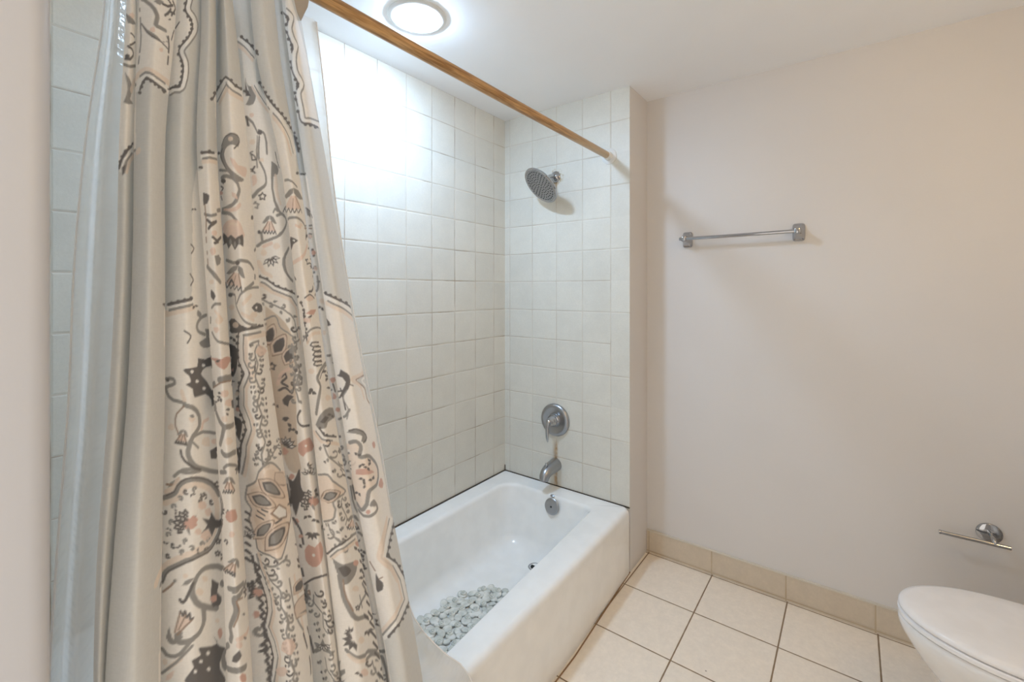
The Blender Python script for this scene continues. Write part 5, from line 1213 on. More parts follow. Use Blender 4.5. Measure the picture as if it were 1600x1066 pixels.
PD0:1095 1865 23 10 14 3 23 1 24 13 10 10 1 9 -16 8 -22 5 -16 1 -12 -8 -15 -15 -7 -12 -3 -12
PG0:1112 1880 18 5 11 -1 19 6 12 10 3 10 -19 8 -18 1 -17 -13 -5 -13
PW0:1134 1982 25 10 14 -1 21 -13 16 -18 7 -15 -5 -8 -24 6 -25 10 -16 14
LO30:1134 1982 17 7 23 4 41 -33 -4 -25 -49 16 -28 31
LD30:1046 1970 57 1
LD30:1029 1948 61 6
LD30:1081 1985 41 3
LD30:1143 1947 33 -4
LG36:992 1788 -4 -7 -6 -2 -4 4 2 6 2 0
PG0:986 1788 -4 -3 -3 1 1 6 2 1 3 -2
PG0:1003 1809 6 -5 14 5 15 9 -22 -2
LD36:1049 1787 27 15 8 13 -4 2 -14 -2 -8 -4 -7 -8
PD0:1062 1807 -12 -9 -7 -1 -2 2 4 4 8 5 7 1
PG0:1033 1779 -6 -10 11 0 16 5 1 6 -4 4
LD36:1118 1809 11 6 2 4 0 4 -3 5 -6 -1 -3 -5
PD0:1125 1823 -7 -6 -5 0 -1 3 3 3 5 3 4 0
PG0:1123 1806 3 -7 11 0 -6 10
LG36:1152 1815 8 -1 9 -4 14 -13 2 -6 -1 -3 -3 -1 -5 0 -9 8
PG0:1174 1791 -3 -2 -9 6 -1 3 3 2 8 -6
PG0:1161 1820 12 -7 4 4 1 6 -9 3 -7 0
LG33:993 1799 13 -10 10 -3 25 -1 35 8 38 14 19 9 14 2 19 -2
LD36:1045 1761 8 -3 14 1 31 13 9 7 6 11 -3 3 -5 0 -10 -5
PD0:1103 1791 -3 -4 -7 -4 -6 -1 -2 2 11 8 6 1
PG0:1035 1748 -16 -13 3 -4 8 -2 15 17
PD0:1005 1729 -3 -7 4 -2 8 1 1 5 -2 3
LG36:1060 1753 8 -4 14 1 28 11 9 6 4 6 0 5 -2 3 -4 1 -9 -4
PG0:1116 1780 -3 -4 -11 -4 -2 3 3 4 6 3 5 0
PG0:1054 1741 -17 -13 3 -5 9 -1 10 9 5 8
PD0:1018 1719 -4 -8 6 -1 10 2 1 5 -2 3
LG36:1111 1740 10 2 10 6 3 7 -3 7 -5 -1 -3 -4
PG0:1128 1758 -2 -3 -8 -2 -1 3 3 3 7 2
PG0:1080 1728 -18 -13 3 -4 8 -2 10 9 5 8
PD0:1043 1706 -6 -9 7 0 11 2 1 5 -2 4
LG36:1117 1711 -16 -12 -18 -6 -4 1 -1 3 2 4 9 6 7 2
PG0:1104 1712 -3 -4 -7 -4 -6 -1 -2 2 11 8 6 1
PG0:1131 1728 0 -8 11 -8 -1 7 -4 6
PD0:1145 1727 -3 -4 3 -6 5 -5 0 9
LG36:1138 1694 13 -6 5 0 3 3 0 5 -6 9 -7 3 -2 0 0 -2
PG0:1149 1703 -2 -2 -4 1 -3 4 1 5 4 -1 3 -4
PG0:1108 1692 -15 -11 2 -6 7 -2 13 15
PD0:1085 1678 -6 -8 7 -1 9 2 2 5 -1 4
LG33:1055 1765 5 -15 5 -5 38 -4 19 -5 5 -6 1 -23
LG36:1129 1719 0 -5 7 -10 4 -1 4 2 -1 5 -3 3
PG0:1145 1710 -2 -2 -6 4 1 5 6 -4
PG0:1097 1696 -18 -12 0 -6 6 -3 11 8 7 9
PD0:1077 1685 -8 -9 6 -2 9 1 3 6 0 5
LG36:1116 1680 4 -6 -6 -8 -10 -6 -7 0 3 6
PG0:1109 1669 -3 -4 -7 -4 -6 -1 -2 2 4 4 12 5
PG0:1140 1677 -1 -7 6 -6 8 -6 -5 13
PD0:1151 1673 -4 -3 2 -5 5 -6 2 7
LG36:1136 1655 0 -7 -2 -4 -9 -6 -13 -1 -3 2 3 7 6 4
PG0:1124 1652 -2 -4 -4 -2 -5 -1 -2 2 8 7 4 0
PG0:1140 1649 -1 -7 12 -13 -3 13
PD0:1157 1640 -5 -1 6 -12 3 2 1 4
LG36:1134 1632 9 -12 11 -6 4 1 0 7 -5 7 -5 2
PG0:1153 1627 -2 -1 -3 2 -4 6 1 2 7 -5
PG0:1123 1635 -14 -8 -2 -7 3 -5 14 14
PD0:1103 1626 -9 -8 3 -3 7 -1 6 11
LG36:1138 1616 -2 -5 3 -11 9 -9 5 -2 3 0 1 2 0 3 -4 5
PG0:1158 1595 -2 -2 -7 6 -1 3 2 2 7 -6
PG0:1121 1607 -14 -9 -3 -6 3 -5 15 13
PD0:1103 1599 -9 -9 3 -3 6 -1 6 11
LG36:1136 1589 -1 -6 -3 -4 -4 -3 -15 -5 -6 1 -2 2 1 4 7 7 4 1
PG0:1123 1588 -7 -6 -5 -1 -1 2 2 4 10 4
PG0:1143 1582 -3 -6 6 -7 7 -7 -2 12
PD0:1158 1572 -5 0 1 -6 5 -6 2 1 1 4
LD36:1138 1570 2 -9 7 -8 7 -3 1 1 0 3 -4 5
PD0:1156 1555 -2 -1 -4 2 -4 7 5 0 4 -4
PG0:1126 1567 -11 -7 -2 -6 3 -5 12 12
PD0:1107 1558 -8 -9 3 -2 7 0 4 10
LG36:1141 1544 9 -12 10 -6 4 3 -1 4 -7 8 -2 0
PG0:1160 1536 -2 -1 -8 6 -1 4 2 1 7 -6
PG0:1125 1550 -12 -8 -2 -6 3 -5 13 13
PD0:1109 1543 -8 -9 10 -3 5 11
LG36:1141 1535 -2 -10 -12 -1 -7 3 2 6 5 3
PG0:1131 1536 -5 -4 -4 0 -1 2 6 6 3 -1
PG0:1143 1527 -2 -6 12 -15 -2 13
PD0:1163 1513 -6 0 2 -6 5 -7 4 5
LD36:1136 1502 -11 -4 -9 -1 -7 0 -4 2 5 11 5 4 10 2
PD0:1129 1516 -5 -4 -4 0 -1 2 6 6 3 -1
PG0:1148 1503 -3 -5 5 -8 8 -8 1 5 -3 7
PD0:1163 1492 -6 0 6 -13 5 5
LG36:1134 1499 2 -11 8 -9 8 -4 2 2 -1 5 -4 5
PG0:1154 1482 -2 -1 -4 2 -4 7 2 2 7 -6
PG0:1131 1496 -9 -4 -2 -6 2 -5 10 8
PD0:1110 1488 -9 -8 2 -3 6 -1 6 11
LD36:1136 1462 -4 -3 -11 -3 -12 0 -1 4 3 4 4 4 9 3
PD0:1129 1472 -2 -3 -8 -2 -1 2 2 3 4 3 4 -1
PG0:1145 1461 -3 -6 5 -8 8 -8 -2 12
PD0:1162 1447 -6 1 1 -6 4 -7 5 4
LG36:1134 1447 4 -11 8 -7 4 -2 3 2 -2 6 -4 3
PG0:1152 1434 -2 -1 -4 2 -4 7 5 0 4 -4
PG0:1130 1447 -10 -5 -3 -7 2 -5 12 10
PD0:1107 1437 -10 -9 3 -3 6 0 7 11
LG33:1123 1706 -2 -26 10 -19 8 -30 -11 -38 13 -38 1 -8 -11 -35 11 -48 -1 -6 -6 -10
LK84:1008 1810 9 -40 34 -39 22 -42 -5 -48 -48 -73 37 -30 14 -38 1 -7 -51 -100 -6 -15
LW91:989 1803 5 -43 3 -10 8 -20 11 -17 13 -33 6 -10 -4 -44 -18 -29 -16 -37 7 -20 10 -17 7 -7 12 -44 -27 -60 -11 -37
LG34:997 1806 6 -43 16 -26 13 -16 22 -41 -5 -47 -43 -71 17 -22 15 -14 14 -44 -25 -49 -20 -45 -4 -14
LD39:981 1801 5 -44 21 -75 8 -21 -3 -42 -11 -24 -12 -36 12 -44 4 -8 9 -44 -6 -13 -8 -26 -11 -48
PD0:984 1801 -5 -6 -3 2 -1 4 2 4 3 1 3 -2
PD0:987 1779 -2 -4 -7 0 -1 4 2 4 4 1 3 -2
PD0:989 1756 -2 -4 -3 -1 -3 2 -1 4 2 3 3 2 3 -2
PD0:995 1735 -2 -4 -4 -2 -3 2 -1 4 2 3 4 2 3 -1
PD0:1002 1715 -2 -4 -5 -3 -3 2 -1 4 2 4 8 0
PD0:1010 1695 -4 -5 -6 -3 -4 1 -1 4 3 4 10 2
PD0:1018 1673 -4 -5 -8 -4 -5 0 -1 3 3 5 13 4
PD0:1022 1653 -5 -6 -8 -4 -5 0 -2 3 3 5 7 4 7 1
PD0:1020 1631 -4 -6 -8 -4 -5 0 -2 3 3 5 14 5
PD0:1012 1610 -3 -6 -6 -3 -4 1 -2 3 2 5 12 3
PD0:1000 1584 -2 -4 -4 -2 -3 2 -1 4 2 3 4 2 3 -1
PD0:992 1559 -2 -4 -3 -1 -3 2 1 7 6 0
PD0:998 1535 -2 -4 -6 0 0 8 7 0
PD0:1006 1516 -7 -7 -4 1 -1 4 2 4 4 2 4 -1
PD0:1013 1498 -10 -9 -4 1 -1 3 2 4 11 4
PD0:1018 1475 -11 -10 -5 1 -1 3 2 4 6 4 7 1
PD0:1015 1453 -4 -5 -7 -4 -4 1 -1 3 2 4 5 3 7 1
PD0:1004 1425 -3 -4 -4 -2 -3 1 -1 4 2 4 7 0
PD0:997 1400 -2 -4 -3 -1 -3 2 -1 4 2 3 6 0
PD0:992 1376 -5 -4 -2 2 0 7 3 1 3 -2
LD49:986 1777 16 -14 -6 -7 -9 -5
LD49:986 1746 15 -14 -14 -12
LD49:985 1716 14 -15 -5 -6 -8 -5
LD49:985 1686 13 -15 -12 -12
LD49:985 1655 12 -15 -11 -11
LD49:985 1625 11 -15 -10 -11
LD49:985 1595 11 -16 -9 -10
LD49:986 1564 9 -15 -8 -11
LD49:986 1534 9 -15 -8 -11
LD49:986 1504 8 -16 -7 -10
LD49:986 1474 8 -16 -7 -10
LD49:987 1444 7 -16 -6 -10
LD49:987 1414 7 -16 -6 -10
LD49:987 1384 6 -16 -4 -10
LD43:977 1951 16 -10
LD43:974 1925 15 -11
LD43:972 1899 13 -11
LD43:969 1874 13 -12
LD43:967 1848 12 -12
LD43:965 1823 11 -13
LD43:963 1798 11 -14
PR0:995 1678 -8 -14 -11 -1 -8 11 1 15 10 7 11 -5
PR0:1002 1677 -9 -10 -8 -5 -7 10 2 11 7 3 11 1
LD31:973 1672 -7 0 4 8 -5 8 6 -1 1 10 5 -7
LD31:970 1665 -7 -1 2 9
LD31:965 1693 -1 10 6 -5 3 10 5 -9
LD31:820 1747 16 -2 -23 21 26 -10 -16 18
LD31:962 1703 0 11 7 -6 4 10 5 -9
PG0:982 1687 9 2 7 8 4 9 -16 -10
PG0:978 1670 -2 -10 7 -15 0 18
LG49:982 1533 -6 0 -7 9 -1 12 2 4 4 2 4 -4 0 -3
PG0:981 1552 -1 -3 -3 -1 -3 7 1 3 3 1 3 -2
LD49:975 1482 9 0 5 9 0 5 -4 7 -5 0 -1 -4
PD0:983 1498 -2 -4 -5 2 -1 4 2 4 5 -2
PR0:984 1603 -6 -9 -7 -1 -3 10 0 9 4 6 9 -5
PD0:974 1866 -5 11 -5 -2 -1 -6
PW0:969 1870 -2 5 -4 1 1 -4
PD0:975 1867 1 13 -9 11 0 -16
PW0:973 1873 0 6 -4 6 0 -8
PD0:976 1867 8 11 -3 15 -8 -14
PW0:978 1874 3 5 -1 7 -4 -7
PD0:978 1866 12 7 7 15 -16 -9
PW0:982 1872 6 3 3 7 -7 -4
PD0:978 1865 13 0 18 14 -21 -4
PW0:985 1868 6 0 8 6 -9 -2
PP0:1160 1531 -21 -10 -21 5 -31 -5 4 15 12 20 25 21 16 -9 8 -17
PP0:1119 1468 -28 -27 -38 -23 -28 -6 -6 13 46 31 38 20
LK66:1198 1738 5 -113 10 -114
LK66:1355 1402 -8 1
LG33:1167 1748 2 -69 4 -48 9 -32 10 -22 18 -32
PO0:1177 1686 51 -23 40 -9 -7 14 1 8 124 -31 -118 40 -33 20 -23 7 -19 3 -12 -4 -3 -11
PK0:1181 1687 47 -22 40 -11 -4 19 -13 12 -2 12 -36 13 -18 2 -10 -3 -3 -10
PD0:1190 1688 36 -17 28 -3 11 4 -23 24 -27 8 -21 1
PG0:1342 1621 -10 -6 5 8 34 3 -19 -5 -10 0
PO0:1172 1609 73 -33 23 -7 -13 25 13 -8 -11 17 140 -32 1 15 -3 7 -9 -4 -125 47 -35 15 -21 5 -16 1 -12 -2 -7 -6 -2 -11 2 -14
PK0:1176 1611 20 -9 148 -88 -101 66 25 6 -7 14 133 -23 -3 10 -12 -5 -145 63 -27 7 -21 1 -11 -6 -2 -10 2 -13
PD0:1187 1614 165 -88 -113 64 22 -10 118 -41 5 20 -1 15 -136 59 104 -88 -19 10 10 -8
PG0:1338 1549 36 -11 4 15 -1 11 -136 66 96 -74 -7 0
LD41:1207 1536 18 -62
LD41:1236 1434 3 -19 0 -17 -3 -20
LD41:1243 1530 13 -34
LD41:1373 1420 9 -60
LK99:1381 3625 13 -8 29 -13 51 -18 17 -8
LW107:1388 3648 14 -7 55 -12 25 -9 14 -8 25 -5
LG40:1378 3640 28 -14 47 -14 25 -9 16 -8 21 -6
LD46:1400 3657 20 -6 65 -12 18 -7 30 -6
LD46:1655 3608 59 -26
PD0:1420 3660 -8 -5 -11 -3 -7 2 -3 5 4 5 9 2 11 -1
PD0:1483 3649 -8 -5 -19 -4 -18 1 -11 5 15 6 20 3 16 -1
PD0:1543 3640 -14 -7 -22 -6 -13 -1 -2 4 4 7 18 6 21 1
PD0:1719 3593 -5 -5 -11 0 -17 6 -3 7 25 0 8 -3
PG0:1394 3502 5 -16 8 -12 52 -3 13 -12 0 -16 -16 -19 -27 -17 -32 -8 -16 2 17 22 10 17 0 11 -10 38
PD0:1394 3502 3 -43 10 -14 9 -9 -30 -2 1 23 5 30
LG26:1477 3455 -5 -4 -9 -3 -18 -2 -6 2 -3 2 0 2 15 4
PG0:1460 3456 -4 -3 -7 -1 -8 3 4 3 14 0
LG56:1378 3355 26 -21 21 -35
LD49:1378 3355 4 -31
PK0:1404 3262 -8 -10 -9 0 -7 3 1 11 8 6 12 1
PP0:1395 3120 -5 -15 -14 -11 -2 32 5 12 11 0
LD26:1380 3218 14 -9 4 -14 -15 -1 -3 24
LD33:1376 3159 12 -13
LD33:1390 3170 -13 -19
PD0:1381 3225 3 -3 4 1 3 3 -6 2
PD0:1381 3225 -4 -2 -1 -7 6 5
PP0:1419 3364 -12 -8 -8 -2 -6 5 0 8 9 4 13 1
LG59:1437 3307 22 -3 17 -5 4 -6 2 -27 -8 -44
LG63:1435 3283 -15 -35 -8 -35 0 -9 4 -16 23 -32 3 -8 4 -18 -3 -18 -5 -7 -11 -8 -14 -6 -19 -12 -21 -24
PD0:1467 3301 -9 -7 -16 -4 -14 3 -3 6 8 7 16 4 15 -3
LD23:1421 3287 -15 -52 -5 -43 -1 -26
PK0:1445 3196 -4 -8 -29 4 2 8 14 3 16 -1
LK99:1445 3470 31 -26 20 -24 8 -7 27 -12 19 -5
LK99:1724 3351 18 -17 42 -59 6 -16 6 -28 4 -9
LW107:1492 3483 14 -15 25 -14 30 -12
LW107:1701 3413 34 -36 33 -31 18 -11 48 -23 19 -14 11 -17 16 -37
LG40:1472 3476 9 -8 18 -25 23 -13 30 -11
LG40:1699 3391 9 -9
LG40:1730 3364 18 -16 24 -30 19 -12 24 -20 5 -8 15 -46
LD46:1522 3495 30 -14
LD46:1693 3453 37 -46 35 -37 117 -41 2 -7
LD46:1964 3323 7 -62
PD0:1564 3503 -13 -7 -25 -6 -17 -1 -4 4 11 7 24 6 13 -1
PD0:1710 3460 -8 -3 -17 9 1 2 10 1 12 -4
PD0:1722 3441 -7 -3 -10 1 -13 3 -6 7 25 0 9 -3
PD0:1734 3424 -6 -5 -10 0 -9 3 -2 5 7 4 18 -2
PD0:1745 3408 -5 -5 -9 -1 -8 3 -1 5 6 4 9 1 7 -2
PD0:1756 3393 -4 -5 -7 -2 -7 2 -2 5 5 5 14 0
PD0:1771 3381 -5 -6 -7 -3 -6 2 -2 4 4 5 7 3 7 -1
PD0:1803 3373 -9 -7 -14 -6 -11 -1 -2 5 7 6 13 6 13 1
PD0:1838 3365 -11 -8 -19 -7 -14 -2 -3 4 9 8 34 9
PD0:1873 3357 -14 -9 -21 -8 -17 -2 -4 4 10 8 21 7 19 3
PD0:1890 3347 -4 -8 -16 -9 -20 -3 -5 4 13 8 25 8 9 6
PD0:1972 3335 -3 -5 -6 -3 -1 8 3 7 5 -2
PD0:1976 3315 -3 -6 -6 -3 -6 7 3 6 6 2 5 -1
PD0:1980 3295 -5 -7 -5 -3 -6 2 2 11 12 2
PD0:1983 3275 -6 -7 -6 -3 -5 2 -1 5 3 5 6 3 7 0
LD28:1421 3056 1 -9 -13 3 -10 -4 2 9 -6 7 10 2 7 9 6 -8 15 -2 -12 -7
LG28:1387 3022 0 -9 -8 3
LG28:1376 3030 5 8 4 -8 8 -1 -6 -7
PD0:1261 2967 -13 -8 -13 -4 -9 1 -2 6 5 7 11 4 13 -1
PG0:1491 3194 39 -12 2 -15 -13 -16 -24 -14 -13 0 0 10 7 31
LD33:1529 3235 3 -33 10 -23
LG56:1487 3145 -8 -54 5 -48 11 -33 7 -8 30 -12
LK82:1502 3140 -5 -54 3 -26 10 -23
PP0:1427 2966 -13 -13 -9 -13 -4 -10 19 -3 51 2 -2 10 -7 15 -8 11
LO26:1429 2965 -23 -25 -7 -11
LO26:1452 2965 7 -17 12 -21
LO21:1439 2959 -6 -23
PG0:1446 2988 -24 -5 -15 -13 -8 -12 9 -1 32 17
PG0:1446 2988 22 -6 9 -13 6 -13 -11 0 -14 7 -13 11
LD28:1395 2920 6 12 3 -12
PW0:1410 2928 -2 -3 -4 0 0 5 5 0
LD28:1406 2920 8 11 4 -11
PW0:1426 2927 -1 -2 -4 -1 -4 1 -1 2 2 2 7 0
LD28:1421 2919 10 12 5 -12
PW0:1446 2927 -6 -3 -4 1 -1 2 2 2 7 0
LD28:1440 2919 11 11 5 -11
PW0:1465 2926 -6 -3 -4 1 -1 2 2 3 8 0
LD28:1459 2919 11 11 4 -12
LG40:1470 2999 13 15 9 -9
LG53:1488 2988 10 6 18 4 13 -3 12 -7 7 -8 2 -9 -5 -9 -11 -11 -39 -30 -7 -8 -12 -6 -67 -15 -20 -8 -14 -12
LG53:1256 2857 -23 -10
LG49:1394 2893 -2 24 -7 9
PD0:1392 2924 -2 -5 -5 -2 -5 2 -1 5 2 5 5 2 5 -2
PD0:1427 2831 25 -10 32 6 -27 10
PW0:1444 2830 11 -4 17 2 -15 4
PD0:1425 2829 11 -16 34 -6 -15 19
PW0:1438 2823 5 -7 16 -3 -8 8
PD0:1423 2828 -6 -18 21 -15 5 21
PW0:1427 2819 -2 -8 9 -8 1 10
PD0:1419 2828 -15 -15 2 -20 18 18
PW0:1415 2818 -7 -7 1 -10 8 9
PD0:1417 2829 -20 -7 -9 -20 20 9
PW0:1407 2821 -8 -3 -5 -10 10 6
PK0:1408 2848 -5 -9 -12 -4 -8 7 3 11 7 10 9 -5
PK0:1489 2872 -7 -8 -20 -5 -15 8 4 11 16 8 16 -4
LK82:1374 2812 13 -36 8 -7 21 -9
LP66:1397 2871 11 5 34 8
LK84:1372 2730 10 -3 6 -7 21 -17 62 -15 33 -12 4 -7 38 -30 -2 -45 2 -85
LW91:1379 2746 11 -5 33 -24 42 -9 18 -5 24 -10 25 -5 31 -22
LW91:1671 2656 45 -10
LW91:1716 2552 1 -35
LG34:1376 2738 10 -4 30 -24 61 -15 23 -9 17 -4 9 -9 30 -22
LG34:1689 2643 3 -10 -4 -12
LG34:1686 2596 4 -11
LG34:1689 2561 3 -12 -1 -11 3 -24
LD39:1372 2759 23 -10 11 -9 26 -15 39 -9 46 -14 35 -7
LD39:1695 2683 -42 -12
LD39:1723 2662 12 -12
LD39:1735 2624 -1 -47
LD39:1734 2554 1 -35
PD0:1377 2761 -5 -6 -2 4 3 8 3 -2
PD0:1403 2751 -7 -6 -4 2 -1 4 2 4 4 2 4 -2
PD0:1431 2734 -4 -4 -7 -2 -6 2 -2 4 3 4 7 2 7 -2
PD0:1463 2723 -4 -4 -7 -2 -7 2 -2 4 4 4 7 2 7 -2
PD0:1494 2713 -2 -4 -4 -1 -4 1 -2 4 7 6 4 -1
PD0:1535 2704 -6 -5 -11 -1 -9 2 -2 4 4 4 10 2 11 -2
PD0:1717 2684 -7 -3 -34 -3 12 3 2 3 9 1 5 5 11 -2
PD0:1738 2663 -4 -4 -8 -2 -9 2 -3 4 6 4 9 2 7 -2
PD0:1748 2636 -4 -4 -7 -2 -7 2 -3 4 5 4 8 2 6 -2
PD0:1748 2613 -4 -4 -7 -2 -7 2 -3 4 4 4 8 2 7 -2
PD0:1747 2590 -3 -4 -8 -2 -7 1 -2 4 4 4 8 2 6 -1
PD0:1747 2566 -3 -4 -7 -2 -7 2 6 4 -4 4 7 2 7 -2
PD0:1748 2543 -4 -4 -7 -2 -7 1 5 5 -3 4 7 2 7 -2
PD0:1748 2520 -4 -4 -7 -2 -7 1 2 8 8 2 6 -1
PE0:1378 2651 35 -29 29 -15 27 -20 15 -19 5 -12 5 -28 0 -70 -6 -73 -15 -102 -23 -129 -1 -37 7 -53 -1 -7 -3 -7 -23 -16 -26 -3 -14 10 -4 7 -6 21 -4 26 -117 42 -2 17 9 7 -3 12 -7 13 1 10 -2 36 2 23 -4 35 3 21 0 34 12 9 -11 14 0 11 6 11 -4 12 9 10 -11 13 8 21 -3 24 109 0 0 12 -102 18 102 5 -102 15 103 8 7 111
LD36:1374 2678 7 2 2 3 0 8 -4 1 -1 -2
PD0:1382 2690 -2 -4 -5 0 0 7 6 0
PG0:1370 2662 1 -9 6 -2 -2 13
LG36:1398 2661 4 -1 4 -6 -2 -6 -2 -1 -4 -1 -2 4
PG0:1401 2650 -2 -3 -6 0 -1 3 2 3 6 0
PG0:1408 2666 8 -6 20 8 -19 4
LG36:1459 2645 11 -2 8 4 0 7 -5 1 -3 -2
PG0:1477 2653 -2 -3 -6 -1 -4 1 -2 3 8 5 5 -2
PG0:1446 2634 -8 -8 7 -5 10 -3 3 6 0 7
LG36:1490 2604 -3 -10 -9 -1 -2 5 3 2
PG0:1485 2600 -2 -3 -5 -2 -4 2 -1 3 2 3 9 0
PG0:1509 2614 4 -9 37 0 -10 6 -13 4
LD36:1540 2565 -8 -6 -12 -4 -12 -1 -9 1 -6 6 0 4 3 5 6 -1
PD0:1510 2569 -3 -3 -6 -1 -4 2 -1 3 2 3 5 1 5 -2
PG0:1539 2571 1 -9 18 -4 10 3 -8 3 4 6
LG36:1538 2523 -13 -5 -24 0 -5 3 -3 8 3 6 7 0 2 -2
PG0:1515 2533 -4 -3 -7 -1 -4 2 -2 3 3 3 5 1 6 -2
PG0:1707 2542 -1 -9 14 -2 14 1 -11 4 2 6
LG33:1373 2674 24 -16 70 -21 11 -5 14 -10 19 -21 5 -9 11 -60
LG30:1371 2599 27 13 13 1 10 -11 4 -17 8 -15 21 -10 23 -8 30 -25
PO0:1232 2511 142 -8 21 12 9 13 6 31 -2 17 -5 10 -11 -4 -13 -10 -7 -18 -68 -3 17 -13 23 -14 -31 -6
PK0:1237 2515 143 -6 14 8 8 12 4 14 1 14 -1 16 -5 8 -10 -3 -12 -9 -7 -14 -67 -4 17 -13 -11 -13
PD0:1371 2518 9 -1 11 6 8 20 1 16 -4 12 -12 -5 -12 -11 -2 -17 -76 -8
PD0:1372 2520 16 8 7 15 -3 21 -17 -13 -6 -13
PO0:1381 2462 47 11 20 13 12 16 10 35 -6 11 -21 -1 -29 -9 -17 -9 -13 -12 -7 -14 2 -27
PK0:1383 2467 43 9 19 12 10 14 6 15 3 17 -5 10 -19 -2 -26 -7 -15 -9 -12 -10 -7 -13 1 -24
PD0:1390 2476 33 7 21 20 6 18 -3 13 -24 -4 -21 -9 -15 -18 1 -13
PD0:1395 2483 25 6 15 14 3 24 -34 -10 -11 -13
PO0:1429 2429 32 7 23 8 9 11 3 14 0 29 -3 9 -11 -2 -21 -9 -20 -10 -18 -12 -7 -13 4 -16
PK0:1433 2433 29 6 21 8 8 9 3 13 0 19 -3 15 -19 -5 -29 -14 -16 -11 -7 -11 4 -14
PD0:1441 2442 38 10 10 17 1 15 -4 11 -16 -5 -21 -10 -18 -17
PD0:1448 2449 28 7 8 13 -2 19 -28 -11 -14 -12
LD28:1382 2423 0 -9 -7 4
LD28:1248 2431 14 5 35 3
LD28:1373 2432 4 8 4 -8 8 -2 -7 -7
LD46:1395 2380 22 16 12 4 5 -14 -26 -14 -5 -6 4 -5 28 -8
LD46:1390 2337 17 9 11 1 13 -5 13 -8 11 -3 7 5 6 9 9 20
LP66:1388 2361 13 30 6 8 23 12 28 9
PD0:1397 2302 11 11 16 9 25 0 16 -4 -33 -19 -13 -22 -19 8
PD0:1375 2285 -2 -8 3 -4 5 -2 0 12
PD0:1265 2299 -11 14 -18 2 -12 -2 32 -10
PD0:1401 2238 2 -8 7 0 10 3 -11 7
PD0:1401 2238 -9 0 -5 -12 12 4
PD0:1411 2231 -5 -7 -7 -3 -7 3 -2 7 4 6 7 3 7 -2
PD0:1423 2202 -16 -5 -2 -8 2 -8 18 12
PD0:1423 2202 4 11 -10 3 -11 0 0 -7 3 -7
PD0:1451 2196 -9 -10 7 -4 11 -2 3 6 0 7
PD0:1451 2196 -10 6 -23 -9 8 -3 11 -1
PD0:1261 2151 -16 19 -51 13 37 -24
PW0:1261 2155 -23 13 -26 7 20 -12
PD0:1262 2164 -1 2 79 -8 -105 10
PW0:1262 2164 -1 3 -31 16 13 -13
PD0:1385 2127 2 21 -13 10 0 -16
PW0:1381 2137 1 9 -7 9 0 -12
PD0:1386 2128 12 18 -6 22 -12 -22
PW0:1388 2139 5 8 -3 11 -5 -11
PD0:1388 2127 19 13 7 24 -23 -16
PW0:1395 2138 8 5 3 12 -10 -9
PD0:1389 2126 23 5 26 24 -37 -11
PW0:1400 2133 10 3 12 10 -17 -5
PD0:1390 2124 20 -4 38 18 -39 -1
PW0:1402 2127 9 -2 19 8 -19 -1
PR0:1397 2110 -12 -12 -10 1 -1 9 5 20 10 -8
PD0:1385 2139 -7 9 -5 -10
PW0:1379 2141 -3 4 -2 -4
PD0:1387 2140 -1 13 -11 9 1 -16
PW0:1383 2146 0 6 -5 4 1 -7
PD0:1388 2141 7 11 -3 15 -8 -15
PW0:1389 2148 3 5 -1 7 -4 -7
PD0:1390 2140 12 7 7 15 -16 -9
PW0:1395 2146 5 3 4 7 -7 -4
PD0:1390 2139 14 -2 18 12 -21 -1
PW0:1398 2141 6 0 8 5 -9 -1
PD0:1377 2024 9 -16 11 -8 37 46 10 7 2 -6 -1 -13 -7 -33 -1 -13 6 -11 10 -8 2 -9 -44 -39 -20 -44 -5 -7 -3 10 -4 34 -150 50 7 4 140 -34 6 35 -4 41
PR0:1407 2018 -7 -8 -9 -6 -8 7 4 11 7 6 10 -3
PR0:1396 1849 -8 -11 -10 -3 -5 18 8 7 10 -1
LD49:1375 1861 19 -40 2 -8 2 -9 0 -39
PD0:1382 1764 -4 -9 5 -5 7 -2 0 14
PD0:1261 1807 4 0 -15 14 -15 3 26 -19
PR0:1403 1795 -4 -6 -10 -3 -6 2 1 9 8 3 6 0
PD0:1261 1736 -26 19 -5 -5 5 -9 33 -16
PD0:1265 1739 -11 18 11 0 -31 20 0 -8 6 -11
LD41:1253 1771 4 -11 11 -16 -7 -6 4 -13
LD41:1374 1671 3 -28
LG36:1489 2503 4 -3 15 3 2 7 -6 4 -6 0 -1 -2
PG0:1504 2512 -3 -3 -5 -1 -2 2 0 6 3 1 5 -2
PG0:1480 2509 -14 -4 -2 -7 3 -6 15 9
LG36:1487 2496 1 -7 -5 -5 -4 -1 -5 2 0 4 3 1
PG0:1483 2490 -3 -3 -9 0 -1 3 2 3 5 2 4 -2
PG0:1492 2491 -2 -9 4 -4 8 -3 1 6 -3 7
LG36:1492 2459 2 -6 6 -2 6 2 1 2 0 2 -5 2
PG0:1509 2458 -2 -3 -10 1 -1 4 2 2 5 1 5 -2
PG0:1479 2457 -13 -4 -3 -7 2 -7 16 10
LG36:1478 2437 1 -3 -3 -6 -8 -2 -3 1 -2 1 0 3 3 1
PG0:1473 2432 -2 -3 -11 0 -1 3 3 3 10 0
PG0:1497 2433 -3 -9 5 -5 12 -4 1 7 -3 6
LG36:1477 2407 2 -3 -3 -6 -11 -3 -3 3 3 3
PG0:1472 2401 -2 -3 -6 -1 -5 1 -2 3 3 3 11 0
PG0:1494 2401 -2 -8 3 -5 10 -4 1 6 -2 7
LD36:1478 2362 -11 -3 -9 3 0 5 3 2 8 0
PD0:1476 2369 -3 -3 -10 0 -1 3 3 3 10 0
PG0:1490 2369 -4 -9 5 -4 5 -3 0 12
LG36:1486 2346 5 -5 6 0 4 3 0 3 -1 2 -5 1
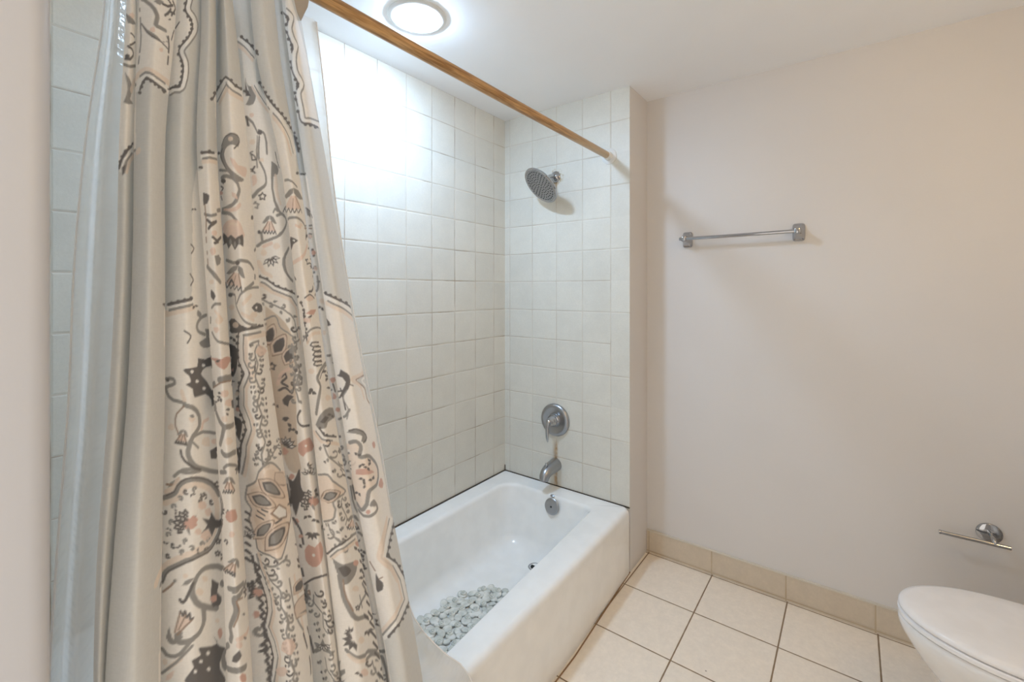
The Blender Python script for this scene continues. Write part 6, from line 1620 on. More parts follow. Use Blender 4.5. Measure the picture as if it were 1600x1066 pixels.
PG0:1500 2349 -2 -3 -6 1 -1 3 2 3 2 1 4 -2
PG0:1465 2346 -15 -4 -3 -7 2 -7 18 10
LG36:1471 2298 -6 -3 -13 0 -5 4 1 3 6 4 6 -1
PG0:1467 2305 -2 -3 -6 -2 -5 1 -2 3 3 4 11 0
PG0:1490 2307 -3 -9 11 -7 1 6 -2 7
LG33:1488 2510 -7 -18 -1 -8 9 -26 4 -18 0 -20 -20 -51 1 -9 10 -33 4 -26
LG33:1497 2399 25 -16 -4 -11 -13 -9 -12 -3 -10 1 -8 7 -2 11 19 19
LG36:1492 2498 2 -7 6 -3 10 4 0 2 -6 2
PG0:1512 2495 -10 -3 -4 2 -1 3 2 3 6 1 6 -2
PG0:1483 2492 -12 -5 -1 -7 4 -6 12 10
LD36:1494 2465 -6 -5 -4 -1 -4 2 -3 4 1 3 4 3 3 -1
PD0:1490 2470 -2 -3 -4 -1 -5 4 3 3 7 0
PG0:1499 2470 -2 -9 8 -4 14 -3 0 7 -6 6
LG36:1503 2434 0 -3 3 -3 10 -4 7 0 6 3 -1 3 -6 1
PG0:1534 2430 -5 -3 -15 2 -2 4 4 2 15 -2
PG0:1490 2431 -11 -4 -1 -6 2 -7 7 4 4 5
LD36:1494 2417 -1 -5 -2 -1 -3 0 -2 3 3 2
PD0:1493 2416 -2 -3 -6 0 -1 3 2 3 3 2 3 -2
PG0:1502 2414 -5 -8 8 -5 14 -5 1 7 -3 6
LG36:1500 2386 4 -6 5 -2 13 1 1 2 -3 3 -4 0
PG0:1527 2382 -5 -2 -8 0 -6 3 -2 3 4 2 14 -2
PG0:1487 2386 -12 -3 -3 -7 2 -6 8 3 6 5
LG36:1497 2374 -2 -7 5 -6 13 0 1 3 -3 2
PG0:1521 2364 -4 -2 -13 2 -2 4 3 2 14 -2
PG0:1487 2368 -11 -3 -3 -7 1 -7 14 9
LG33:1490 2493 -2 -19 2 -20 6 -20 7 -12 4 -12 -13 -21 -4 -16 -4 -8
LD40:1489 2268 -15 -19 -3 -12 2 -11 8 -8 10 -5 49 -10
PR0:1457 2146 31 17 14 3 28 -5 25 -26 12 -17 -25 -8 -48 9 -15 -16 -16 4 -13 10 1 13
PW0:1500 2140 -6 -3 -4 5 2 4 7 -2
PD0:1491 2041 -11 8 -29 -7 22 -6
PW0:1483 2042 -6 3 -14 -3 11 -2
PD0:1492 2042 -1 13 -16 7 3 -15
PW0:1489 2048 -1 6 -8 4 2 -8
PD0:1494 2042 11 8 -7 18 -8 -13
PW0:1495 2050 4 4 -3 8 -3 -7
PD0:1495 2041 27 -4 18 9 -38 6
PW0:1504 2044 13 -2 9 4 -18 2
PD0:1496 2039 29 -13 31 -4 -36 17
PW0:1510 2036 16 -7 21 -4 -24 10
PD0:1491 2069 8 5 2 11 -10 -6
PD0:1492 2069 14 -5 23 1 -30 9
PD0:1492 2067 8 -10 30 -9 -24 16
PR0:1534 1927 -24 -3 -22 4 -18 6 4 17 18 12 27 -15
PR0:1553 1916 -25 3 -27 6 -10 14 1 10 18 2 31 -18
LD31:1482 1936 -19 -7 11 13 -15 2 20 7 1 11 10 -5
LD31:1473 1925 -21 -10 6 13 -21 -4 17 14 -15 3 22 9 -3 10 19 2 6 12 8 -7
LD31:1462 1912 -25 -10 5 13 -24 -4 14 14 -17 3 21 12 -9 9 24 8 2 13 21 2 9 12 9 -6
PG0:1498 1953 24 -8 20 -1 14 3 -49 11
PG0:1491 1937 -3 -11 4 -8 7 -9 1 8 -2 10
PD0:1516 1966 26 -6 1 6 -6 9 -16 2 -10 -1
PD0:1516 1966 -1 -8 40 -21 -5 9 -10 10
PD0:1453 1885 6 -6 25 9 -6 4 -9 1
PD0:1453 1885 -20 -6 -8 -9 -3 -8 27 14
PD0:1499 1878 -2 -8 10 -8 19 -10 -2 7 -7 9
PD0:1499 1878 -8 7 -8 -5 -7 -8 17 2
PD0:1477 1832 11 -7 27 -11 -21 21
PD0:1474 1830 0 -14 18 -5 -1 16
PD0:1471 1828 -16 -18 8 -12 16 20
PD0:1468 1828 -28 -17 -13 -21 33 21
PD0:1467 1829 -30 -9 -27 -21 33 11
PR0:1399 1741 11 15 18 15 46 6 18 17 14 3 10 -13 8 -18 0 -15 -7 -8 -21 -13 -6 -7 -24 -18 -34 -15 -24 -1 -11 13 -1 12 2 14
PW0:1470 1748 -5 -6 -10 -6 -10 -2 -2 3 5 7 11 6 8 1
LD36:1377 1612 57 37 57 33 15 -5 29 -16
LG49:1387 1610 -9 -26 3 -9 10 -17
LD36:1425 1592 5 -5 12 1 30 14 10 8 5 6 1 5 -1 4 -9 -1 -4 -3
PD0:1482 1624 -3 -4 -7 -4 -6 -2 -2 2 11 10 5 1
PG0:1385 1565 -9 -5 0 -7 3 -6 9 11
PD0:1257 1622 -12 2 20 -21 3 0 -3 10
LG36:1403 1553 3 -4 -2 -7 -9 -10 -5 -2 -7 3 -1 3 4 5
PG0:1391 1542 -6 -5 -3 1 -1 3 2 3 4 2 3 -1
PG0:1464 1586 -1 -10 24 9 -2 5 -5 3
PD0:1491 1602 -4 -7 7 -5 2 3 -1 5
LD36:1473 1565 9 3 11 7 3 6 -3 6 -3 1 -5 -6
PD0:1491 1584 -7 -6 -5 -1 -2 2 3 5 10 3
PG0:1397 1523 -9 -7 0 -7 4 -5 9 12
PD0:1382 1516 -3 -6 7 -7 2 5 -1 5
LG36:1443 1524 -5 -8 -9 -8 -17 -11 -5 0 -3 5 4 5 6 3
PG0:1423 1515 -4 -6 -11 -5 -2 3 3 4 6 4 6 1
PG0:1471 1548 -1 -9 22 7 -6 9
PD0:1507 1556 -7 -1 16 -19 4 3 -1 5
LD36:1478 1523 16 0 24 -12 8 -1 1 4 -4 7 -16 14 -8 3
PD0:1508 1531 -4 0 -10 7 -1 3 2 2 11 -7
PG0:1422 1487 -15 -13 1 -6 5 -4 17 21
PD0:1398 1472 -4 -7 3 -4 5 -1 2 10
LD36:1487 1522 0 -9 9 -11 12 -10 31 -19
LD36:1549 1474 -5 7 -16 14
PD0:1543 1483 -8 2 -20 19 5 0 19 -15
PG0:1431 1469 -18 -15 1 -6 6 -3 18 21
PD0:1405 1451 -4 -7 3 -4 6 0 2 11
LD36:1491 1494 2 -10 12 -10 9 -6 11 -4 0 3 -12 12
PD0:1526 1469 -14 6 -7 7 -3 5 4 0 16 -13
PG0:1465 1469 -19 -16 1 -6 6 -2 18 21
PD0:1415 1432 -6 -9 4 -2 8 1 3 11
LG33:1412 1577 -4 -19 1 -8 5 -5 10 -2 35 -1 8 -2 2 -7 -6 -37 1 -8 23 -7
PG0:1423 1379 -27 -2 -20 -9 16 -10
PG0:1427 1384 -9 14 -30 1 8 -22
PG0:1434 1389 27 36 -16 12 -28 -39
PG0:1440 1393 44 35 15 20 -39 -23
PG0:1443 1392 40 18 44 -14 -43 32
PD0:1456 1426 14 -3 24 7 -10 11
PW0:1470 1430 6 -1 12 5 -6 2
PD0:1454 1423 -2 -15 25 6 0 16
PW0:1461 1421 -1 -6 12 2 -1 7
PD0:1450 1421 -18 -24 11 -8 19 27
PW0:1448 1412 -7 -11 4 -4 8 12
PD0:1447 1419 -29 -26 -7 -21 31 30
PW0:1436 1405 -12 -11 -5 -11 15 15
PD0:1445 1419 -32 -22 -16 -19 28 16
PW0:1428 1403 -13 -9 -10 -10 14 9
LG36:1477 1385 16 7 11 -1 1 3 -2 6 -9 9 -2 0 -2 -4
PG0:1494 1405 -5 -4 -4 -1 -2 2 7 7 3 -1
PG0:1413 1342 -12 -10 0 -7 4 -5 14 19
PD0:1396 1332 -4 -7 3 -4 5 -2 1 10
LG36:1481 1348 9 4 20 -3 1 4 -10 14 -5 5 -5 -1 0 -2
PG0:1495 1368 -5 -4 -5 2 6 7 3 -2
PG0:1449 1334 -19 -19 1 -6 6 -1 19 24
PD0:1408 1300 -6 -9 5 -2 6 1 2 11
LG36:1491 1352 -1 -6 2 -5 10 -12 10 -9 15 -9 2 2 -12 14
PG0:1530 1316 -5 1 -17 15 -1 5 3 -1 9 -6 8 -9
PG0:1447 1307 -19 -18 0 -7 5 -2 12 13 8 12
PD0:1416 1282 -6 -10 4 -2 7 2 4 7 0 5
LD36:1492 1320 3 -7 9 -10 27 -22 10 -6 3 1 -2 5 -13 16 -11 9
PD0:1531 1294 -14 9 -7 8 -2 5 3 -1 9 -6 8 -9
PG0:1459 1296 -19 -19 -1 -6 6 -2 20 24
PD0:1424 1267 -7 -11 5 -1 8 3 4 7 0 5
LG33:1450 1373 4 -30 3 -5 7 -3 17 -1 11 -10 3 -8
PG0:1689 1319 15 36 -92 -63 -4 -13 1 -16 108 65 2 -14 -110 -95 107 71 -15 -18 -22 5 9 18 -3 2 0 7 -6 -4
LG43:1720 3117 25 0 71 -18
PP0:1747 3057 -15 -12 -36 -21 1 -7 39 -9 31 -2 60 10 2 10 -11 13 -30 20
LO26:1560 3031 -18 -11
LO26:1783 3058 6 -10 9 -10 32 -24
LO21:1761 3047 -8 -30
PG0:1775 3088 -32 -8 -19 -9 -33 -9 6 -6 12 -7 31 6 24 12
PG0:1775 3088 53 0 22 -8 38 -19 -51 -7 -39 3 -28 11
LD28:1525 3006 23 18 11 -15
PW0:1709 3009 -13 -1 -7 3 5 0 6 3 7 -2
LD28:1695 3001 27 12 8 -16
PW0:1611 3025 0 -3 10 -2 -1 2 -9 1
LD28:1735 2996 16 15 5 -16
PW0:1767 3005 -7 -3 -3 1 -1 2 2 2 7 0
LD28:1760 2995 16 16 10 -14
PW0:1806 3010 -4 -3 -14 -2 -2 2 3 3 15 2
LD28:1794 2998 31 19 13 -14
LG49:1697 2973 19 4 49 0 46 -5 22 -5 17 -7 13 -10 6 -11 -1 -8 -20 -28
PD0:1707 2908 36 -9 17 -8 -13 -6 -24 -7 -14 -13 -16 -9 0 24 -7 8
PW0:1741 2891 -4 -3 -7 -1 -1 4 -8 1 4 4 14 -1
LP74:1856 2879 -51 -33 -50 -23 -32 -9 -23 -4
LP49:1756 2948 14 -4 26 -2
PK0:1831 2955 -13 -7 -28 -4 -18 2 26 16 20 -1
LG63:1544 2869 -37 -27 -10 -17 -3 -21 3 -20 3 -9 6 -9 21 -15 19 -7
LG63:1688 2739 -40 -5
LD49:1691 2759 15 -10
LD28:1892 2820 3 -10 -46 2 -35 -6 7 10 -19 6 35 4
LD28:1924 2839 -46 -11
LD43:1857 2722 -8 -9 -21 -8 -34 -2
PP0:1855 2678 -37 -8 -42 -3 -16 7 1 10 22 6 43 -2
LD26:1754 2680 16 8 27 5 27 -5 28 -10
PR0:1750 2623 15 8 23 6 68 -3 -47 -17 -37 2
LD36:1741 2637 1 -14
LD36:1761 2609 25 6
PP0:1774 2600 -7 -10 -23 0 -18 5 -2 8 23 5 20 -1
LG36:1707 2521 34 30 23 14 20 3 27 1 40 -3 39 -6
LK66:1735 2515 25 28 9 5 23 2 71 -4
LD30:1824 2513 -61 5 -12 -11 15 -5 53 -1
LD30:1842 2494 -71 8 -13 -11 18 -6 59 -2
LD30:1840 2475 -70 8 -12 -11 17 -6 58 -3
LD30:1830 2457 -65 8 -11 -12 16 -5 54 -3
LD30:1829 2440 -63 8 -11 -11 15 -5 53 -3
LG66:1884 2427 -30 -3 -47 -9 -16 -5 -24 -15 -3 -9 2 -9 7 -10 4 -11 -15 -30 -27 -69
LD23:1890 2418 -30 -3 -41 -10 -16 -7 -23 -15
PK0:1755 2414 -11 -11 -13 -1 -14 4 0 10 18 6 12 1
PG0:1724 2216 22 30 10 11 12 9 19 3 45 -3 48 -12 16 -39 -76 5 -27 0 -16 -14 -41 -2
PD0:1749 2228 14 13 16 6 34 -13 -48 -11
PD0:1874 2399 1 -10 15 -7 6 3 6 -2
PD0:1874 2399 -35 8 -18 -2 -11 -6 46 -5
PD0:1877 2371 -33 3 -6 -5 1 -7 40 1
PD0:1877 2371 10 7 -22 7 -24 5 1 -6 7 -6
PR0:1992 2345 -12 -7 -11 -1 -4 7 -2 9 10 6 16 -3
PR0:1979 2280 -7 -8 -10 0 5 27 7 -7
PD0:1962 2311 -2 -4 6 -2 -1 11
PD0:1895 2327 -25 11 -20 1 -15 -1 34 -10
LD33:1972 2333 5 -32
PK0:1883 2291 -32 -1 -31 3 -14 10 -1 8 25 4 33 -11
PD0:1724 2337 3 -10 24 2 -4 7 -7 4
PD0:1724 2337 -21 -1 -11 -9 0 -3 -22 -8 48 11
PD0:1735 2343 -5 -6 -11 -3 -11 0 -4 5 7 7 12 4 10 -2
LK79:1709 2186 34 -27 20 -3 114 -42
LW86:1731 2198 9 -8 14 -18 13 -2 85 -31 54 -26
LG32:1721 2192 28 -26 15 -3 48 -17
LD37:1742 2205 8 -9 10 -16 100 -34
PD0:1751 2206 -2 -3 -6 -2 -5 1 -1 3 8 7 5 -2
PD0:1764 2187 -2 -3 -9 0 -1 4 2 4 5 1 4 -2
PD0:1782 2176 -5 -3 -7 1 -5 3 -1 4 2 3 7 0 6 -3
PD0:1842 2155 -7 -2 -12 2 -9 5 -3 4 6 2 11 -1 11 -5
PD0:1970 2120 -2 -4 -5 -1 -1 3 0 5 3 4 4 -2
LD36:1752 2145 14 -5 9 0 14 5 0 5 -4 5 -12 5 -6 -1
PD0:1774 2157 -3 -2 -8 2 -1 3 2 3 4 0 5 -3
PG0:1736 2140 -11 -8 3 -6 6 -4 8 13
PD0:1636 2103 -10 -9 4 -2 -21 -11 8 10 -3 2
LG36:1774 2099 13 -8 17 -6 17 -3 13 1 6 3 0 6 -6 6 -18 8 -10 -1
PG0:1817 2102 -5 -2 -8 1 -7 4 -2 4 4 2 16 -6
PG0:1761 2099 -7 -7 2 -6 5 -5 5 11
PD0:1744 2089 -2 -7 10 -4 -1 10
LG36:1835 2058 7 -10 15 -11 20 -9
LG36:1963 2005 5 4 4 10 -3 6 -3 1 -3 -2
PG0:1968 2024 -5 -4 -2 7 3 2 3 -1
PG0:1793 2050 -13 -2 4 -7 9 -9 7 3 4 5
PD0:1773 2051 -3 -6 5 -5 10 -5 -3 10
LG36:1844 2026 14 -11 5 -9 -4 -6 -11 -1 -25 6 -16 10 -1 3 2 2 4 0
PG0:1823 2016 -5 -1 -15 6 -2 4 5 1 15 -6
PG0:1965 1986 2 -9 18 -5 -11 15
PD0:2076 2002 16 -4 -2 10
LG33:1753 2145 8 -34 4 -9 7 -8 120 -94
PK0:1702 2030 38 9 12 -1 8 -10 8 -16 33 -28 47 -36 12 -12 -22 -2 -40 8 -29 3 -12 -7 1 -12 4 -15 -7 -26 -7 -10 -20 -12 -24 -3 -7 4 -14 4 -126 3 -1 15 142 34 1 19 -42 5 35 30 5 15 4 28
LG36:1702 2030 38 9 12 -1 8 -10 8 -16 33 -28 47 -36 12 -12 -22 -2 -40 8 -29 3 -12 -7 1 -12 4 -15 -7 -26 -7 -10 -44 -15
PO0:1698 1939 23 -2 17 -4 14 3 13 7 40 4 10 5 -17 13 -27 15 -15 5 -15 -2 -17 -9 -16 -17
PK0:1698 1939 41 -3 13 3 11 6 24 4 19 6 -27 18 -23 9 -14 -1 -15 -8 -9 -15
PD0:1715 1946 27 -4 44 18 -17 12 -14 5 -21 -7
PG0:1726 1951 18 -4 14 6 15 10 -19 10 -15 -5
PO0:1546 1999 96 -25 -23 -15 -2 8 1 10
PK0:1552 1996 93 -21 -27 -16 0 18
PD0:1622 1969 23 6 -28 -17 -1 18
PG0:1619 1968 27 7 -31 -11 0 2
LG36:1715 1854 1 -6
LG36:1620 1799 16 4
LG36:1701 1831 -18 -8
LG36:1547 1820 -6 6 -1 4 8 0 6 -3
PG0:1559 1825 0 -2 -7 1 -10 6 -3 5 5 0 12 -5 4 -5
PG0:1742 1867 1 -9 6 -1 7 1 -2 6 -4 4
PD0:1755 1874 -2 -6 3 -4 4 -3 -1 10
LG36:1738 1836 5 -6 1 -8 -2 -8 -5 -6 -7 -4 -7 -2 -5 1
PG0:1725 1816 -7 -6 -4 1 -1 2 2 4 8 2
PG0:1753 1833 1 -9 12 -3 -2 7 -4 5
PD0:1767 1839 -2 -6 4 -5 6 -5 -1 10
LG36:1750 1806 7 -4 3 -7 2 -8 -2 -7 -8 -7 -5 -1 -6 5 2 5
PG0:1747 1783 -2 -4 -6 0 -1 3 2 3 3 2 3 -1
PG0:1767 1801 4 -10 21 -9 -15 17
PD0:1787 1803 -1 -7 7 -6 10 -6 -1 5 -5 7
LG36:1772 1775 10 -7 8 -9 4 -8 0 -5 -5 -3 -12 3 -7 6 0 5
PG0:1776 1754 -3 -2 -7 4 -1 4 2 2 4 -1 3 -4
PG0:1809 1772 13 -14 14 -5 14 -3 -27 19
PD0:1824 1776 4 -9 11 -7 13 -6 -15 15
LG33:1724 1858 9 -31 9 -14 16 -18 33 -20
LG36:1819 1929 -1 -4 3 -5 14 -10 8 -3 10 0 1 2 -5 5 -4 1
PG0:1857 1910 -5 -1 -16 7 -2 5 5 1 8 -3 3 -4
PG0:1792 1933 -16 4 -1 -6 3 -8 18 1
LD36:1804 1911 -2 -4 -5 -2 -13 3 -5 3 -4 6 2 3 5 -1
PD0:1790 1915 -10 0 -6 7 3 2 6 -1 5 -4
PG0:1836 1896 -6 -7 13 -10 18 -10 0 7 -5 8
LG36:1832 1868 5 -5 13 -7 9 -1 2 2 -7 6 -5 1
PG0:1861 1859 -5 -1 -9 3 -7 5 -2 4 5 1 16 -8
PG0:1792 1888 -16 4 -2 -6 2 -8 19 1
LG36:1811 1858 -2 -4 -13 0 -12 6 -3 4 0 5 7 -1
PG0:1796 1864 -4 -2 -11 6 -1 4 3 1 6 -1 6 -5
PG0:1826 1848 -8 -6 26 -20 2 6 -3 8
LD36:1813 1819 14 -12 15 -5 5 1 0 5 -13 7
PD0:1844 1809 -4 -1 -15 8 -1 4 4 1 8 -2 7 -6
PG0:1789 1835 -15 5 -3 -5 1 -7 9 -2 9 1
LG33:1810 1927 -8 -9 -5 -10 28 -53 2 -9 -9 -8 -11 -6
LK74:1720 1730 32 26 11 3 49 -10 64 -17
LW80:1723 1749 23 18 14 6 38 -4 60 -15
LG30:1715 1734 34 28 13 4 43 -7 61 -16
LD35:1702 1742 41 32 15 7 13 1 20 -2 57 -14
PD0:1709 1745 -3 -4 -23 -9 10 11 14 6
PD0:1735 1766 -2 -4 -4 -2 -5 1 -1 3 7 7 4 -1
PD0:1761 1782 -1 -3 -6 0 0 8 4 1 2 -2
PD0:1799 1776 -4 -1 -13 7 -1 5 3 2 13 -8
PD0:1859 1762 -6 -1 -17 10 -2 5 5 1 17 -10
PG0:1723 1732 35 -22 11 -3 48 -22 19 -13 5 -12 -4 -11 -10 -8 -13 -4 -16 -2 -40 0 -6 5 -10 21 -8 23 -8 36
PD0:1741 1697 14 6 12 -1 17 -19 9 -17 -19 -3 -16 0 -6 8 -5 13
PW0:1810 1713 -7 -2 -13 5 -10 9 -3 8 6 4 12 -5 12 -10
LG73:1742 1669 1 -43 5 -45 19 -63 9 -17 12 -13 47 -29
LO25:1753 1655 -1 -37 2 -19 3 -18 13 -49
PD0:1973 1653 -4 -9 5 -6 11 -9 2 6 -2 8
PD0:1973 1653 -6 8 -6 -9 5 -4
PD0:1972 1622 -10 -3 3 -7 -3 -6 5 1 6 5
PD0:1972 1622 4 9 -6 6 -8 1 2 -14
PD0:1961 1579 2 -7 16 3 -7 8 -6 2
PD0:1883 1616 -25 13 -5 -5 2 -8 29 -10
PD0:1878 1580 -16 18 -16 7 -13 3 27 -22
PD0:1878 1580 14 -7 10 -1 -16 17 -12 3
PD0:1865 1699 7 6 -13 12 -17 11 0 -7 4 -9
PD0:1865 1699 21 -18 13 0 -7 2 -9 12
PD0:1970 1702 -8 -8 2 -7 6 6
PD0:1906 1725 -17 22 -1 -7 18 -15
PR0:1858 1653 -15 -1 -19 11 -12 14 6 7 16 -4 22 -16
PK0:1827 1574 -12 -1 -21 13 -15 17 7 6 15 -5 16 -12
PR0:1900 1704 -4 -8 -18 8 -19 19 2 10 38 -15 7 -18
LG56:1857 1572 19 -39 0 -9 -7 -3 -36 3 -24 -2
LD28:1802 1517 -1 -5 -7 8 -8 4 2 4 -4 7 8 -5 5 1 3 -7 9 -8 -7 1
LD23:1821 1553 2 -52
PD0:1758 1430 -5 -18 9 -23 4 21
PD0:1756 1431 -13 -12 -3 -23 15 15
PD0:1755 1433 -17 0 -16 -21 23 6
PD0:1755 1435 -13 12 -21 -8 18 -9
PD0:1756 1437 -3 20 -18 9 6 -21
PD0:1751 1459 -8 5 -13 -7 12 -3
PD0:1752 1460 -4 11 -11 3 5 -11
PD0:1753 1461 2 11 -5 12 -3 -14
PD0:1754 1461 7 5 1 13 -7 -7
PD0:1857 1422 0 20 -32 39 3 -25
PD0:1862 1418 75 -32 -57 59 59 -60
PD0:1866 1414 44 -22 74 -11 -100 38
PD0:1968 1358 1 -9 15 3 -16 16
PD0:1966 1343 -1 -2 25 -21 -20 32
PD0:1836 1405 19 -21 30 -21 -27 29
PD0:1835 1405 6 -17 24 -26 -9 22
PD0:1832 1406 -8 -5 11 -22 8 8
PD0:1829 1409 -17 8 -5 -10 19 -8
PK0:1804 1395 -6 -4 -17 8 -10 20 5 5 11 0 14 -18
LG66:1732 1399 26 -31 37 -24 6 2 12 -4 59 -55
LG66:1963 1229 10 -2 17 -13
LK66:1738 1381 25 -30 43 -32
LG66:1799 1326 24 -9 15 -9 32 -31 19 -22
LG66:1967 1207 5 -16 7 -43 1 -33 -2 -8 2 -13
LD36:1828 1288 -2 -5 -7 0 -16 11 -12 20 1 3 3 0 6 -5
PD0:1807 1306 -2 -1 -10 9 -1 4 3 1 5 -3 4 -6
PG0:1848 1277 1 -10 27 -27 -12 23
LG36:1839 1252 5 -11 -1 -6 -5 -1 -7 3 -8 6 -11 14 -1 7 2 1 3 -2
PG0:1823 1256 -3 -1 -10 10 -1 5 3 0 10 -10
PG0:1875 1216 -1 -10 15 -16 13 -5 -11 16
LG36:1965 1110 9 4 2 3 -2 10 -3 2 -4 -1
PG0:1972 1127 -2 -3 -7 4 1 3 4 2 2 -1
PG0:1843 1204 -14 8 0 -7 5 -12 8 -3 6 1
LG33:1830 1285 2 -22 4 -13 12 -30 17 -35
PP0:1797 1275 -7 -3 -16 14 -9 14 1 14 13 -4 15 -20
PD0:1762 1309 -2 -7 3 -7 5 -7 1 6 -2 8
PD0:1762 1309 -4 9 -5 -1 -4 -5 9 -6
LW86:1964 3162 17 1
LD37:1966 3171 20 2
PD0:1878 3163 -11 -6 -20 -6 -15 -1 -4 3 9 6 17 5 18 2
PD0:2097 3164 -5 -3 -16 7 0 4 8 0 11 -3
PG0:1968 3036 18 -10 2 -14 -4 -12 -15 8 -1 13
LD26:1968 3036 18 -10
LD26:2077 3013 14 -10 4 -10
LG33:1856 2955 39 5
LG33:1972 2966 15 3
LO25:1850 2945 40 5
LO25:1970 2955 13 1
PD0:1963 2932 3 -7 15 8 -13 4
PD0:1888 2927 -33 -7 -7 -7 4 -6 25 6 25 11
PD0:1896 2903 -15 -6 8 -6 3 9 4 2
PD0:1968 2911 2 9 -5 4 -4 -2 2 -5
PD0:1969 2876 -4 -9 5 -4 6 -2 0 12
PD0:1888 2872 7 6 -22 -5 -16 -6 17 -1 12 3
PD0:1890 2837 2 7 -17 -5 57 -3 -57 -5 13 3
PD0:1969 2840 9 5 1 6 -3 7 -9 -11
PD0:1969 2807 -3 -9 4 -4 7 -2 1 6 -2 7
PD0:1892 2805 3 5 -42 -10 24 -1 13 2
PD0:1892 2766 -4 3 -11 -6 -1 -7 16 9
PD0:1967 2774 2 9 -5 3 -5 -11
PD0:1968 2743 4 -6 9 2 7 4 -5 4 -9 1
PD0:1896 2736 -12 3 -3 -6 5 -7 4 8 6 1
PD0:1886 2794 16 9 -54 0 20 -5 -10 -6
PD0:1960 2794 7 -4 11 9 -13 2
PP0:1979 2922 -8 -7 -7 -1 -3 12 6 7 7 -2
PR0:1988 2859 -6 -6 -12 -5 -5 5 1 9 7 6 9 -2
PP0:1984 2795 -5 -7 -10 -3 -6 6 2 8 6 6 9 -4
LG40:1975 2764 -1 -31 -5 -20 -5 -8
LG40:1888 2696 -19 -8
PD0:2084 2599 20 -13 8 -14 -100 -20 75 22 -3 11
PD0:1973 2641 -3 -9 4 -4 8 -2 1 6 -2 6
PD0:1973 2641 -6 6 -5 -5 -1 -5 6 -2
PK0:1976 2538 -5 -10 -8 3 -1 6 3 12 10 -1
PG0:2091 2442 -78 -30 -3 -10 -24 14
LG49:1969 2447 12 0
LG49:2057 2447 -27 -11 -15 -13
PD0:1846 2235 -10 -6 34 -15 3 6 -3 7
PD0:1846 2235 -18 10 -17 2 -14 -2 31 -10
LD40:2020 2327 -7 -11
LD40:2108 2324 2 -9
LD40:2113 2296 4 -53
LD30:2087 2310 46 9
PR0:1989 2226 -4 -7 -14 1 -5 6 1 8 7 5 14 -7
LG49:1974 2191 15 0
LG49:2099 2211 13 6 24 27
LD49:1878 1691 11 -14
LD49:1963 1638 4 -8
LD49:1875 1652 10 -15
LD49:1962 1596 4 -8
LD49:1872 1612 10 -14 20 -21
LD49:1870 1573 21 -31
LD49:1867 1534 20 -31 19 -22
LD49:1865 1494 18 -30
LD49:1862 1455 18 -31 13 -18
LD49:1860 1416 29 -49
LD49:1858 1376 29 -49
LD49:1856 1337 29 -51
LD49:1855 1296 30 -51
LD49:1944 1177 -14 1 -44 24
LD49:1855 1215 35 -58
LG33:2120 2036 -5 -7 -8 -6 -35 -12
LG33:1986 2006 1 4
LG33:2072 2026 17 9 7 1
PG0:2102 2037 -12 -5 -1 2 8 7 5 -1
LG36:1866 2098 25 -13
LG36:1964 2069 3 2 3 6 -3 5 -3 -2
PG0:1969 2080 -6 -5 -1 5 3 5 3 -1
PG0:1868 2095 -21 0 7 -9 15 -10 12 2 6 5
LG36:2098 2066 -3 3 -8 -4
PG0:2096 2067 -4 -4 -20 -11 7 13 10 5 5 0
PG0:1968 2038 -6 -9 1 -6 6 -5 4 13
LG33:1874 2098 22 -27
LG33:1965 2048 4 -9
LD40:1863 1997 37 -19
LD40:1970 1955 11 -9
LG33:1973 1918 -2 -57 4 -31 7 -22
LD28:1850 1878 -15 5 4 4 -8 9 15 -6 11 0 6 -8 18 -10 -15 2
PP0:1868 1820 -27 -3 -15 -5 29 -19 35 -17 9 0 3 7 -6 12
LO26:1871 1818 -48 -6
LO26:1967 1768 6 -19
LO21:1884 1806 -11 -14
PG0:1893 1824 -29 13 -23 1 -15 -3 14 -8 49 -11
PG0:1963 1803 10 -5 11 -29 -10 5 -12 16
LD28:1815 1810 12 3 4 -12
PW0:1843 1801 -3 -1 -6 2 -6 7 14 -5
LD28:1835 1799 13 2 4 -12
PW0:1866 1788 -10 2 -5 4 -1 3 3 1 11 -7
LD28:1856 1787 15 2 5 -13
PW0:1897 1771 -8 2 -14 8 -2 3 4 0 17 -9
LD28:1963 1752 2 -11
PW0:1970 1748 -1 -2 -5 0 1 5 5 0
LD28:1966 1741 6 10 2 -11
LG49:1831 1774 59 -20
LG49:1969 1729 7 -7 8 -13
LW107:2130 3806 16 -10 8 -10 -3 -10 -22 -34 0 -13 9 -26 14 -24 3 -12 -5 -13 -17 -26 -7 -33 0 -11 5 -22 19 -30 4 -8 1 -8 -6 -14 -13 -10 -9 -12 -2 -10 5 -46 1 -40 4 -9 15 -4 152 20
LG40:2128 3823 50 -28 -6 -16 -12 -16 -12 -21 0 -12 7 -23 6 -10 10 -10 7 -13 -22 -34 -6 -14 -5 -19 0 -33 7 -17 20 -26 3 -11 -13 -20 -12 -12 -7 -10 -1 -18 4 -35 0 -42 8 -2 28 6 130 19
LD46:2079 3818 48 -28 6 -7 -2 -5 -20 -20
LD46:2047 3765 56 -35 13 -30 16 -26 3 -9 -4 -8 -10 -11
LD46:2029 3656 9 -14
LD46:2103 3610 -2 -25 3 -14 5 -11 23 -33 5 -12 -4 -8 -14 -9
LD46:2102 3471 5 -37
LD46:2109 3410 1 -27 9 -15 12 -6 13 -3 133 15
PD0:1990 3830 -1 -8 -9 -2 -2 4 4 8 10 7 -1 -8
PD0:2137 3787 -5 -5 -12 -1 -12 4 -3 7 7 4 12 0 10 -3
PD0:2140 3778 -5 -6 -12 -1 -10 4 3 5 0 5 12 1 9 -3
PD0:2122 3757 -6 -4 -13 -1 -15 6 0 5 5 5 15 -1 11 -4
PD0:2115 3727 -7 -4 -15 1 -14 11 0 4 20 -2 12 -4
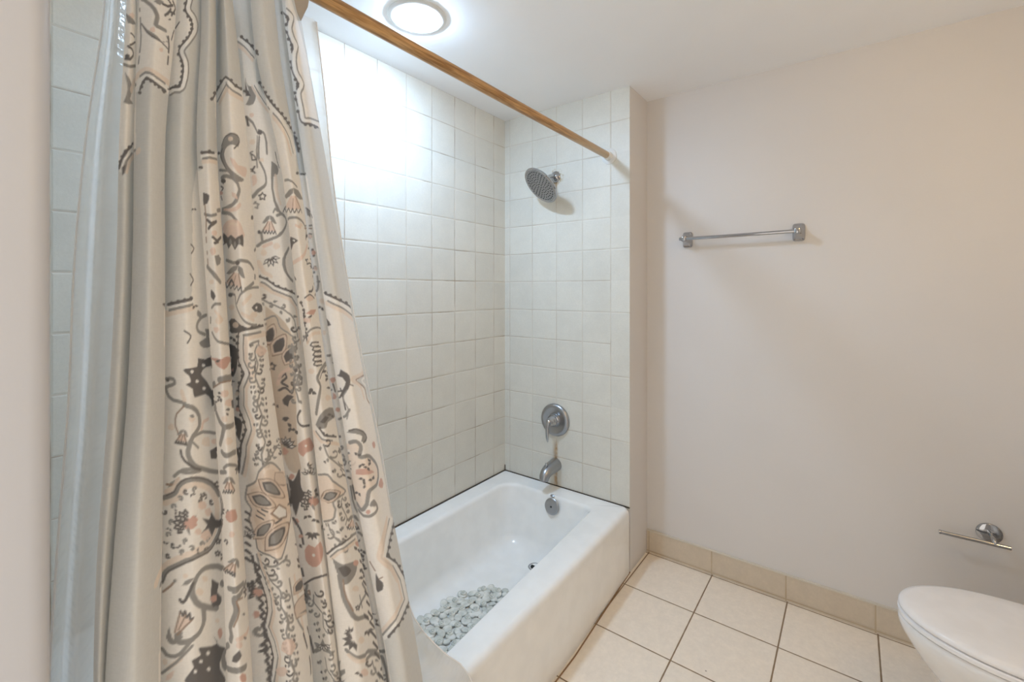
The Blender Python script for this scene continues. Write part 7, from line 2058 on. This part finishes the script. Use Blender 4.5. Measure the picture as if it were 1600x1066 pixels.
PD0:2126 3698 -6 -5 -12 0 -13 4 -5 7 9 3 13 0 11 -3
PD0:2141 3673 -5 -5 -10 -2 -10 4 -3 6 6 4 11 1 9 -3
PD0:2140 3657 -5 -5 -10 -1 -11 3 1 6 3 4 10 2 9 -3
PD0:2041 3652 -22 3 22 -3 12 -4 -2 3 -38 18
PD0:2109 3609 -1 -6 -14 1 -15 10 2 0 3 4 27 -4
PD0:2112 3583 -11 -1 -8 -5 -5 8 -9 7 0 4 30 -8
PD0:2041 3578 -23 2 31 -5 -36 18
PD0:2134 3535 -5 -5 -10 -1 -10 3 -4 6 7 4 11 1 8 -2
PD0:2144 3518 -5 -5 -9 -2 -9 3 -3 6 6 4 9 2 8 -3
PD0:2141 3507 -5 -5 -9 -1 -9 3 -3 5 6 5 10 1 8 -2
PD0:2115 3483 -6 -4 -12 -1 -13 5 3 5 -2 6 27 -5
PD0:2113 3457 -6 -4 -13 0 -18 14 8 -5 -3 6 18 -1 11 -4
PD0:2033 3453 12 -5 -1 2 32 -4 -35 5
PD0:2118 3409 -5 -5 -11 0 -13 4 -3 6 7 3 13 1 9 -3
PD0:2030 3401 9 -3 16 2 -24 2
PD0:2153 3357 -4 -5 -8 -3 -7 3 -3 5 5 5 8 2 7 -2
PD0:2197 3364 -9 -8 -15 -5 -10 -1 -2 5 4 6 14 6 14 1
PD0:2264 3373 -12 -9 -22 -7 -18 -2 -4 4 11 8 21 7 19 3
LK99:1979 2666 16 -5
LK99:2105 2658 15 -4 49 -20 63 -19 70 -27
LW107:2092 2685 44 -13 37 -15 84 -20 51 -17 4 -9 0 -11
LG40:2115 2667 48 -19 70 -19 49 -16 23 -9 7 -9
LD46:2105 2695 28 -8 34 -14 118 -27 27 -9 0 -25
PD0:2119 2698 -13 -8 -12 8 15 7 8 -2
PD0:2144 2689 -4 -5 -7 -2 -7 2 -2 5 5 5 7 2 6 -2
PD0:2167 2680 -5 -5 -7 -2 -5 2 -2 5 4 5 6 2 7 -2
PD0:2215 2669 -9 -5 -16 -2 -12 2 -2 6 7 5 14 1 14 -2
PD0:2283 2656 -11 -6 -19 -1 -16 2 -4 6 10 5 19 2 17 -3
PD0:2312 2639 0 -7 -12 2 -4 6 16 7 0 -2
PD0:2312 2622 0 6
PD0:2114 2381 12 20 27 -15 8 -10 1 -17 -5 -17 -9 -15 -13 -15 -37 -27 -107 -18 100 22 18 19 25 31 6 13 -12 17 -31 5
LG26:2139 2320 -19 -20 -6 -12 1 -8 13 -27 2 -9 -5 -20 -10 -19
LD23:2152 2344 21 -10
LO36:2312 2375 0 -23 -94 2 -13 -3 4 -6 59 -30 14 -11 6 -11 0 -33 3 -9 10 -13 11 -10 0 -8
LW49:2312 2373 -1 -32 -27 -1 -15 -4 5 -7 32 -21 6 -11 0 -67
LD30:2312 2362 0 -30 -2 -7 2 -8 0 -81
LK82:2312 2375 0 -7 -15 -5 -30 -3 -86 3 -9 -4 6 -6 43 -22 19 -13 8 -10 4 -10 6 -31
PG0:2099 2150 20 9 18 5 18 -1 21 -10 20 -15 9 -15 -7 -12 -14 -6 -25 12 11 18 -11 9 -15 5 -27 2
LD30:2115 2159 23 7 10 1 11 -3 26 -16 15 -16 3 -13 -15 -6 -18 -4
PR0:2277 2065 -12 -10 -16 5 -5 11 0 12 18 1 13 -7
PR0:2278 1898 -16 -11 -24 11 -13 15 12 10 22 7 16 -9
PK0:2162 1933 -5 -6 -9 -1 -7 6 5 10 6 7 10 -8
PK0:2108 2111 17 6 14 2 11 -8 5 -13 -10 -29 -2 -11 9 -2 17 0 25 -9 21 -16 18 -20 12 -18 5 -16 -1 -14 -5 -12 -9 -12 -12 -9 -17 -6 -32 2 -19 -6 -6 -11 -13 -40 -14 -18 -15 -8 -8 6 -9 12 -18 4 -87 0 -3 26 6 42 92 30 9 29 8 45 -65 -7 70 38 2 15 -92 -15
LG76:2108 2111 17 6 14 2 7 -4 6 -8 3 -9 -2 -10 -10 -22 0 -8 6 -2 10 1 16 -2 19 -8 15 -12 27 -28 9 -14 5 -12 1 -11 -7 -19 -6 -9 -19 -14 -13 -4 -32 2 -12 -1 -7 -5 -5 -9 -14 -42 -19 -22 -10 -4 -6 3 -13 18 -16 1
LG76:1987 1863 -2 50
PR0:2116 2005 21 6 17 0 17 -8 27 -17 13 -11 -61 12 -38 0
PD0:2143 2028 4 -7 7 1 5 4 -4 4 -6 2
PD0:2143 2028 -10 -4 -2 -6 1 -7 11 9
PD0:2140 1972 -4 -9 4 -4 6 -2 1 12
PD0:2140 1972 -6 5 -7 -3 -7 -6 13 -2
PD0:2195 2023 -17 4 -4 -6 1 -7 21 1
PD0:2195 2023 5 7 -23 14 0 -7 3 -7
PD0:2183 1955 -10 10 -9 1 -6 -4 14 -8
PD0:2183 1955 17 -3 3 6 -3 8 -20 -2
PD0:2166 2013 -4 -7 5 -6 9 -6 2 6 -2 7
PD0:2166 2013 -7 8 -6 -2 -5 -4 11 -5
PD0:2145 1946 -9 -3 -2 -6 1 -7 10 8
PD0:2145 1946 2 9 -4 4 -7 1 2 -12
PD0:2133 2063 3 9 -5 3 -8 0 2 -11
PD0:2133 2063 8 -4 6 3 5 6 -6 2 -6 -1
PD0:2108 1912 -3 -9 4 -3 7 -1 0 12
PD0:2108 1912 -9 4 -10 -5 -11 -9 21 3
LG59:2088 1838 23 -18 23 0 10 3 35 17 0 12 -7 16 -7 10 -7 -4 -6 -10
PG0:2176 1859 -6 -4 -10 1 -6 5 -1 8 4 6 8 0 9 -7
PR0:2145 1839 -6 -9 -8 -3 -7 8 5 8 5 3 8 1
LK94:2244 1766 -40 -20 -23 -16 -9 -10 -7 -10 -11 -24 -10 -38 23 -32 28 -31 12 -28 27 -50 3 -73 3 -11 -12 2 -34 -1 -14 -2 -11 -4 -23 -21 -53 -56
LW102:2290 1737 -71 -32 -12 -8 -31 -26 -14 -21 29 -33 42 -42 51 -94 6 -95 -76 3 -31 -2 -25 -7 -11 -8 -52 -55
LG38:2267 1752 -56 -26 -23 -16 -10 -9 -15 -21 -9 -20 -1 -10 11 -17 31 -35 18 -17 45 -87 7 -89 -53 2 -16 -1 -26 -5 -18 -12 -11 -10 -56 -58
LD44:2312 1721 -10 -8 -71 -32 -24 -15 -22 -17 -8 -3 12 -10 68 -69 55 -101 0 -101 -16 -1 -77 4 -34 -1 -20 2 -11 -6 -35 -35
PD0:2312 1720 0 -9 -8 15 8 2 0 -3
PD0:2311 1693 -8 -1 -13 5 -12 9 -3 7 8 1 14 -5 11 -9
PD0:2282 1680 -7 -1 -14 6 -12 8 -3 7 8 1 14 -5 12 -9
PD0:2255 1667 -8 -1 -13 6 -11 8 -3 7 7 1 13 -5 12 -9
PD0:2228 1652 -7 -1 -12 5 -10 8 -2 7 6 2 12 -5 11 -9
PD0:2204 1637 -6 -1 -11 4 -8 7 -2 7 5 2 10 -4 10 -8
PD0:2207 1627 -7 -1 -11 4 -8 8 -2 6 5 2 11 -4 9 -8
PD0:2252 1583 -8 -1 -13 6 -11 9 -3 7 8 1 13 -6 11 -9
PD0:2295 1530 -8 0 -14 6 -12 10 -3 7 8 1 14 -7 12 -10
PD0:2312 1493 -5 -1 -13 6 -12 10 -3 8 8 0 13 -7 11 -9
PD0:2312 1459 0 -2 -9 10 -2 7 7 1 4 -3 0 -3
PD0:2312 1428 0 -5 -9 18 7 0 2 -2 0 -11
PD0:2312 1398 0 -6 -7 17 7 0 0 -2
PD0:2312 1365 0 -7 -6 15 6 1 0 -7
PD0:2300 1346 -8 0 -14 8 -12 12 -3 7 8 0 14 -8 12 -11
PD0:2261 1348 -8 1 -14 8 -11 11 -3 7 7 0 14 -8 12 -11
PD0:2223 1351 -7 0 -12 7 -10 10 -2 7 6 0 12 -7 11 -10
PD0:2178 1358 -5 -2 -8 4 -5 5 -1 6 3 3 7 -2 7 -8
PD0:2151 1351 -3 -5 -5 -1 -4 2 -1 5 3 5 5 2 4 -3
PD0:2129 1328 -10 -9 -5 1 -2 5 4 6 6 4 5 -2
PD0:2117 1590 9 -24 13 -13 0 -15 -6 -16 -25 -15 -4 11 2 20 7 34
LO30:2098 1630 18 -32
LO21:2126 1566 17 8
LK132:2228 1748 -27 -16 -16 -12 -13 -13 -9 -14 -16 -33 0 -8 3 -6 40 -52 7 -12 28 -62"""
def cloth_print(s, z):
    """the print of the cloth, drawn in cloth millimetres: panels first, then the strokes and leaves; returns a colour per vertex"""
    q = .0010; ns, nz = int(s[-1] / q) + 2, int(1.72 / q); Z0 = .29
    A = np.empty((nz, ns, 3), np.float32)
    g = np.zeros((len(PRINT_MASK.split('|')), 700), np.float32)
    for i, row in enumerate(PRINT_MASK.split('|')):
        k = [int(v) for v in row.split()]
        for a, b in zip(k[::2], k[1::2]): g[i, a:b] = 1
    for _ in range(2):
        p = np.pad(g, 1, mode='edge'); g = (p[:-2, 1:-1] + p[2:, 1:-1] + p[1:-1, :-2] + p[1:-1, 2:] + 2 * p[1:-1, 1:-1]) / 6
    si = np.arange(ns) * q / .0025; zi = (Z0 + np.arange(nz) * q - .30) / .0025
    i0 = np.clip(si.astype(int), 0, g.shape[0] - 2); j0 = np.clip(zi.astype(int), 0, g.shape[1] - 2)
    fi = np.clip(si - i0, 0, 1)[None]; fj = np.clip(zi - j0, 0, 1)[:, None]
    gg = g[i0][:, j0].T * (1 - fi) * (1 - fj) + g[i0 + 1][:, j0].T * fi * (1 - fj) + g[i0][:, j0 + 1].T * (1 - fi) * fj + g[i0 + 1][:, j0 + 1].T * fi * fj
    gg = np.clip((gg - .3) / .4, 0, 1)[..., None]
    A[:] = np.array(PRINT_PAL['T']) * (1 - gg) + np.array(PRINT_PAL['B']) * gg
    for ln in PRINT_ART.split('\n'):
        h, b = ln.split(':'); t, c, w = h[0], h[1], int(h[2:]) * .1e-3 / 2
        v = np.cumsum(np.array([int(k) for k in b.split()], float).reshape(-1, 2), axis=0) * .0005
        v[:, 1] -= Z0; v /= q; w /= q
        m = w + 2; x0, x1 = int(max(0, v[:, 0].min() - m)), int(min(ns, v[:, 0].max() + m + 1)); y0, y1 = int(max(0, v[:, 1].min() - m)), int(min(nz, v[:, 1].max() + m + 1))
        if x1 <= x0 or y1 <= y0: continue
        X, Y = np.meshgrid(np.arange(x0, x1), np.arange(y0, y1))
        d = np.full(X.shape, 1e9)
        P = v if t == 'L' else np.vstack([v, v[:1]])
        ins = np.zeros(X.shape, bool)
        for a, e in zip(P[:-1], P[1:]):
            dx, dy = e - a; l2 = dx * dx + dy * dy + 1e-9
            u = np.clip(((X - a[0]) * dx + (Y - a[1]) * dy) / l2, 0, 1)
            d = np.minimum(d, np.hypot(X - a[0] - u * dx, Y - a[1] - u * dy))
            if t == 'P' and abs(dy) > 1e-9: ins ^= ((a[1] > Y) != (e[1] > Y)) & (X < dx * (Y - a[1]) / dy + a[0])
        if t == 'P': al = np.clip(np.where(ins, .5 + d, .5 - d), 0, 1)
        else: al = np.clip(w + .5 - d, 0, 1)
        if c in 'PK': al = al * .8
        al = al[..., None]; R = A[y0:y1, x0:x1]; R *= 1 - al; R += np.array(PRINT_PAL[c]) * al
    zz = np.where(z < .375, z + .52, z)      # the print repeats toward the hem
    si = np.clip(s / q, 0, ns - 1.001); zi = np.clip((zz - Z0) / q, 0, nz - 1.001)
    i0 = si.astype(int); j0 = zi.astype(int); fi = (si - i0)[None, :, None]; fj = (zi - j0)[:, None, None]
    J = lambda j, i: A[j][:, i]
    return J(j0, i0) * (1 - fi) * (1 - fj) + J(j0, i0 + 1) * fi * (1 - fj) + J(j0 + 1, i0) * (1 - fi) * fj + J(j0 + 1, i0 + 1) * fi * fj

zs = np.concatenate([np.arange(.05, .36, .004), np.arange(.36, 1.99, .0017)])
V, sarc = sheet(CURTAIN, zs, .0016)
col = cloth_print(sarc, zs)
cur = tag(grid_obj('shower_curtain', V, M['cloth'], None, col), 'taupe and cream shower curtain with ornate floral print, gathered in folds', 'shower curtain')
zl = np.arange(.06, 1.985, .008)
VL, sl = sheet(LINER, zl, .006)
lin = tag(grid_obj('curtain_liner', VL, M['liner'], None), 'translucent white pebbled plastic liner hanging behind the printed curtain', 'shower curtain liner')
for k in (0, -1):
    MB().tube([tuple(p) for p in VL[::6, k]], .0016, 8).build('edge_hem', M['hemwhite'], lin)

# the curtain's turned-back top corner, its plain wrong side showing
def fold_back():
    a = [(-1.612, -.700, 1.99), (-1.566, -.698, 1.99), (-1.575, -.702, 1.945), (-1.592, -.706, 1.906), (-1.604, -.706, 1.930)]
    m = MB(); m.loft([a, [(x + .002, y + .004, z) for x, y, z in a]]); m.build('turned_corner', M['wrongside'], cur, bevel=.001)
fold_back()
